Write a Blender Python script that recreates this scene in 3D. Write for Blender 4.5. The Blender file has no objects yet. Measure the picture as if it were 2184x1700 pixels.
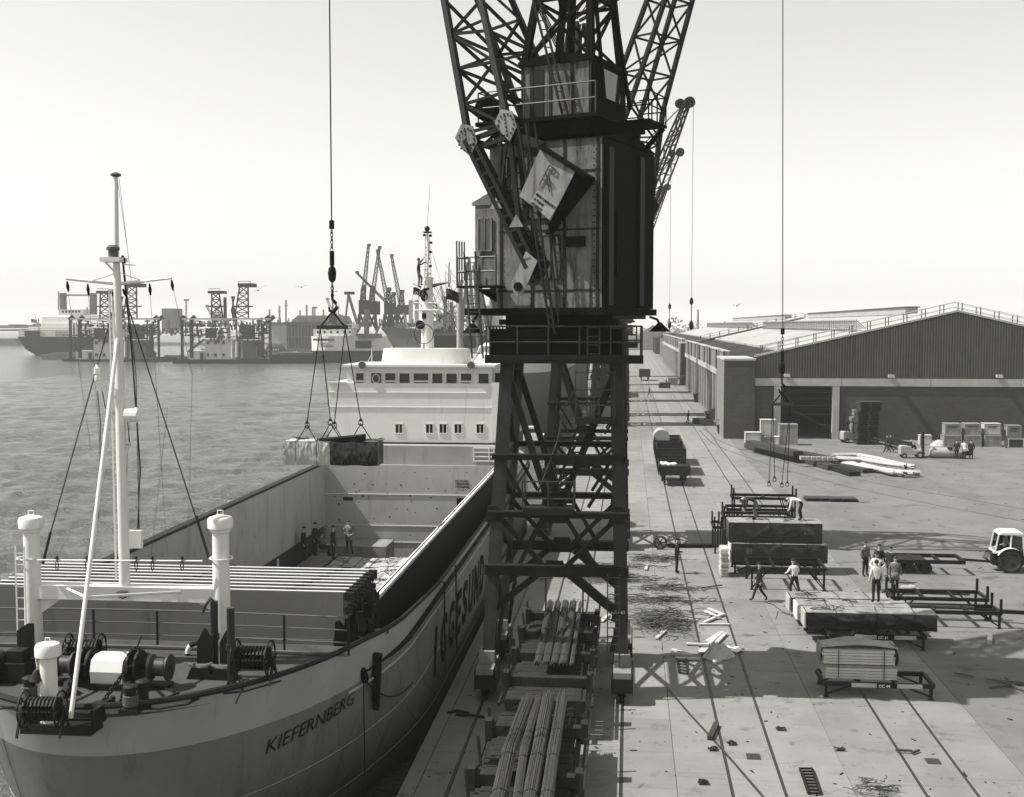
import bpy, bmesh, math, random
from math import sin, cos, tan, pi, radians, sqrt, atan2
from mathutils import Vector, Matrix
random.seed(7)
SC = bpy.context.scene
COL = SC.collection

# ------------------------------------------------------------------ camera
FL, HORIZ, VPX, CH = 2500.0, 693.0, 1342.0, 13.3
TH = math.atan((850 - HORIZ) / FL)
PH = math.atan((VPX - 1092) / FL * cos(TH))
FWD = Vector((-sin(PH) * cos(TH), cos(PH) * cos(TH), -sin(TH)))
RGT = Vector((cos(PH), sin(PH), 0))
UPV = RGT.cross(FWD)
CAM = Vector((0, 0, CH))
cd = bpy.data.cameras.new('camera')
cam = bpy.data.objects.new('camera', cd)
COL.objects.link(cam)
cd.sensor_width = 36
cd.lens = 36 * FL / 2184
cd.clip_end = 6000
cd.clip_start = 0.5
cam.matrix_world = Matrix((( RGT.x, UPV.x, -FWD.x, CAM.x), (RGT.y, UPV.y, -FWD.y, CAM.y), (RGT.z, UPV.z, -FWD.z, CAM.z), (0, 0, 0, 1)))
SC.camera = cam

# ------------------------------------------------------------------ light
SUN_EL, SUN_A = radians(53.5), radians(9)
TOSUN = Vector((-cos(SUN_EL) * cos(SUN_A), -cos(SUN_EL) * sin(SUN_A), sin(SUN_EL)))
ld = bpy.data.lights.new('sun', 'SUN')
ld.energy = 5.0
ld.angle = radians(0.5)
ld.color = (1, 0.985, 0.95)
sun = bpy.data.objects.new('sun', ld)
COL.objects.link(sun)
sun.rotation_euler = TOSUN.to_track_quat('Z', 'Y').to_euler()
world = bpy.data.worlds.new('World')
SC.world = world
world.use_nodes = True
nt = world.node_tree
for n in list(nt.nodes): nt.nodes.remove(n)
sky = nt.nodes.new('ShaderNodeTexSky')
sky.sky_type = 'NISHITA'
sky.sun_disc = False
sky.sun_elevation = SUN_EL
sky.sun_rotation = math.atan2(TOSUN.x, TOSUN.y)
sky.air_density = 2.0
sky.dust_density = 0.5
sky.ozone_density = 1.0
bw = nt.nodes.new('ShaderNodeVectorMath'); bw.operation = 'DOT_PRODUCT'     # the photograph is black and white
bw.inputs[1].default_value = (0.22, 0.6, 0.18)
tint = nt.nodes.new('ShaderNodeMix'); tint.data_type = 'RGBA'; tint.blend_type = 'MULTIPLY'
tint.inputs['Factor'].default_value = 1
tint.inputs['B'].default_value = (1.0, 0.995, 0.955, 1)
bg = nt.nodes.new('ShaderNodeBackground')
bg.inputs['Strength'].default_value = 0.112
wo = nt.nodes.new('ShaderNodeOutputWorld')
nt.links.new(sky.outputs[0], bw.inputs[0])
nt.links.new(bw.outputs['Value'], tint.inputs['A'])
nt.links.new(tint.outputs['Result'], bg.inputs['Color'])
nt.links.new(bg.outputs[0], wo.inputs[0])
SC.view_settings.view_transform = 'Standard'
SC.view_settings.look = 'None'
SC.view_settings.exposure = 0.6
SC.view_settings.gamma = 1
SC.view_settings.use_curve_mapping = False
SC.cycles.use_denoising = True
SC.cycles.max_bounces = 6
SC.cycles.volume_bounces = 2

# ------------------------------------------------------------------ placing by calibrated points
def ray(x, y): return FWD + RGT * ((x - 1092) / FL) + UPV * ((850 - y) / FL)
def G(x, y, z=0.0):                      # point of the plane z seen at (x, y)
    r = ray(x, y); return CAM + r * ((z - CH) / r.z)
def DY(x, y, Y):                         # point of the plane Y=const
    r = ray(x, y); return CAM + r * (Y / r.y)
def DX(x, y, X):
    r = ray(x, y); return CAM + r * (X / r.x)

# ------------------------------------------------------------------ object helpers
def tag(o, label=None, cat=None, group=None, kind=None):
    if label: o['label'] = label
    if cat: o['category'] = cat
    if group: o['group'] = group
    if kind: o['kind'] = kind
    return o
def thing(name, label, cat, loc=(0, 0, 0), rz=0, group=None):
    o = bpy.data.objects.new(name, None); COL.objects.link(o)
    o.empty_display_size = 0.3
    o.location = loc; o.rotation_euler = (0, 0, rz)
    return tag(o, label, cat, group)
def copy_tree(o, parent=None, first=True):
    c = o.copy(); COL.objects.link(c); c.parent = parent
    for ch in o.children: copy_tree(ch, c)
    return c
def place(o, loc, rz=0, label=None, group=None, s=None):
    o.location = loc; o.rotation_euler = (0, 0, rz)
    if s: o.scale = (s, s, s) if not hasattr(s, '__len__') else s
    if label: o['label'] = label
    if group: o['group'] = group
    return o
def linkmesh(name, me, parent=None, loc=(0, 0, 0), rz=0, kind=None):
    o = bpy.data.objects.new(name, me); COL.objects.link(o)
    o.parent = parent; o.location = loc; o.rotation_euler = (0, 0, rz)
    if kind: o['kind'] = kind
    return o

class MB:
    def __init__(s, M=None): s.v = []; s.f = []; s.M = M
    def add(s, vs, fs):
        b = len(s.v)
        s.v.extend([(s.M @ Vector(p)) if s.M else Vector(p) for p in vs])
        s.f.extend([tuple(i + b for i in f) for f in fs])
        return s
    def box(s, x0, x1, y0, y1, z0, z1):
        return s.add([(x0,y0,z0),(x1,y0,z0),(x1,y1,z0),(x0,y1,z0),(x0,y0,z1),(x1,y0,z1),(x1,y1,z1),(x0,y1,z1)],
            [(0,3,2,1),(4,5,6,7),(0,1,5,4),(1,2,6,5),(2,3,7,6),(3,0,4,7)])
    def cbox(s, c, size, rz=0):
        c = Vector(c); m = Matrix.Rotation(rz, 3, 'Z'); h = [k / 2 for k in size]
        vs = [c + m @ Vector((i*h[0], j*h[1], k*h[2])) for k in (-1,1) for i, j in ((-1,-1),(1,-1),(1,1),(-1,1))]
        return s.add(vs, [(0,3,2,1),(4,5,6,7),(0,1,5,4),(1,2,6,5),(2,3,7,6),(3,0,4,7)])
    def hexa(s, p):                     # 8 points: bottom four, top four
        return s.add(p, [(0,3,2,1),(4,5,6,7),(0,1,5,4),(1,2,6,5),(2,3,7,6),(3,0,4,7)])
    def bar(s, a, b, w, h=None, w2=None, up=None):
        a, b = Vector(a), Vector(b); d = (b - a)
        if d.length < 1e-6: return s
        d.normalize(); h = h or w; w2 = w2 or w; h2 = h * w2 / w
        u = Vector(up) if up else (Vector((0, 0, 1)) if abs(d.z) < 0.9 else Vector((0, 1, 0)))
        x = d.cross(u); x.normalize(); y = x.cross(d)
        P = [a + x*i*w/2 + y*j*h/2 for i, j in ((-1,-1),(1,-1),(1,1),(-1,1))] + [b + x*i*w2/2 + y*j*h2/2 for i, j in ((-1,-1),(1,-1),(1,1),(-1,1))]
        return s.hexa(P)
    def cyl(s, a, b, r, r2=None, n=12, caps=True):
        a, b = Vector(a), Vector(b); d = b - a; r2 = r if r2 is None else r2
        q = d.to_track_quat('Z', 'Y')
        vs = []
        for c, rr in ((a, r), (b, r2)):
            for i in range(n):
                t = 2*pi*i/n; vs.append(c + q @ Vector((cos(t)*rr, sin(t)*rr, 0)))
        fs = [(i, (i+1) % n, n+(i+1) % n, n+i) for i in range(n)]
        if caps: fs += [tuple(reversed(range(n))), tuple(range(n, 2*n))]
        return s.add(vs, fs)
    def tube(s, pts, r, n=6, closed=False):
        pts = [Vector(p) for p in pts]; m = len(pts); vs = []
        for i, p in enumerate(pts):
            if closed: d = pts[(i+1) % m] - pts[i-1]
            else: d = pts[min(i+1, m-1)] - pts[max(i-1, 0)]
            if d.length < 1e-9: d = Vector((0, 0, 1))
            q = d.to_track_quat('Z', 'Y'); rr = r[i] if hasattr(r, '__len__') else r
            for k in range(n):
                t = 2*pi*k/n; vs.append(p + q @ Vector((cos(t)*rr, sin(t)*rr, 0)))
        fs = []
        for i in range(m if closed else m-1):
            j = (i+1) % m
            for k in range(n):
                fs.append((i*n+k, i*n+(k+1) % n, j*n+(k+1) % n, j*n+k))
        if not closed: fs += [tuple(reversed(range(n))), tuple(range((m-1)*n, m*n))]
        return s.add(vs, fs)
    def lathe(s, c, prof, n=16):
        c = Vector(c); vs = []
        for r, z in prof:
            for i in range(n):
                t = 2*pi*i/n; vs.append(c + Vector((cos(t)*r, sin(t)*r, z)))
        fs = [(j*n+i, j*n+(i+1) % n, (j+1)*n+(i+1) % n, (j+1)*n+i) for j in range(len(prof)-1) for i in range(n)]
        fs += [tuple(reversed(range(n))), tuple(range((len(prof)-1)*n, len(prof)*n))]
        return s.add(vs, fs)
    def ball(s, c, r, n=10, m=6, sz=1.0):
        return s.lathe(c, [(max(r*sin(pi*j/m), r*0.02), -r*cos(pi*j/m)*sz) for j in range(m+1)], n)
    def prism(s, poly, a, b, axis='y'):  # poly of (u, w) points extruded from a to b
        def P(u, w, t): return {'y': (u, t, w), 'x': (t, u, w), 'z': (u, w, t)}[axis]
        n = len(poly)
        vs = [P(u, w, a) for u, w in poly] + [P(u, w, b) for u, w in poly]
        return s.add(vs, [(i, (i+1) % n, n+(i+1) % n, n+i) for i in range(n)] + [tuple(reversed(range(n))), tuple(range(n, 2*n))])
    def grid(s, fn, nu, nv):
        vs = [fn(i / nu, j / nv) for j in range(nv+1) for i in range(nu+1)]
        return s.add(vs, [(j*(nu+1)+i, j*(nu+1)+i+1, (j+1)*(nu+1)+i+1, (j+1)*(nu+1)+i) for j in range(nv) for i in range(nu)])
    def mesh(s, name, mat, smooth=False):
        me = bpy.data.meshes.new(name)
        me.from_pydata([tuple(p) for p in s.v], [], s.f)
        bm = bmesh.new(); bm.from_mesh(me)
        bmesh.ops.recalc_face_normals(bm, faces=bm.faces)
        bm.to_mesh(me); bm.free()
        if mat: me.materials.append(mat)
        if smooth:
            me.shade_smooth() if smooth is True else smooth_angle(me, smooth)
        return me
    def build(s, name, mat, parent=None, smooth=False, kind=None, bevel=0):
        o = linkmesh(name, s.mesh(name, mat, smooth), parent, kind=kind)
        if bevel:
            m = o.modifiers.new('bevel', 'BEVEL'); m.width = bevel; m.segments = 1; m.limit_method = 'ANGLE'
        return o
def smooth_angle(me, deg):
    me.shade_smooth()
    try: me.set_sharp_from_angle(angle=radians(deg))
    except Exception: pass
def top(name, mb, mat, label, cat, group=None, smooth=False, kind=None):   # a thing that is one mesh
    v = mb.v; cx = sum(p.x for p in v)/len(v); cy = sum(p.y for p in v)/len(v); cz = min(p.z for p in v)
    off = Vector((cx, cy, cz)); mb.v = [p - off for p in v]
    o = mb.build(name, mat, None, smooth); o.location = off
    return tag(o, label, cat, group, kind)
def struct(name, mb, mat, smooth=False):
    o = mb.build(name, mat, None, smooth); o['kind'] = 'structure'; return o
def lerp(a, b, t): return a + (b - a) * t
def vl(a, b, t): return Vector(a).lerp(Vector(b), t)
def truss(mb, a0, a1, b0, b1, n, w, cross=False, rungs=True):
    for i in range(n):
        p, q = vl(a0, a1, i/n), vl(a0, a1, (i+1)/n); r, t = vl(b0, b1, i/n), vl(b0, b1, (i+1)/n)
        if i % 2: mb.bar(p, t, w)
        else: mb.bar(r, q, w)
        if cross:
            if i % 2: mb.bar(r, q, w)
            else: mb.bar(p, t, w)
        if rungs and i: mb.bar(p, r, w)
def sag(a, b, drop, n=10):
    return [vl(a, b, i/n) - Vector((0, 0, drop * 4 * (i/n) * (1 - i/n))) for i in range(n+1)]

# ------------------------------------------------------------------ materials
MATS = {}
def mat(name, v, rough=0.7, var=0.18, scale=3.0, bump=0.1, stain=0.0, stain_v=0.05, streak=False, metal=0.0, spec=0.35, rnd=0.0, world_co=False, bs=None):
    if name in MATS: return MATS[name]
    m = bpy.data.materials.new(name); m.use_nodes = True; t = m.node_tree; N = t.nodes; Lk = t.links.new
    b = N['Principled BSDF']; b.inputs['Roughness'].default_value = rough; b.inputs['Metallic'].default_value = metal
    b.inputs['Specular IOR Level'].default_value = spec
    if world_co:
        g = N.new('ShaderNodeNewGeometry'); co = g.outputs['Position']
    else:
        g = N.new('ShaderNodeTexCoord'); co = g.outputs['Object']
    n1 = N.new('ShaderNodeTexNoise'); n1.inputs['Scale'].default_value = scale; n1.inputs['Detail'].default_value = 6; n1.inputs['Roughness'].default_value = 0.65
    Lk(co, n1.inputs['Vector'])
    mr = N.new('ShaderNodeMapRange'); mr.inputs[1].default_value = 0.3; mr.inputs[2].default_value = 0.7
    mr.inputs[3].default_value = v * (1 - var); mr.inputs[4].default_value = v * (1 + var)
    Lk(n1.outputs[0], mr.inputs[0]); val = mr.outputs[0]
    if stain:
        n2 = N.new('ShaderNodeTexNoise'); n2.inputs['Scale'].default_value = scale * 1.7; n2.inputs['Detail'].default_value = 8; n2.inputs['Roughness'].default_value = 0.7
        if streak:
            mp = N.new('ShaderNodeMapping'); mp.inputs['Scale'].default_value = (1.6, 1.6, 0.18); Lk(co, mp.inputs[0]); Lk(mp.outputs[0], n2.inputs['Vector'])
        else: Lk(co, n2.inputs['Vector'])
        m2 = N.new('ShaderNodeMapRange'); m2.inputs[1].default_value = 0.62 - stain * 0.25; m2.inputs[2].default_value = 0.72 - stain * 0.12
        Lk(n2.outputs[0], m2.inputs[0])
        mx = N.new('ShaderNodeMix'); mx.data_type = 'FLOAT'; Lk(m2.outputs[0], mx.inputs[0]); Lk(val, mx.inputs[2]); mx.inputs[3].default_value = stain_v
        val = mx.outputs[0]
    if rnd:
        oi = N.new('ShaderNodeObjectInfo'); m3 = N.new('ShaderNodeMapRange'); m3.inputs[3].default_value = 1 - rnd; m3.inputs[4].default_value = 1 + rnd
        Lk(oi.outputs['Random'], m3.inputs[0]); mm = N.new('ShaderNodeMath'); mm.operation = 'MULTIPLY'; Lk(val, mm.inputs[0]); Lk(m3.outputs[0], mm.inputs[1]); val = mm.outputs[0]
    cc = N.new('ShaderNodeCombineColor')
    k = N.new('ShaderNodeMath'); k.operation = 'MULTIPLY'; k.inputs[1].default_value = 0.95; Lk(val, k.inputs[0])
    Lk(val, cc.inputs[0]); Lk(val, cc.inputs[1]); Lk(k.outputs[0], cc.inputs[2])
    Lk(cc.outputs[0], b.inputs['Base Color'])
    if bump:
        n3 = N.new('ShaderNodeTexNoise'); n3.inputs['Scale'].default_value = bs or scale * 6; n3.inputs['Detail'].default_value = 5; Lk(co, n3.inputs['Vector'])
        bp = N.new('ShaderNodeBump'); bp.inputs['Strength'].default_value = bump; bp.inputs['Distance'].default_value = 0.03
        Lk(n3.outputs[0], bp.inputs['Height']); Lk(bp.outputs[0], b.inputs['Normal'])
    MATS[name] = m; return m
def extend(m, fn):
    fn(m.node_tree, m.node_tree.nodes, m.node_tree.links.new); return m

def M_(k): return MATS[k]
mat('concrete', 0.187, 0.9, 0.13, 0.5, 0.25, 0.25, 0.10, rnd=0.11, world_co=True, bs=14)
mat('tarmac', 0.14, 0.95, 0.16, 0.35, 0.3, 0.25, 0.06, world_co=True, bs=18)
mat('joint', 0.04, 0.95, 0.2, 2, 0.1)
mat('rail', 0.035, 0.5, 0.3, 6, 0.1, metal=0.3)
mat('quaywall', 0.05, 0.9, 0.3, 0.8, 0.3)
mat('earth', 0.16, 0.95, 0.3, 0.02, 0)
mat('crane_paint', 0.016, 0.55, 0.22, 1.2, 0.12, 0.5, 0.02, streak=True, spec=0.08)
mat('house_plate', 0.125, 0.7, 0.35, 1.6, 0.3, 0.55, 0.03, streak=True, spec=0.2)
mat('crane_plate', 0.19, 0.6, 0.2, 0.9, 0.15, 0.5, 0.03, streak=True)
mat('board_grey', 0.22, 0.7, 0.3, 4, 0.1)
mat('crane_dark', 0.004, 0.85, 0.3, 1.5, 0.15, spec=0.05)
mat('crane_far', 0.018, 0.8, 0.2, 1, 0, spec=0.05)
mat('black', 0.005, 0.7, 0.3, 4, 0.1, spec=0.1)
mat('blackgloss', 0.02, 0.3, 0.3, 4, 0.1)
mat('bar_pale', 0.36, 0.7, 0.3, 6, 0.1)
mat('scrap_wire', 0.075, 0.6, 0.3, 3, 0)
mat('wire', 0.02, 0.5, 0.1, 3, 0)
mat('white', 0.66, 0.45, 0.05, 1.0, 0.05, 0.12, 0.5, streak=True)
mat('white_rough', 0.72, 0.7, 0.12, 3.0, 0.2, 0.2, 0.4)
mat('hull', 0.14, 0.45, 0.14, 0.5, 0.5, 0.5, 0.09, streak=True, world_co=True, bs=.8)
mat('hull_light', 0.29, 0.5, 0.10, 0.5, 0.4, 0.3, 0.2, streak=True, world_co=True, bs=.8)
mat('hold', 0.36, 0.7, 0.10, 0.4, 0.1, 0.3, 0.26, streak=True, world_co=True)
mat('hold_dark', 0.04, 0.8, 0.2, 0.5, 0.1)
mat('deck', 0.045, 0.8, 0.25, 1.2, 0.2, 0.3, 0.02)
mat('hatch', 0.125, 0.6, 0.10, 0.5, 0.08, 0.2, 0.09, streak=True)
mat('machine', 0.010, 0.6, 0.3, 3, 0.15, spec=0.2)
mat('steel', 0.035, 0.5, 0.3, 5, 0.1, metal=0.2)
mat('rods', 0.05, 0.6, 0.35, 9, 0.1, 0.4, 0.03)
mat('glass', 0.02, 0.08, 0.1, 1, 0, spec=0.8)
mat('wood', 0.2, 0.8, 0.25, 3, 0.2, rnd=0.12)
mat('wood_white', 0.42, 0.8, 0.12, 5, 0.15, rnd=0.08)
mat('wood_dark', 0.03, 0.85, 0.3, 3, 0.2)
mat('wagon', 0.022, 0.85, 0.35, 2, 0.2, 0.3, 0.01, streak=True, spec=0.15)
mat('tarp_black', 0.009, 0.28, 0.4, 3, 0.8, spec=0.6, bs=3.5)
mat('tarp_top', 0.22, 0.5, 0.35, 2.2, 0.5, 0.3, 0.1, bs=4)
mat('paper_pale', 0.4, 0.6, 0.2, 2.2, 0.6, 0.35, 0.28, bs=4)
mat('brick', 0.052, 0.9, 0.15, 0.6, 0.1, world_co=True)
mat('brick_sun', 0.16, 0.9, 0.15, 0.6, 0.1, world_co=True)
mat('cladding', 0.075, 0.6, 0.2, 0.5, 0.0, 0.35, 0.045, streak=True)
mat('crane_leg', 0.034, 0.6, 0.25, 1.2, 0.12, 0.4, 0.02, streak=True, spec=0.15)
mat('roof_sheet', 0.31, 0.7, 0.10, 0.12, 0.05, 0.2, 0.25, world_co=True)
mat('roof_dark', 0.012, 0.9, 0.2, 1, 0.1)
mat('con_beam', 0.36, 0.85, 0.12, 1.0, 0.1, 0.2, 0.36)
mat('far_pale', 0.3, 0.8, 0.15, 0.2, 0)
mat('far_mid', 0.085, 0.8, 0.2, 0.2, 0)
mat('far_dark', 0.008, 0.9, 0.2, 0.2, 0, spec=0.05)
mat('far_white', 0.5, 0.8, 0.12, 0.2, 0, 0.3, 0.3, streak=True)
mat('freighter', 0.12, 0.6, 0.12, 0.1, 0)
mat('skin', 0.34, 0.6, 0.08, 20, 0)
mat('cloth_dark', 0.014, 0.9, 0.3, 8, 0.2)
mat('cloth_mid', 0.12, 0.9, 0.25, 8, 0.2)
mat('cloth_white', 0.62, 0.9, 0.1, 8, 0.2)
mat('hair', 0.03, 0.8, 0.2, 20, 0)
mat('rubber', 0.025, 0.85, 0.3, 6, 0.2)
mat('leaf', 0.06, 0.9, 0.3, 3, 0)
mat('coal', 0.04, 0.95, 0.3, 1, 0.3)
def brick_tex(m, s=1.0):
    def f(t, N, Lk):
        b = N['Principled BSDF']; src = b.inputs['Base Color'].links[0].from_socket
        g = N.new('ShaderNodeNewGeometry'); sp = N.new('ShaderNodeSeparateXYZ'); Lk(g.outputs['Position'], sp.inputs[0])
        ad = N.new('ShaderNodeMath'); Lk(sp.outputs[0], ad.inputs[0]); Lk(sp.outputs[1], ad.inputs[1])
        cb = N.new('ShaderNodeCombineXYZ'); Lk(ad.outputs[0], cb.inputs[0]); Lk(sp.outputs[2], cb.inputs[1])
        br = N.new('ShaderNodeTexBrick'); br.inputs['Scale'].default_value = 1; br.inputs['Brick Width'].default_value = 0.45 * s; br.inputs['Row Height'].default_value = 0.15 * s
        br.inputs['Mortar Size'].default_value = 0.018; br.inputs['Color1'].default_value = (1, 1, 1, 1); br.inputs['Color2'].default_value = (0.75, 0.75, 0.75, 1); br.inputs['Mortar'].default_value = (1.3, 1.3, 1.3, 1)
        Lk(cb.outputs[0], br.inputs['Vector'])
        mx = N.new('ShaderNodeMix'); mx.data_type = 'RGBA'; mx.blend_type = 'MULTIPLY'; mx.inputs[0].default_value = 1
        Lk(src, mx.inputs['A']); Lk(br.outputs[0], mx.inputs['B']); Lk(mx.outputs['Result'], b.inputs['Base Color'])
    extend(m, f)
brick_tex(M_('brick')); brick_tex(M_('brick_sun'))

def text_mesh(s, size, ext=0.01, shear=0.0, bold=0.0, mat_=None):
    cu = bpy.data.curves.new('t', 'FONT'); cu.body = s; cu.size = size; cu.extrude = ext; cu.shear = shear; cu.offset = bold; cu.resolution_u = 3
    o = bpy.data.objects.new('t', cu); COL.objects.link(o)
    dg = bpy.context.evaluated_depsgraph_get(); me = bpy.data.meshes.new_from_object(o.evaluated_get(dg))
    bpy.data.objects.remove(o); bpy.data.curves.remove(cu)
    me.materials.clear(); me.materials.append(mat_ or M_('black'))
    return me
# ================================================================== the setting
WZ = -2.2
QX = -6.45
m = bpy.data.materials.new('water'); m.use_nodes = True; MATS['water'] = m
def water_nodes(t, N, Lk):
    b = N['Principled BSDF']; b.inputs['Base Color'].default_value = (0.095, 0.1, 0.092, 1); b.inputs['Roughness'].default_value = 0.12
    b.inputs['Specular IOR Level'].default_value = 0.5; b.inputs['IOR'].default_value = 1.33
    g = N.new('ShaderNodeNewGeometry'); mp = N.new('ShaderNodeMapping'); mp.inputs['Scale'].default_value = (0.55, 1.0, 1); mp.inputs['Rotation'].default_value = (0, 0, radians(12)); Lk(g.outputs['Position'], mp.inputs[0])
    n1 = N.new('ShaderNodeTexNoise'); n1.inputs['Scale'].default_value = 1.6; n1.inputs['Detail'].default_value = 7; n1.inputs['Roughness'].default_value = 0.62; n1.inputs['Distortion'].default_value = 0.5; Lk(mp.outputs[0], n1.inputs['Vector'])
    n2 = N.new('ShaderNodeTexNoise'); n2.inputs['Scale'].default_value = 0.2; n2.inputs['Detail'].default_value = 5; Lk(mp.outputs[0], n2.inputs['Vector'])
    ad = N.new('ShaderNodeMath'); ad.operation = 'MULTIPLY_ADD'; ad.inputs[1].default_value = 1.0; Lk(n2.outputs[0], ad.inputs[0]); Lk(n1.outputs[0], ad.inputs[2])
    bp = N.new('ShaderNodeBump'); bp.inputs['Strength'].default_value = 1.0; bp.inputs['Distance'].default_value = 0.5
    Lk(ad.outputs[0], bp.inputs['Height']); Lk(bp.outputs[0], b.inputs['Normal'])
extend(m, water_nodes)
import numpy as np
def water_sheet():
    rs = np.random.RandomState(4)
    xs = np.arange(-175, QX + .01, .42); ys = [22.0]
    while ys[-1] < 420: ys.append(ys[-1] + max(.28, ys[-1]*.0042))
    ys = np.array(ys); X, Y = np.meshgrid(xs, ys); Z = np.zeros_like(X); DX_, DY_ = Z.copy(), Z.copy()
    step = np.maximum(.28, ys*.0042)[:, None]
    for k in range(52):
        L = 0.75 * (8/0.75) ** rs.rand(); a = rs.normal(0, .55) + radians(100); kk = 2*pi/L; ph = rs.rand()*6.28
        amp = .0165 * L ** .62 * np.clip((L/step - 2.2)/2, 0, 1)
        gust = .75 + .45*np.sin(X*.03 + ph + Y*.017*(k % 5 - 2))
        t = kk*(cos(a)*X + sin(a)*Y) + ph; Z += amp*gust*np.cos(t); DX_ -= .8*amp*gust*cos(a)*np.sin(t); DY_ -= .8*amp*gust*sin(a)*np.sin(t)
    fade = np.clip((X - xs[0])/12, 0, 1)*np.clip((QX - X)/3, 0, 1)*np.clip((420 - Y)/60, 0, 1)*np.clip((Y - 22)/2, 0, 1)
    V = np.stack([X + DX_*fade, Y + DY_*fade, WZ + Z*fade], -1).reshape(-1, 3)
    ny, nx = X.shape; idx = np.arange(ny*nx).reshape(ny, nx); F = np.stack([idx[:-1, :-1], idx[:-1, 1:], idx[1:, 1:], idx[1:, :-1]], -1).reshape(-1, 4)
    V = np.vstack([V, [(-1600, -60, WZ), (QX, -60, WZ), (QX, 22, WZ), (-1600, 22, WZ), (-1600, ys[-1], WZ), (QX, ys[-1], WZ), (QX, 1500, WZ), (-1600, 1500, WZ), (xs[0], 22, WZ), (xs[0], ys[-1], WZ)]]); n = ny*nx
    V[[n + 8, n + 9]] = [(xs[0], 22, WZ), (xs[0], ys[-1], WZ)]
    E = [(n, n+1, n+2, n+3), (n+4, n+5, n+6, n+7), (n+3, n+8, n+9, n+4)]
    me = bpy.data.meshes.new('water'); F = np.vstack([F, E]).astype(np.int32)
    me.vertices.add(len(V)); me.vertices.foreach_set('co', V.astype(np.float32).ravel()); me.loops.add(F.size); me.loops.foreach_set('vertex_index', F.ravel())
    me.polygons.add(len(F)); me.polygons.foreach_set('loop_start', np.arange(0, F.size, 4, dtype=np.int32)); me.polygons.foreach_set('loop_total', np.full(len(F), 4, dtype=np.int32)); me.update(); me.validate(); me.shade_smooth(); me.materials.append(M_('water'))
    o = linkmesh('water', me); o['kind'] = 'structure'; return len(F)
water_sheet()

# worn ground: oily spots and scuffs belong to the surface itself
def worn(t, N, Lk):
    b = N['Principled BSDF']; src = b.inputs['Base Color'].links[0].from_socket; g = N.new('ShaderNodeNewGeometry'); last = src
    for sc, lo, hi, mul, st in ((1.3, .66, .72, .62, (1, 1, 1)), (.22, .5, .68, .82, (1, .25, 1)), (5.0, .68, .74, .6, (1, 1, 1)), (.9, .6, .72, .85, (.15, 2.2, 1))):
        mp = N.new('ShaderNodeMapping'); mp.inputs['Scale'].default_value = st; Lk(g.outputs['Position'], mp.inputs[0])
        n = N.new('ShaderNodeTexNoise'); n.inputs['Scale'].default_value = sc; n.inputs['Detail'].default_value = 4; n.inputs['Distortion'].default_value = .6; Lk(mp.outputs[0], n.inputs['Vector'])
        r_ = N.new('ShaderNodeMapRange'); r_.inputs[1].default_value = lo; r_.inputs[2].default_value = hi; r_.inputs[3].default_value = 1; r_.inputs[4].default_value = mul; Lk(n.outputs[0], r_.inputs[0])
        mx = N.new('ShaderNodeMix'); mx.data_type = 'RGBA'; mx.blend_type = 'MULTIPLY'; mx.inputs[0].default_value = 1; Lk(last, mx.inputs['A']); Lk(r_.outputs[0], mx.inputs['B']); last = mx.outputs['Result']
    Lk(last, b.inputs['Base Color'])
extend(M_('concrete'), worn); extend(M_('tarmac'), worn)
# quay body and tarmac
q = MB(); q.box(QX, 11.7, -40, 900, -8, -0.10); q.v = q.v
struct('quay_wall', q, M_('quaywall'))
t_ = MB(); t_.box(11.7, 900, -40, 2500, -9, 0.0)
struct('tarmac_yard', t_, M_('tarmac'))
g2 = MB(); g2.box(-2500, 900, 1500, 5000, -9, -0.5)
g2.box(-240, QX - 0.1, 640, 1499, -9, 0.1); g2.box(-2500, -240.1, 860, 1499, -9, 0.1)
struct('far_dock_land', g2, M_('earth'))

# concrete apron: slabs laid between the rails, each its own piece; the strip ends run on as long slabs far away
apron = thing('apron', None, None, (0, 0, 0)); apron['kind'] = 'structure'
strips = [(QX + 0.45, -5.13), (-5.03, -3.385), (-3.295, -1.945), (-1.855, -0.2), (-0.1, 1.45), (1.462, 2.975), (3.065, 4.475), (4.565, 6.5), (6.512, 8.435), (8.525, 9.885), (9.975, 11.69)]
random.seed(3)
cache = {}
for si, (x0, x1) in enumerate(strips):
    y = 14.0 + (si * 1.3) % 4
    L = 6.0
    while y < 132:
        key = (si, L)
        if key not in cache:
            b = MB(); wd = x1 - x0; g = 0.012
            b.add([(0, 0, -.12), (wd, 0, -.12), (wd, L - g, -.12), (0, L - g, -.12), (0, 0, -.012), (wd, 0, -.012), (wd, L - g, -.012), (0, L - g, -.012),
                   (.012, .012, 0), (wd - .012, .012, 0), (wd - .012, L - g - .012, 0), (.012, L - g - .012, 0)],
                  [(0, 1, 5, 4), (1, 2, 6, 5), (2, 3, 7, 6), (3, 0, 4, 7), (4, 5, 9, 8), (5, 6, 10, 9), (6, 7, 11, 10), (7, 4, 8, 11), (8, 9, 10, 11)])
            cache[key] = b.mesh('concrete_slab', M_('concrete'))
        linkmesh('concrete_slab', cache[key], apron, (x0, y, random.uniform(-.003, .0)))
        y += L
    b = MB(); b.box(x0, x1, y, 900, -.12, 0); b.build('concrete_strip', M_('concrete'), apron)
b = MB(); b.box(QX, QX + 0.44, -40, 900, -1.4, 0.03); b.build('coping_stone', M_('concrete'), apron)
b = MB(); b.box(QX + .45, 11.69, -40, 900, -.13, -.06); b.build('joint_bed', M_('joint'), apron)
for (xr, nm) in ((-5.08, 0), (-.15, 0), (-3.34, 1), (-1.9, 1), (3.02, 1), (4.52, 1), (8.48, 1), (9.93, 1)):
    b = MB(); b.box(xr - .035, xr + .035, -40, 700, -.06, -.002); b.build('rail', M_('rail'), apron)
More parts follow.
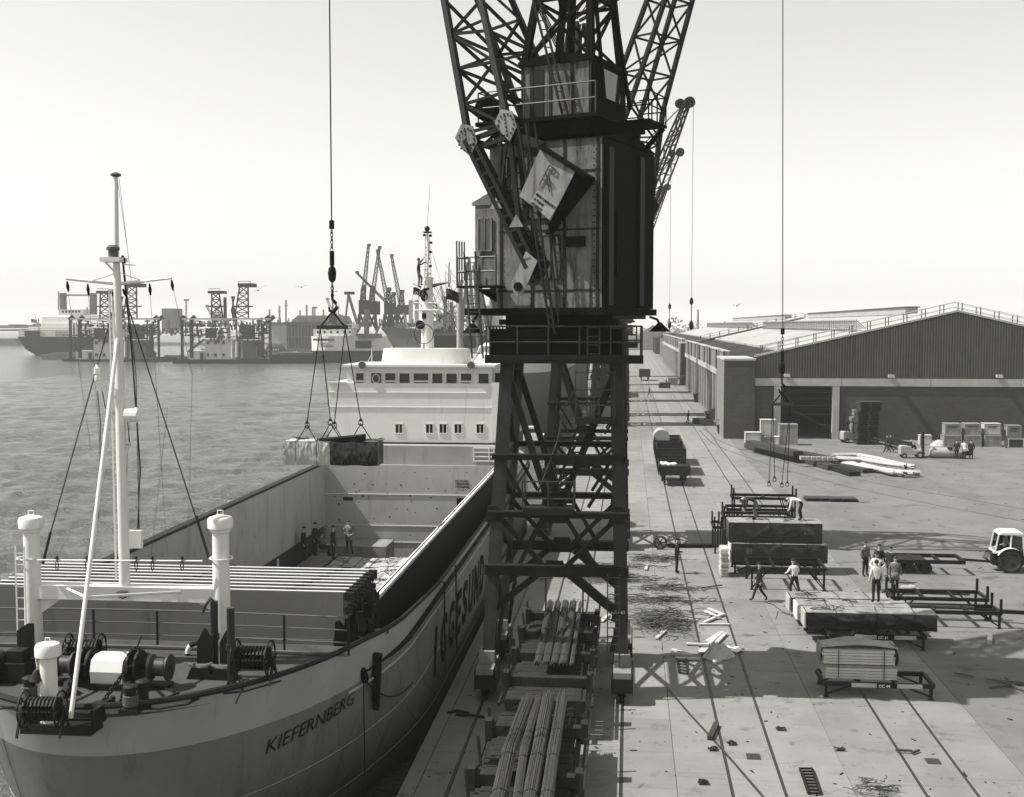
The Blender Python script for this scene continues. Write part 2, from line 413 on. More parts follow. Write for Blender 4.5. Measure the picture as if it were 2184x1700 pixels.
for k, pts in enumerate((((1426, 1470), (1470, 1522), (1517, 1573), (1570, 1632), (1628, 1700)), ((1491, 917), (1517, 944), (1550, 960), (1590, 974), (1673, 1001), (1810, 1039), (2000, 1078), (2184, 1112)), ((1500, 914), (1530, 938), (1570, 955), (1640, 975), (1760, 1008), (1900, 1036), (2184, 1086)))):
    b = MB(); g_ = [G(x, y, .008) for x, y in pts]
    for p_, q_ in zip(g_, g_[1:]): b.bar(p_, q_, .08 if k == 0 else .14, .012)
    b.build('rail', M_('rail' if k == 0 else 'scrap_wire'), apron)
# slot edge beside the crane rail, tyre rubbed marks are in the material
for (px, py, wd, dp) in ((1607, 1614, .42, .5), (1990, 1624, .42, .45)):
    p = G(px, py); b = MB(); b.box(-wd/2, wd/2, -dp/2, dp/2, 0, .012)
    for k in range(4): b.box(-wd/2 + .05 + k*.09, -wd/2 + .08 + k*.09, -dp/2 + .05, dp/2 - .05, .012, .02)
    o = b.build('drain_cover', M_('steel')); o.location = (p.x, p.y, 0.002)
    tag(o, 'square iron drain cover set in the concrete ' + ('between the middle rail lines' if px < 1700 else 'between the right-hand rail lines'), 'drain cover')

# ------------------------------------------------------------------ transit sheds
def shed(Y0, Y1, Xl, Xr, label, near):
    s = thing('transit_shed', label, 'warehouse', ((Xl + Xr)/2, Y0, 0))
    ox, oy = (Xl + Xr)/2, Y0
    EZ, RZ = 8.96, 14.8
    hw = (Xr - Xl)/2
    def P(mb): mb.v = [p - Vector((ox, oy, 0)) for p in mb.v]; return mb
    # west wall: brick parapet band, concrete lintel, columns, recessed doors
    x0 = Xl
    nb = int((Y1 - Y0 - 12)/6.5)
    ys = [Y0 + 11 + i*6.5 for i in range(nb + 1)]
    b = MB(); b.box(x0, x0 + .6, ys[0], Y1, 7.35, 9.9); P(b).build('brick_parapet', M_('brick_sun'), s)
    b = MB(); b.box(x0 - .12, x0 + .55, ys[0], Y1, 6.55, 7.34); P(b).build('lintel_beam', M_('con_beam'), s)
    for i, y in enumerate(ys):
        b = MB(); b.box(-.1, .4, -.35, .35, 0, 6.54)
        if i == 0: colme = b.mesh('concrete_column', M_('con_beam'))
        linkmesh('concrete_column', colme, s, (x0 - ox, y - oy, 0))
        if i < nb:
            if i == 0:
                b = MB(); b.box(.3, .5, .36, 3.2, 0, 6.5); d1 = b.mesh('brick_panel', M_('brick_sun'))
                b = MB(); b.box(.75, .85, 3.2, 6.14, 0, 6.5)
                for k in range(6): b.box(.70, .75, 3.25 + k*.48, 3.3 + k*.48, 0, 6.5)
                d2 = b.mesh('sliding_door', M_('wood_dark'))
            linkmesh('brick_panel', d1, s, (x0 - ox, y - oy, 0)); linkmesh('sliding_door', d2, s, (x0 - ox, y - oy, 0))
    for i, y in enumerate(ys[::2]):
        b = MB(); b.box(-.16, .0, -.18, .18, 7.3, 10.0)
        if i == 0: pm = b.mesh('pilaster', M_('roof_dark'))
        linkmesh('downpipe', pm, s, (x0 - ox, y - oy, 0))
    b = MB(); b.box(x0 + 1.3, x0 + 1.4, ys[0], Y1, 0, 8.5); P(b).build('dark_inner_screen', M_('roof_dark'), s)  # added dark screen inside the shed, keeps light out so the doorway reads black
    b = MB(); b.box(x0 - .1, x0 + .7, ys[0], Y1, 9.9, 10.05); P(b).build('coping', M_('con_beam'), s)
    # corner pier
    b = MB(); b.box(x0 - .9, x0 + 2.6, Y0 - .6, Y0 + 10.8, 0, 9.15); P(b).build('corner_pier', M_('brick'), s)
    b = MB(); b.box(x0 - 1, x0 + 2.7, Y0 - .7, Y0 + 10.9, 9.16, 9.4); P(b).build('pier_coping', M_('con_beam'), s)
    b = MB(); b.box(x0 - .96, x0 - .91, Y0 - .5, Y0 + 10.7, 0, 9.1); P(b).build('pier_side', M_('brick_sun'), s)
    # near gable
    gx0 = x0 + 2.6
    dx0, dx1 = x0 + 5.3, x0 + 12.0
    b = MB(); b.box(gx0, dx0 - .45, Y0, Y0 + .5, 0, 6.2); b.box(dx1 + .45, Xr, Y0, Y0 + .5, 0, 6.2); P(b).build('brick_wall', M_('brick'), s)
    for xx in (dx0, dx1):
        b = MB(); b.box(xx - .44, xx + .44 - .1, Y0 - .12, Y0 + .5, 0, 6.2); P(b).build('door_jamb', M_('con_beam'), s)
    k = gx0; i = 0
    while k < Xr:
        b = MB(); b.box(k, min(k + 9.95, Xr), Y0 - .14, Y0 + .45, 6.21, 7.1); P(b).build('beam', M_('con_beam'), s); k += 10; i += 1
    def rz(x): return RZ - (RZ - EZ) * abs(x - (Xl + hw)) / hw
    # ribbed cladding
    b = MB(); pitch = .30 if near else 1.2; x = gx0; vs = []; d = .13
    n = int((Xr - gx0)/pitch)
    for i in range(n):
        xa = gx0 + i*pitch; prof = [(xa, 0), (xa + pitch*.35, 0), (xa + pitch*.5, -d), (xa + pitch*.85, -d), (xa + pitch, 0)]
        for (p, q) in zip(prof, prof[1:]):
            b.add([(p[0], Y0 + p[1], 7.1), (q[0], Y0 + q[1], 7.1), (q[0], Y0 + q[1], rz(q[0])), (p[0], Y0 + p[1], rz(p[0]))], [(0, 1, 2, 3)])
    P(b).build('ribbed_cladding', M_('cladding'), s)
    # roof: two slopes in sheets
    for side in (0, 1):
        xa, xb = (Xl + 6.2, Xl + hw) if side == 0 else (Xl + hw, Xr)
        nn = 6
        for i in range(nn):
            ya, yb = lerp(Y0, Y1, i/nn), lerp(Y0, Y1, (i+1)/nn) - .15
            b = MB(); b.add([(xa, ya, rz(xa)), (xb, ya, rz(xb)), (xb, yb, rz(xb)), (xa, yb, rz(xa)), (xa, ya, rz(xa) - .3), (xb, ya, rz(xb) - .3), (xb, yb, rz(xb) - .3), (xa, yb, rz(xa) - .3)],
                            [(0, 1, 2, 3), (7, 6, 5, 4), (0, 4, 5, 1), (1, 5, 6, 2), (2, 6, 7, 3), (3, 7, 4, 0)])
            P(b).build('roof_sheet', M_('roof_sheet'), s)
    b = MB(); b.add([(Xl + .6, Y0, 8.9), (Xl + 6.15, Y0, rz(Xl + 6.15) - .25), (Xl + 6.15, Y1, rz(Xl + 6.15) - .25), (Xl + .6, Y1, 8.9)], [(0, 1, 2, 3)]); P(b).build('gutter_roof', M_('roof_dark'), s)
    b = MB(); b.box(Xr - .4, Xr, Y0 + .5, Y1, 0, EZ); b.box(Xl + .6, Xr, Y1 - .4, Y1, 0, 9); P(b).build('rear_wall', M_('brick'), s)
    # barge capping
    b = MB()
    b.bar((gx0, Y0 + .1, rz(gx0) + .1), (Xl + hw, Y0 + .1, RZ + .1), .5, .22); b.bar((Xl + hw, Y0 + .1, RZ + .1), (Xr, Y0 + .1, EZ + .1), .5, .22)
    P(b).build('gable_capping', M_('con_beam'), s)
    # ridge vent
    b = MB(); b.box(Xl + hw - .8, Xl + hw + .8, Y0 + 22, Y1 - 6, RZ - .1, RZ + .8); P(b).build('ridge_vent', M_('roof_sheet'), s)
    b = MB(); b.box(Xl + hw - 1.0, Xl + hw + 1.0, Y0 + 21.5, Y1 - 5.5, RZ + .81, RZ + .95); P(b).build('vent_cap', M_('far_mid'), s)
    # slatted walkway up the slope
    wx = Xl + hw * .60; wz = rz(wx)
    b = MB(); b.box(wx - .1, wx + .1, Y0 + 6, Y1 - 8, wz + .1, wz + .3); b.box(wx - .1, wx + .1, Y0 + 6, Y1 - 8, wz + 1.15, wz + 1.25); P(b).build('louvre_frame', M_('cladding'), s)
    b = MB(); b.box(-.05, .05, -.12, .12, .1, 1.5); b.bar((0, 0, 1.4), (1.1, 0, .4), .1); sm = b.mesh('louvre_post', M_('far_pale'))
    k = Y0 + 6
    while k < Y1 - 8:
        linkmesh('louvre_post', sm, s, (wx - ox, k - oy, wz)); k += 1.6
    # guard rail on the gable
    b = MB()
    for h in (.55, 1.1):
        b.tube([(Xl + 3.5, Y0 + .5, rz(Xl + 3.5) + h), (Xl + hw, Y0 + .5, RZ + h), (Xr, Y0 + .5, EZ + h)], .035, 5)
        b.tube([(Xl + 3.5, Y0 + 2.2, rz(Xl + 3.5) + h), (Xl + hw, Y0 + 2.2, RZ + h), (Xr, Y0 + 2.2, EZ + h)], .03, 5)
    P(b).build('guard_rail', M_('con_beam'), s)
    b = MB(); b.box(-.05, .05, -.05, .05, 0, 1.15); b.box(-.05, .05, 1.65, 1.75, 0, 1.15); pm2 = b.mesh('railing_post', M_('cladding'))
    k = Xl + 3.5
    while k < Xr:
        linkmesh('railing_post', pm2, s, (k - ox, .5, rz(k))); k += 2.05
    # floodlights on the gable
    if near:
        for px in (1900, 2130):
            p = DY(px, 801, Y0 - .3); b = MB(); b.box(-.3, .3, -.5, .1, 0, .3); b.box(-.35, .35, -.55, -.5, -.05, .12)
            o = b.build('floodlight', M_('con_beam'), s); o.location = (p.x - ox, -.3, p.z - .2)
        p = DY(1677, 799, Y0); o = b.build('floodlight', M_('con_beam'), s); o.location = (p.x - ox, -.3, p.z - .2)
    return s
shed(139, 253, 12.0, 62.8, 'long ribbed gable-ended transit shed with brick walls and a wide open doorway facing the yard', True)
shed(262, 430, 12.3, 62.8, 'farther transit shed of brick and pale columns, beyond the gap after the big shed', False)

# low buildings and stores further along the quay
def block(name, x0, x1, y0, y1, h, m, label, cat, roof=0.0, wins=0, group=None, wm='far_dark', rm='far_dark'):
    r = thing(name, label, cat, ((x0+x1)/2, (y0+y1)/2, 0), 0, group); a, c = (x1-x0)/2, (y1-y0)/2
    b = MB(); b.box(-a, a, -c, c, 0, h); b.build('wall', M_(m), r)
    b = MB()
    if roof: b.prism([(-a - .3, h + .02), (a + .3, h + .02), (0, h + roof)], -c - .3, c + .3, 'y')
    else: b.box(-a - .2, a + .2, -c - .2, c + .2, h + .01, h + .35)
    b.build('roof', M_(rm), r)
    if wins:
        wmesh = None
        for i in range(wins):
            b = MB(); b.box(-a*.6/wins, a*.6/wins, -.05, .05, 0, h*.35)
            wmesh = wmesh or b.mesh('window', M_(wm))
            linkmesh('window', wmesh, r, (-a + 2*a*(i+.5)/wins, -c - .06, h*.4))
    return r
block('store_building', 13.5, 22, 452, 520, 8, 'far_mid', 'low dark brick store beyond the end of the far shed', 'building', 2, 3)
block('store_building', 12, 26, 540, 600, 7, 'far_dark', 'farthest low store building before the coal heap', 'building', 1.5, 3)
c = DY(1395, 693, 640); b = MB(); random.seed(5)
b.lathe((c.x, 640, 0), [(19, 0), (14, 3.6), (8, 8.4), (3, 11.6), (.3, 12.8)], 22)
for v in b.v: v += Vector((random.uniform(-.7, .7), random.uniform(-.7, .7), random.uniform(-.3, .3)))
top('coal_heap', b, M_('coal'), 'dark conical coal heap on the horizon beyond the long quay', 'coal heap')
# hazy tree belt and works far off
random.seed(11); b = MB()
for i in range(30):
    x, y, h = -60 + i*13 + random.uniform(-4, 4), 1150 + random.uniform(-60, 60), random.uniform(10, 20)
    b.cyl((x, y, 0), (x, y, h*.5), h*.04, h*.02, 5)
    for k in range(80):
        a, rr, zz = random.uniform(0, 2*pi), sqrt(random.random())*h*.5, random.uniform(.2, 1)*h
        f_ = sqrt(max(.05, 1 - ((zz/h - .6)/.45)**2)); c = Vector((x + cos(a)*rr*f_, y + sin(a)*rr*f_, zz)); q = h*.09
        e = [Vector((random.uniform(-q, q), random.uniform(-q, q), random.uniform(-q, q))) for _ in range(4)]
        b.add([c + p for p in e], [(0, 1, 2), (0, 2, 3), (1, 2, 3)])
b.build('tree_belt', M_('leaf'), None, kind='stuff')
for i, (px, h, w_) in enumerate(((1415, 16, 14), (1452, 12, 34), (1490, 11, 30))):
    c = DY(px, 690, 900); block('white_store', c.x - w_/2, c.x + w_/2, 890, 910, h*.4, 'far_pale', ['small pale hut', 'long pale roofed store', 'pale low store'][i] + ' far beyond the coal heap, seen through haze ' + ['at left', 'in the middle', 'at right'][i], 'building', 1, 0, None, rm='roof_sheet')
c = DY(1452, 690, 980); b = MB(); b.cyl((c.x + 14, 980, 0), (c.x + 14, 980, 26), 1.1, .8, 8); top('chimney_stack', b, M_('far_mid'), 'slim factory chimney in the haze on the right horizon', 'chimney')
# ================================================================== quay cranes
def crane(Xc, Yc, slew, label, detail=2, dz=0.0):
    """level-luffing portal crane; slew = unit vector of the jib in plan"""
    root = thing('quay_crane', label, 'crane', (Xc, Yc, 0), 0, None)
    root['group'] = 'portal cranes on the quay rails'
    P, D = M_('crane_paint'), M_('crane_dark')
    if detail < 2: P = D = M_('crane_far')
    gx, gy = 2.33, 2.25
    tx, ty = 1.85, 2.0                    # half spacings at the top
    zt = 12.0
    def leg(sx, sy, z):
        k = z / zt
        return Vector((lerp(-2.48, -1.72, k) if sx < 0 else (lerp(2.45, 2.15, k) if sx > 0 else 0), sy * lerp(gy, ty, k), z))
    for sx in (-1, 1):
        for sy in (-1, 1):
            b = MB(); b.bar(leg(sx, sy, 1.5), leg(sx, sy, zt), .44, .38, .46)
            if detail == 2:
                for k in range(22):      # edge rivets
                    z = 1.8 + k * .46; p = leg(sx, sy, z); b.cbox(p + Vector((.2, -.26, 0)), (.05, .04, .05)); b.cbox(p + Vector((-.2, -.26, 0)), (.05, .04, .05))
            b.build('leg', M_('crane_leg') if detail == 2 else P, root)
            f = MB(); p = leg(sx, sy, 1.0)
            f.cbox(p + Vector((0, sy * .1, -.05)), (.62, 1.9, .42)); f.cbox(p + Vector((0, 0, .35)), (.56, .7, .5))
            fo = f.build('bogie', M_('crane_plate') if detail == 2 else P, root)
            for k in (-1, 1):
                wv = MB(); c = p + Vector((0, sy * .1 + k * .6, -.66)); wv.cyl(c - Vector((.09, 0, 0)), c + Vector((.09, 0, 0)), .33, n=14); wv.cyl(c - Vector((.14, 0, 0)), c + Vector((.14, 0, 0)), .12, n=8)
                wv.build('wheel', D, root)
            if detail == 2:
                f = MB(); f.cbox(p + Vector((0, sy * .1 + .95 * -1, -.3)), (.7, .08, .5)); f.cbox(p + Vector((-.36, sy * .1, -.28)), (.04, 1.7, .75)); f.cbox(p + Vector((.36, sy * .1, -.28)), (.04, 1.7, .75)); f.build('bogie_guard', P, root)
    # frames: four levels
    lv = (4.55, 6.55, 8.6)
    for sy in (-1, 1):
        for z, h in zip(lv, (.36, .2, .18)):
            b = MB(); a, c = leg(-1, sy, z), leg(1, sy, z); e = Vector((0, sy * .28, 0)); b.bar(a + e - Vector((.3, 0, 0)), c + e + Vector((.3, 0, 0)), .26, h); b.bar(a + e + Vector((-.3, 0, h/2)), c + e + Vector((.3, 0, h/2)), .4, .05); b.build('cross_beam', P, root)
        br = MB()
        br.bar(leg(-1, sy, 11.7), (-.15, sy*2.12, 6.7), .24, .2); br.bar(leg(1, sy, 11.7), (.15, sy*2.12, 6.7), .24, .2)
        br.build('diagonal_brace', P, root)
        br = MB(); br.bar(leg(-1, sy, 8.5), leg(-1, sy, 6.7) + Vector((1.1, 0, .1)), .12)
        br.bar(leg(1, sy, 8.5), leg(1, sy, 6.7) + Vector((-1.1, 0, .1)), .12)
        br.bar(leg(-1, sy, 6.5), Vector((-.35, sy*2.15, 4.6)), .17); br.bar(leg(1, sy, 6.5), Vector((.35, sy*2.15, 4.6)), .17)
        br.bar(Vector((-.35, sy*2.15, 6.5)), leg(-1, sy, 4.7) + Vector((.9, 0, 0)), .15); br.bar(Vector((.35, sy*2.15, 6.5)), leg(1, sy, 4.7) + Vector((-.9, 0, 0)), .15)
        br.build('diagonal_brace', P, root)
        br = MB(); br.bar((-.5, sy*2.2, 4.45), leg(-1, sy, 3.0), .22); br.bar((.5, sy*2.2, 4.45), leg(1, sy, 2.9), .3)
        br.bar(leg(-1, sy, 4.4) + Vector((.1, 0, 0)), leg(-1, sy, 3.0) + Vector((.45, 0, 0)), .14); br.bar(leg(-1, sy, 3.0) + Vector((.4, 0, 0)), leg(-1, sy, 1.4) + Vector((.28, 0, 0)), .14); br.bar(leg(1, sy, 2.9), leg(1, sy, 1.6) - Vector((.35, 0, 0)), .22)
        br.build('knee_brace', P, root)
        for cx, cz, s in ((0, 6.5, .55), (0, 4.55, .5), (-gx*.95, 6.5, .32), (gx*.95, 6.5, .32)):
            g = MB(); yy = sy * 2.32; g.prism([(cx - s, cz - .25), (cx + s, cz - .25), (cx + s*.6, cz + .35), (cx - s*.6, cz + .35)], yy - .03, yy + .03); g.build('gusset_plate', P, root)
    for sx in (-1, 1):
        b = MB()
        for z in lv: b.bar(leg(sx, -1, z), leg(sx, 1, z), .2, .22)
        b.bar(leg(sx, -1, 11.6), leg(sx, 1, 8.7), .15); b.bar(leg(sx, 1, 11.6), leg(sx, -1, 8.7), .15)
        b.bar(leg(sx, -1, 8.4), leg(sx, 1, 6.7), .15); b.bar(leg(sx, 1, 8.4), leg(sx, -1, 6.7), .15)
        b.bar(leg(sx, -1, 6.4), leg(sx, 1, 4.7), .15); b.bar(leg(sx, 1, 6.4), leg(sx, -1, 4.7), .15)
        b.bar(leg(sx, -1, 4.4), leg(sx, 0, 3.6) , .14); b.bar(leg(sx, 1, 4.4), leg(sx, 0, 3.6), .14)
        b.build('side_frame', P, root)
    # portal top
    b = MB(); b.box(-2.3, 2.35, -2.4, 2.4, 12.0, 13.15); b.build('portal_girder', D, root)
    b = MB(); b.box(-2.45, 3.1, -2.75, 2.75, 11.95, 12.08); b.box(-2.45, 3.1, -2.78, -2.7, 12.08, 12.25); b.build('walkway', P, root)
    r = MB()
    ring = [(-2.4, -2.7), (3.05, -2.7), (3.05, 2.7), (-2.4, 2.7)]
    for h in (.6, 1.15): r.tube([(x, y, 12.1 + h) for x, y in ring], .03, 5, closed=True)
    for i in range(4):
        a, c = ring[i], ring[(i+1) % 4]
        for k in range(5): x, y = lerp(a[0], c[0], k/5), lerp(a[1], c[1], k/5); r.bar((x, y, 12.1), (x, y, 13.25), .05)
    r.build('guard_rail', M_('steel') if detail == 2 else P, root)
    b = MB(); b.cyl((0, 0, 13.16), (0, 0, 13.9), 2.0, n=28); b.cyl((0, 0, 13.3), (0, 0, 13.5), 2.25, n=28); b.build('slewing_ring', D, root)
    if detail == 2:
        # lower platform, stair and ladder
        b = MB(); b.box(-1.1, .7, -2.9, -1.9, 6.62, 6.85); b.build('landing', P, root)
        r = MB()
        for h in (.35, .95): r.tube([(-1.1, -1.9, 6.85 + h), (-1.1, -2.88, 6.85 + h), (.7, -2.88, 6.85 + h), (.7, -1.9, 6.85 + h)], .03, 5)
        for x, y in ((-1.1, -2.88), (.7, -2.88), (-.2, -2.88), (-1.1, -1.9), (.7, -1.9)): r.bar((x, y, 6.85), (x, y, 7.8), .05)
        r.build('landing_rail', M_('steel'), root)
        b = MB(); b.box(.75, 2.1, -2.9, -2.1, 9.85, 10.05); b.build('landing', P, root)
        r = MB()
        for h in (.45, 1.0, 1.6): r.tube([(.75, -2.1, 10.05 + h), (.75, -2.88, 10.05 + h), (2.1, -2.88, 10.05 + h), (2.1, -2.1, 10.05 + h)], .025, 5)
        for x, y in ((.75, -2.88), (2.1, -2.88), (1.4, -2.88)): r.bar((x, y, 10.05), (x, y, 11.7), .04)
        r.build('landing_rail', M_('steel'), root)
        st = MB()
        for xo in (-.02, .5): st.bar((-.15 + xo, -2.35, 6.85), (.9 + xo, -2.3, 9.9), .08, .2)
        for k in range(13): t0 = k/13; st.bar((-.15 + 1.05*t0, -2.35, 6.95 + 3*t0), (.4 + 1.05*t0, -2.35, 6.95 + 3*t0), .2, .04)
        st.build('stair', P, root)
        st = MB(); st.tube([(-.6, -2.4, 7.4), (-.45, -2.5, 7.7), (.1, -2.5, 9.2), (.35, -2.5, 10.4), (.7, -2.5, 11.0)], .035, 6); st.build('handrail', M_('steel'), root)
        for (xx, z0, z1) in ((2.1, 1.2, 4.5), (1.35, 10, 13.3)):
            st = MB(); st.bar((xx - .2, -2.68, z0), (xx - .2, -2.68, z1), .045); st.bar((xx + .22, -2.68, z0), (xx + .22, -2.68, z1), .045)
            z = z0 + .2
            while z < z1: st.bar((xx - .2, -2.68, z), (xx + .22, -2.68, z), .03); z += .3
            st.build('ladder', M_('steel'), root)
        tm = linkmesh('number_plate', text_mesh('3011·63', .16, .004, mat_=M_('white')), root, (2.0, -2.64, 3.1)); tm.rotation_euler = (pi/2, 0, 0)
    # ---------------- upper works in the slewed frame
    u = Vector((slew[0], slew[1], 0)).normalized(); n = Vector((-u.y, u.x, 0))
    R = Matrix(((u.x, n.x, 0, 0), (u.y, n.y, 0, 0), (0, 0, 1, 0), (0, 0, 0, 1)))
    def U(): return MB(R)
    C0 = Vector((Xc, Yc, 0))
    def L(px, py, yl):                    # local (x, z) on the plane y=yl
        rr = ray(px, py); t_ = (yl - (CAM - C0).dot(n)) / rr.dot(n); p = CAM + rr * t_
        return Vector(((p - C0).dot(u), yl, p.z))
    W = 2.4
    b = U()
    hz0, hz1 = 13.9, 19.7
    b.prism([(-2.75, -W), (1.3, -W), (2.0, -W + .7), (2.0, W - .7), (1.3, W), (-2.75, W)], hz0, hz1, 'z')
    b.build('machinery_house', M_('house_plate') if detail == 2 else P, root)
    b = U(); b.add([(-2.85, -W - .1, hz1), (2.05, -W - .1, hz1), (2.05, W + .1, hz1), (-2.85, W + .1, hz1), (-2.85, 0, hz1 + .45), (2.0, 0, hz1 + .45)], [(0, 1, 5, 4), (3, 4, 5, 2), (0, 4, 3), (1, 2, 5), (0, 3, 2, 1)]); b.build('house_roof', D, root)
    b = U(); b.box(-2.9, 2.6, -W - .12, W + .12, hz0 - .25, hz0 - .01); b.build('house_floor', D, root)
    # driver cab in front
    b = U(); b.box(1.31, 2.25, .1, W - .05, 14.7, 17.6); b.prism([(1.3, 17.6), (2.35, 17.6), (2.35, 17.7), (1.3, 18.2)], .0, W, 'y'); co = b.build('driver_cab', M_('house_plate') if detail == 2 else P, root)
    b = U(); b.box(1.55, 2.1, W - .04, W - .0, 16.0, 17.1); b.box(2.26, 2.3, .4, W - .3, 16.0, 17.2); b.build('cab_window', M_('glass'), co)
    b = U()
    for x in (1.55, 1.82, 2.1): b.box(x - .03, x + .03, W, W + .04, 15.95, 17.15)
    for z in (15.97, 17.13): b.box(1.52, 2.13, W, W + .05, z - .03, z + .03)
    b.build('window_frame', M_('crane_plate'), co)
    if detail == 2:
        # plate seams, windows and doors on the side of the house
        b = U()
        for x in (-2.6, -1.35, -.1, 1.15): b.box(x - .05, x + .05, W, W + .03, hz0, hz1)
        for z in (14.5, 16.6, 18.6): b.box(-2.7, 1.25, W + .001, W + .022, z - .03, z + .03)
        b.build('plate_seam', P, root)
        b = U()
        for x in (-2.5, -2.45, -1.3, -.05, 1.1):
            for k in range(26): z = hz0 + .1 + k*.215; b.box(x - .018, x + .018, W + .03, W + .05, z, z + .035)
        b.build('rivets', P, root, kind='stuff')
        for (x0, x1, z0, z1, nx, nz) in ((-.9, 1.0, 17.0, 19.2, 4, 4), (-1.2, .2, 14.9, 16.4, 4, 1)):
            b = U(); b.box(x0, x1, W + .005, W + .03, z0, z1); wo_ = b.build('house_window', M_('glass'), root)
            b = U()
            for k in range(nx + 1): x = lerp(x0, x1, k/nx); b.box(x - .025, x + .025, W + .03, W + .07, z0, z1)
            for k in range(nz + 1): z = lerp(z0, z1, k/nz); b.box(x0, x1, W + .031, W + .068, z - .025, z + .025)
            b.build('glazing_bar', P, wo_)
        b = U(); b.box(-2.15, -1.45, W + .03, W + .12, 16.0, 16.35); b.build('vent_grille', M_('black'), root)
        # end face (dark side)
        for yy in (1.9, -1.0):
            b = U(); b.box(-2.9, -2.81, yy - .2, yy + .2, hz0 + .1, hz1 - .3); b.build('corner_channel', P, root)
        b = U(); b.box(-2.80, -2.752, -W, W, hz0, hz1 - .02); b.build('shade_end_plate', D, root)  # near-black plate: the shade on this end is put into its colour
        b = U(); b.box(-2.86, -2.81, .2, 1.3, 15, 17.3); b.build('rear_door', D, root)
        b = U(); b.box(-2.0, -1.952, -1.5, 1.5, 20.6, 22.5); b.build('shade_end_plate', D, root)  # cabin rear likewise: shade painted as a near-black plate
        # cab balcony
        b = U(); b.box(1.0, 2.6, W, W + .7, 14.62, 14.7); b.build('balcony', D, root)
        b = U(); b.prism([(1.0, 13.9), (2.3, 14.6), (-.3, 14.6)], W - .2, W - .1); b.build('balcony_bracket', D, root)
        r = U()
        for h in (.5, 1.0): r.tube([(1.0, W + .68, 14.7 + h), (2.58, W + .68, 14.7 + h), (2.58, W, 14.7 + h)], .03, 5)
        for x in (1.0, 1.8, 2.58): r.bar((x, W + .68, 14.7), (x, W + .68, 15.75), .05)
        for k in range(4): r.bar((2.62, W + .1 + k*.18, 14.9), (2.62, W + .1 + k*.18, 16.3), .04)
        r.build('balcony_rail', M_('steel'), root)
        st = U()
        for x in (1.5, 1.95): st.bar((x, W + .72, 12.1), (x + .3, W + .76, 15.9), .05)
        for k in range(12): t0 = k/12; st.bar((1.5 + .3*t0, W + .74, 12.3 + 3.5*t0), (1.95 + .3*t0, W + .74, 12.3 + 3.5*t0), .03)
        st.build('ladder', M_('steel'), root)
        b = U(); b.tube([(-2.9, -1.8, 13.6), (-3.2, -1.8, 13.5), (-3.3, -1.8, 13.3)], .05); b.lathe(R @ Vector((-3.3, -1.8, 0)) if 0 else (-3.3, -1.8, 13.05), [(.42, 0), (.3, .1), (.1, .3), (.05, .35)], 12); b.build('lamp', D, root)
        b = U(); b.tube([(2.2, W - .3, 13.8), (2.5, W - .3, 13.4)], .05); b.lathe((2.5, W - .3, 13.0), [(.42, 0), (.3, .1), (.1, .3), (.05, .35)], 12); b.build('lamp', D, root)
    R2 = Matrix.Translation((0, 0, -.42)) @ R
    def U2(): return MB(R2)
    # supports between house and upper cab
    b = U2()
    for x in (-1.9, .7):
        for y in (-1.4, 1.4): b.bar((x, y, 19.9), (x, y, 20.7), .5)
    truss(b, (-1.9, 1.4, 19.95), (2.6, 1.9, 19.95), (-1.9, 1.4, 20.6), (2.6, 1.9, 20.6), 5, .1); truss(b, (-1.9, -1.4, 19.95), (2.6, -1.9, 19.95), (-1.9, -1.4, 20.6), (2.6, -1.9, 20.6), 5, .1)
    b.build('cab_support', D, root)
    b = U2(); b.prism([(-2.4, 20.85), (1.9, 20.85), (1.4, 20.35), (-1.9, 20.35)], -2.0, 2.0); b.box(-2.5, 2.3, -2.25, 2.25, 20.86, 21.0); b.build('upper_platform', D, root)
    b = U2(); b.box(-1.95, .8, -1.5, 1.5, 21.0, 22.95); b.build('upper_cabin', M_('house_plate') if detail == 2 else P, root)
    b = U2(); b.prism([(-2.05, 22.95), (.9, 22.95), (.9, 23.12), (-.5, 23.35), (-2.05, 23.12)], -1.6, 1.6); b.build('cabin_roof', D, root)
    if detail == 2:
        b = U2()
        for x in (-1.9, -1.2, -.35, .35, .75): b.box(x - .05, x + .05, 1.5, 1.54, 21.0, 22.95)
        b.box(-.1, .45, 1.5, 1.53, 21.1, 22.8)
        b.build('cabin_frame', P, root)
        b = U2(); b.box(-2.03, -2.001, -.9, .7, 21.8, 22.8); b.build('cabin_window', M_('glass'), root)
        r = U2()
        for h in (.5, 1.05): r.tube([(-2.4, 2.2, 21 + h), (2.2, 2.2, 21 + h), (2.2, -2.2, 21 + h), (-2.4, -2.2, 21 + h)], .028, 5)
        for k in range(6): x = -2.4 + 4.6*k/5; r.bar((x, 2.2, 21), (x, 2.2, 22.05), .04); r.bar((x, -2.2, 21), (x, -2.2, 22.05), .04)
        r.build('platform_rail', M_('steel'), root)
        b = U2(); b.cyl((2.0, 1.7, 21.5), (2.0, 2.1, 21.5), .42, n=16); b.cyl((2.0, 1.6, 21.5), (2.0, 2.2, 21.5), .12, n=8); b.build('guide_sheave', D, root)
        r = U2(); r.box(-3.6, -2.5, -1.6, .2, 20.9, 21.0)
        for h in (.5, 1.0): r.tube([(-2.5, -1.6, 21 + h), (-3.55, -1.6, 21 + h), (-3.55, .15, 21 + h), (-2.5, .15, 21 + h)], .028, 5)
        for x, y in ((-3.55, -1.6), (-3.55, .15), (-3.55, -.7), (-3.0, -1.6)): r.bar((x, y, 21), (x, y, 22), .04)
        r.bar((-3.5, -1.5, 20.9), (-2.6, -1.5, 20.0), .15); r.bar((-3.5, .1, 20.9), (-2.6, .1, 20.0), .15)
        r.build('rear_balcony', D, root)
    # top frame (mast)
    b = U2()
    T = Vector((-.9, 0, 32.0))
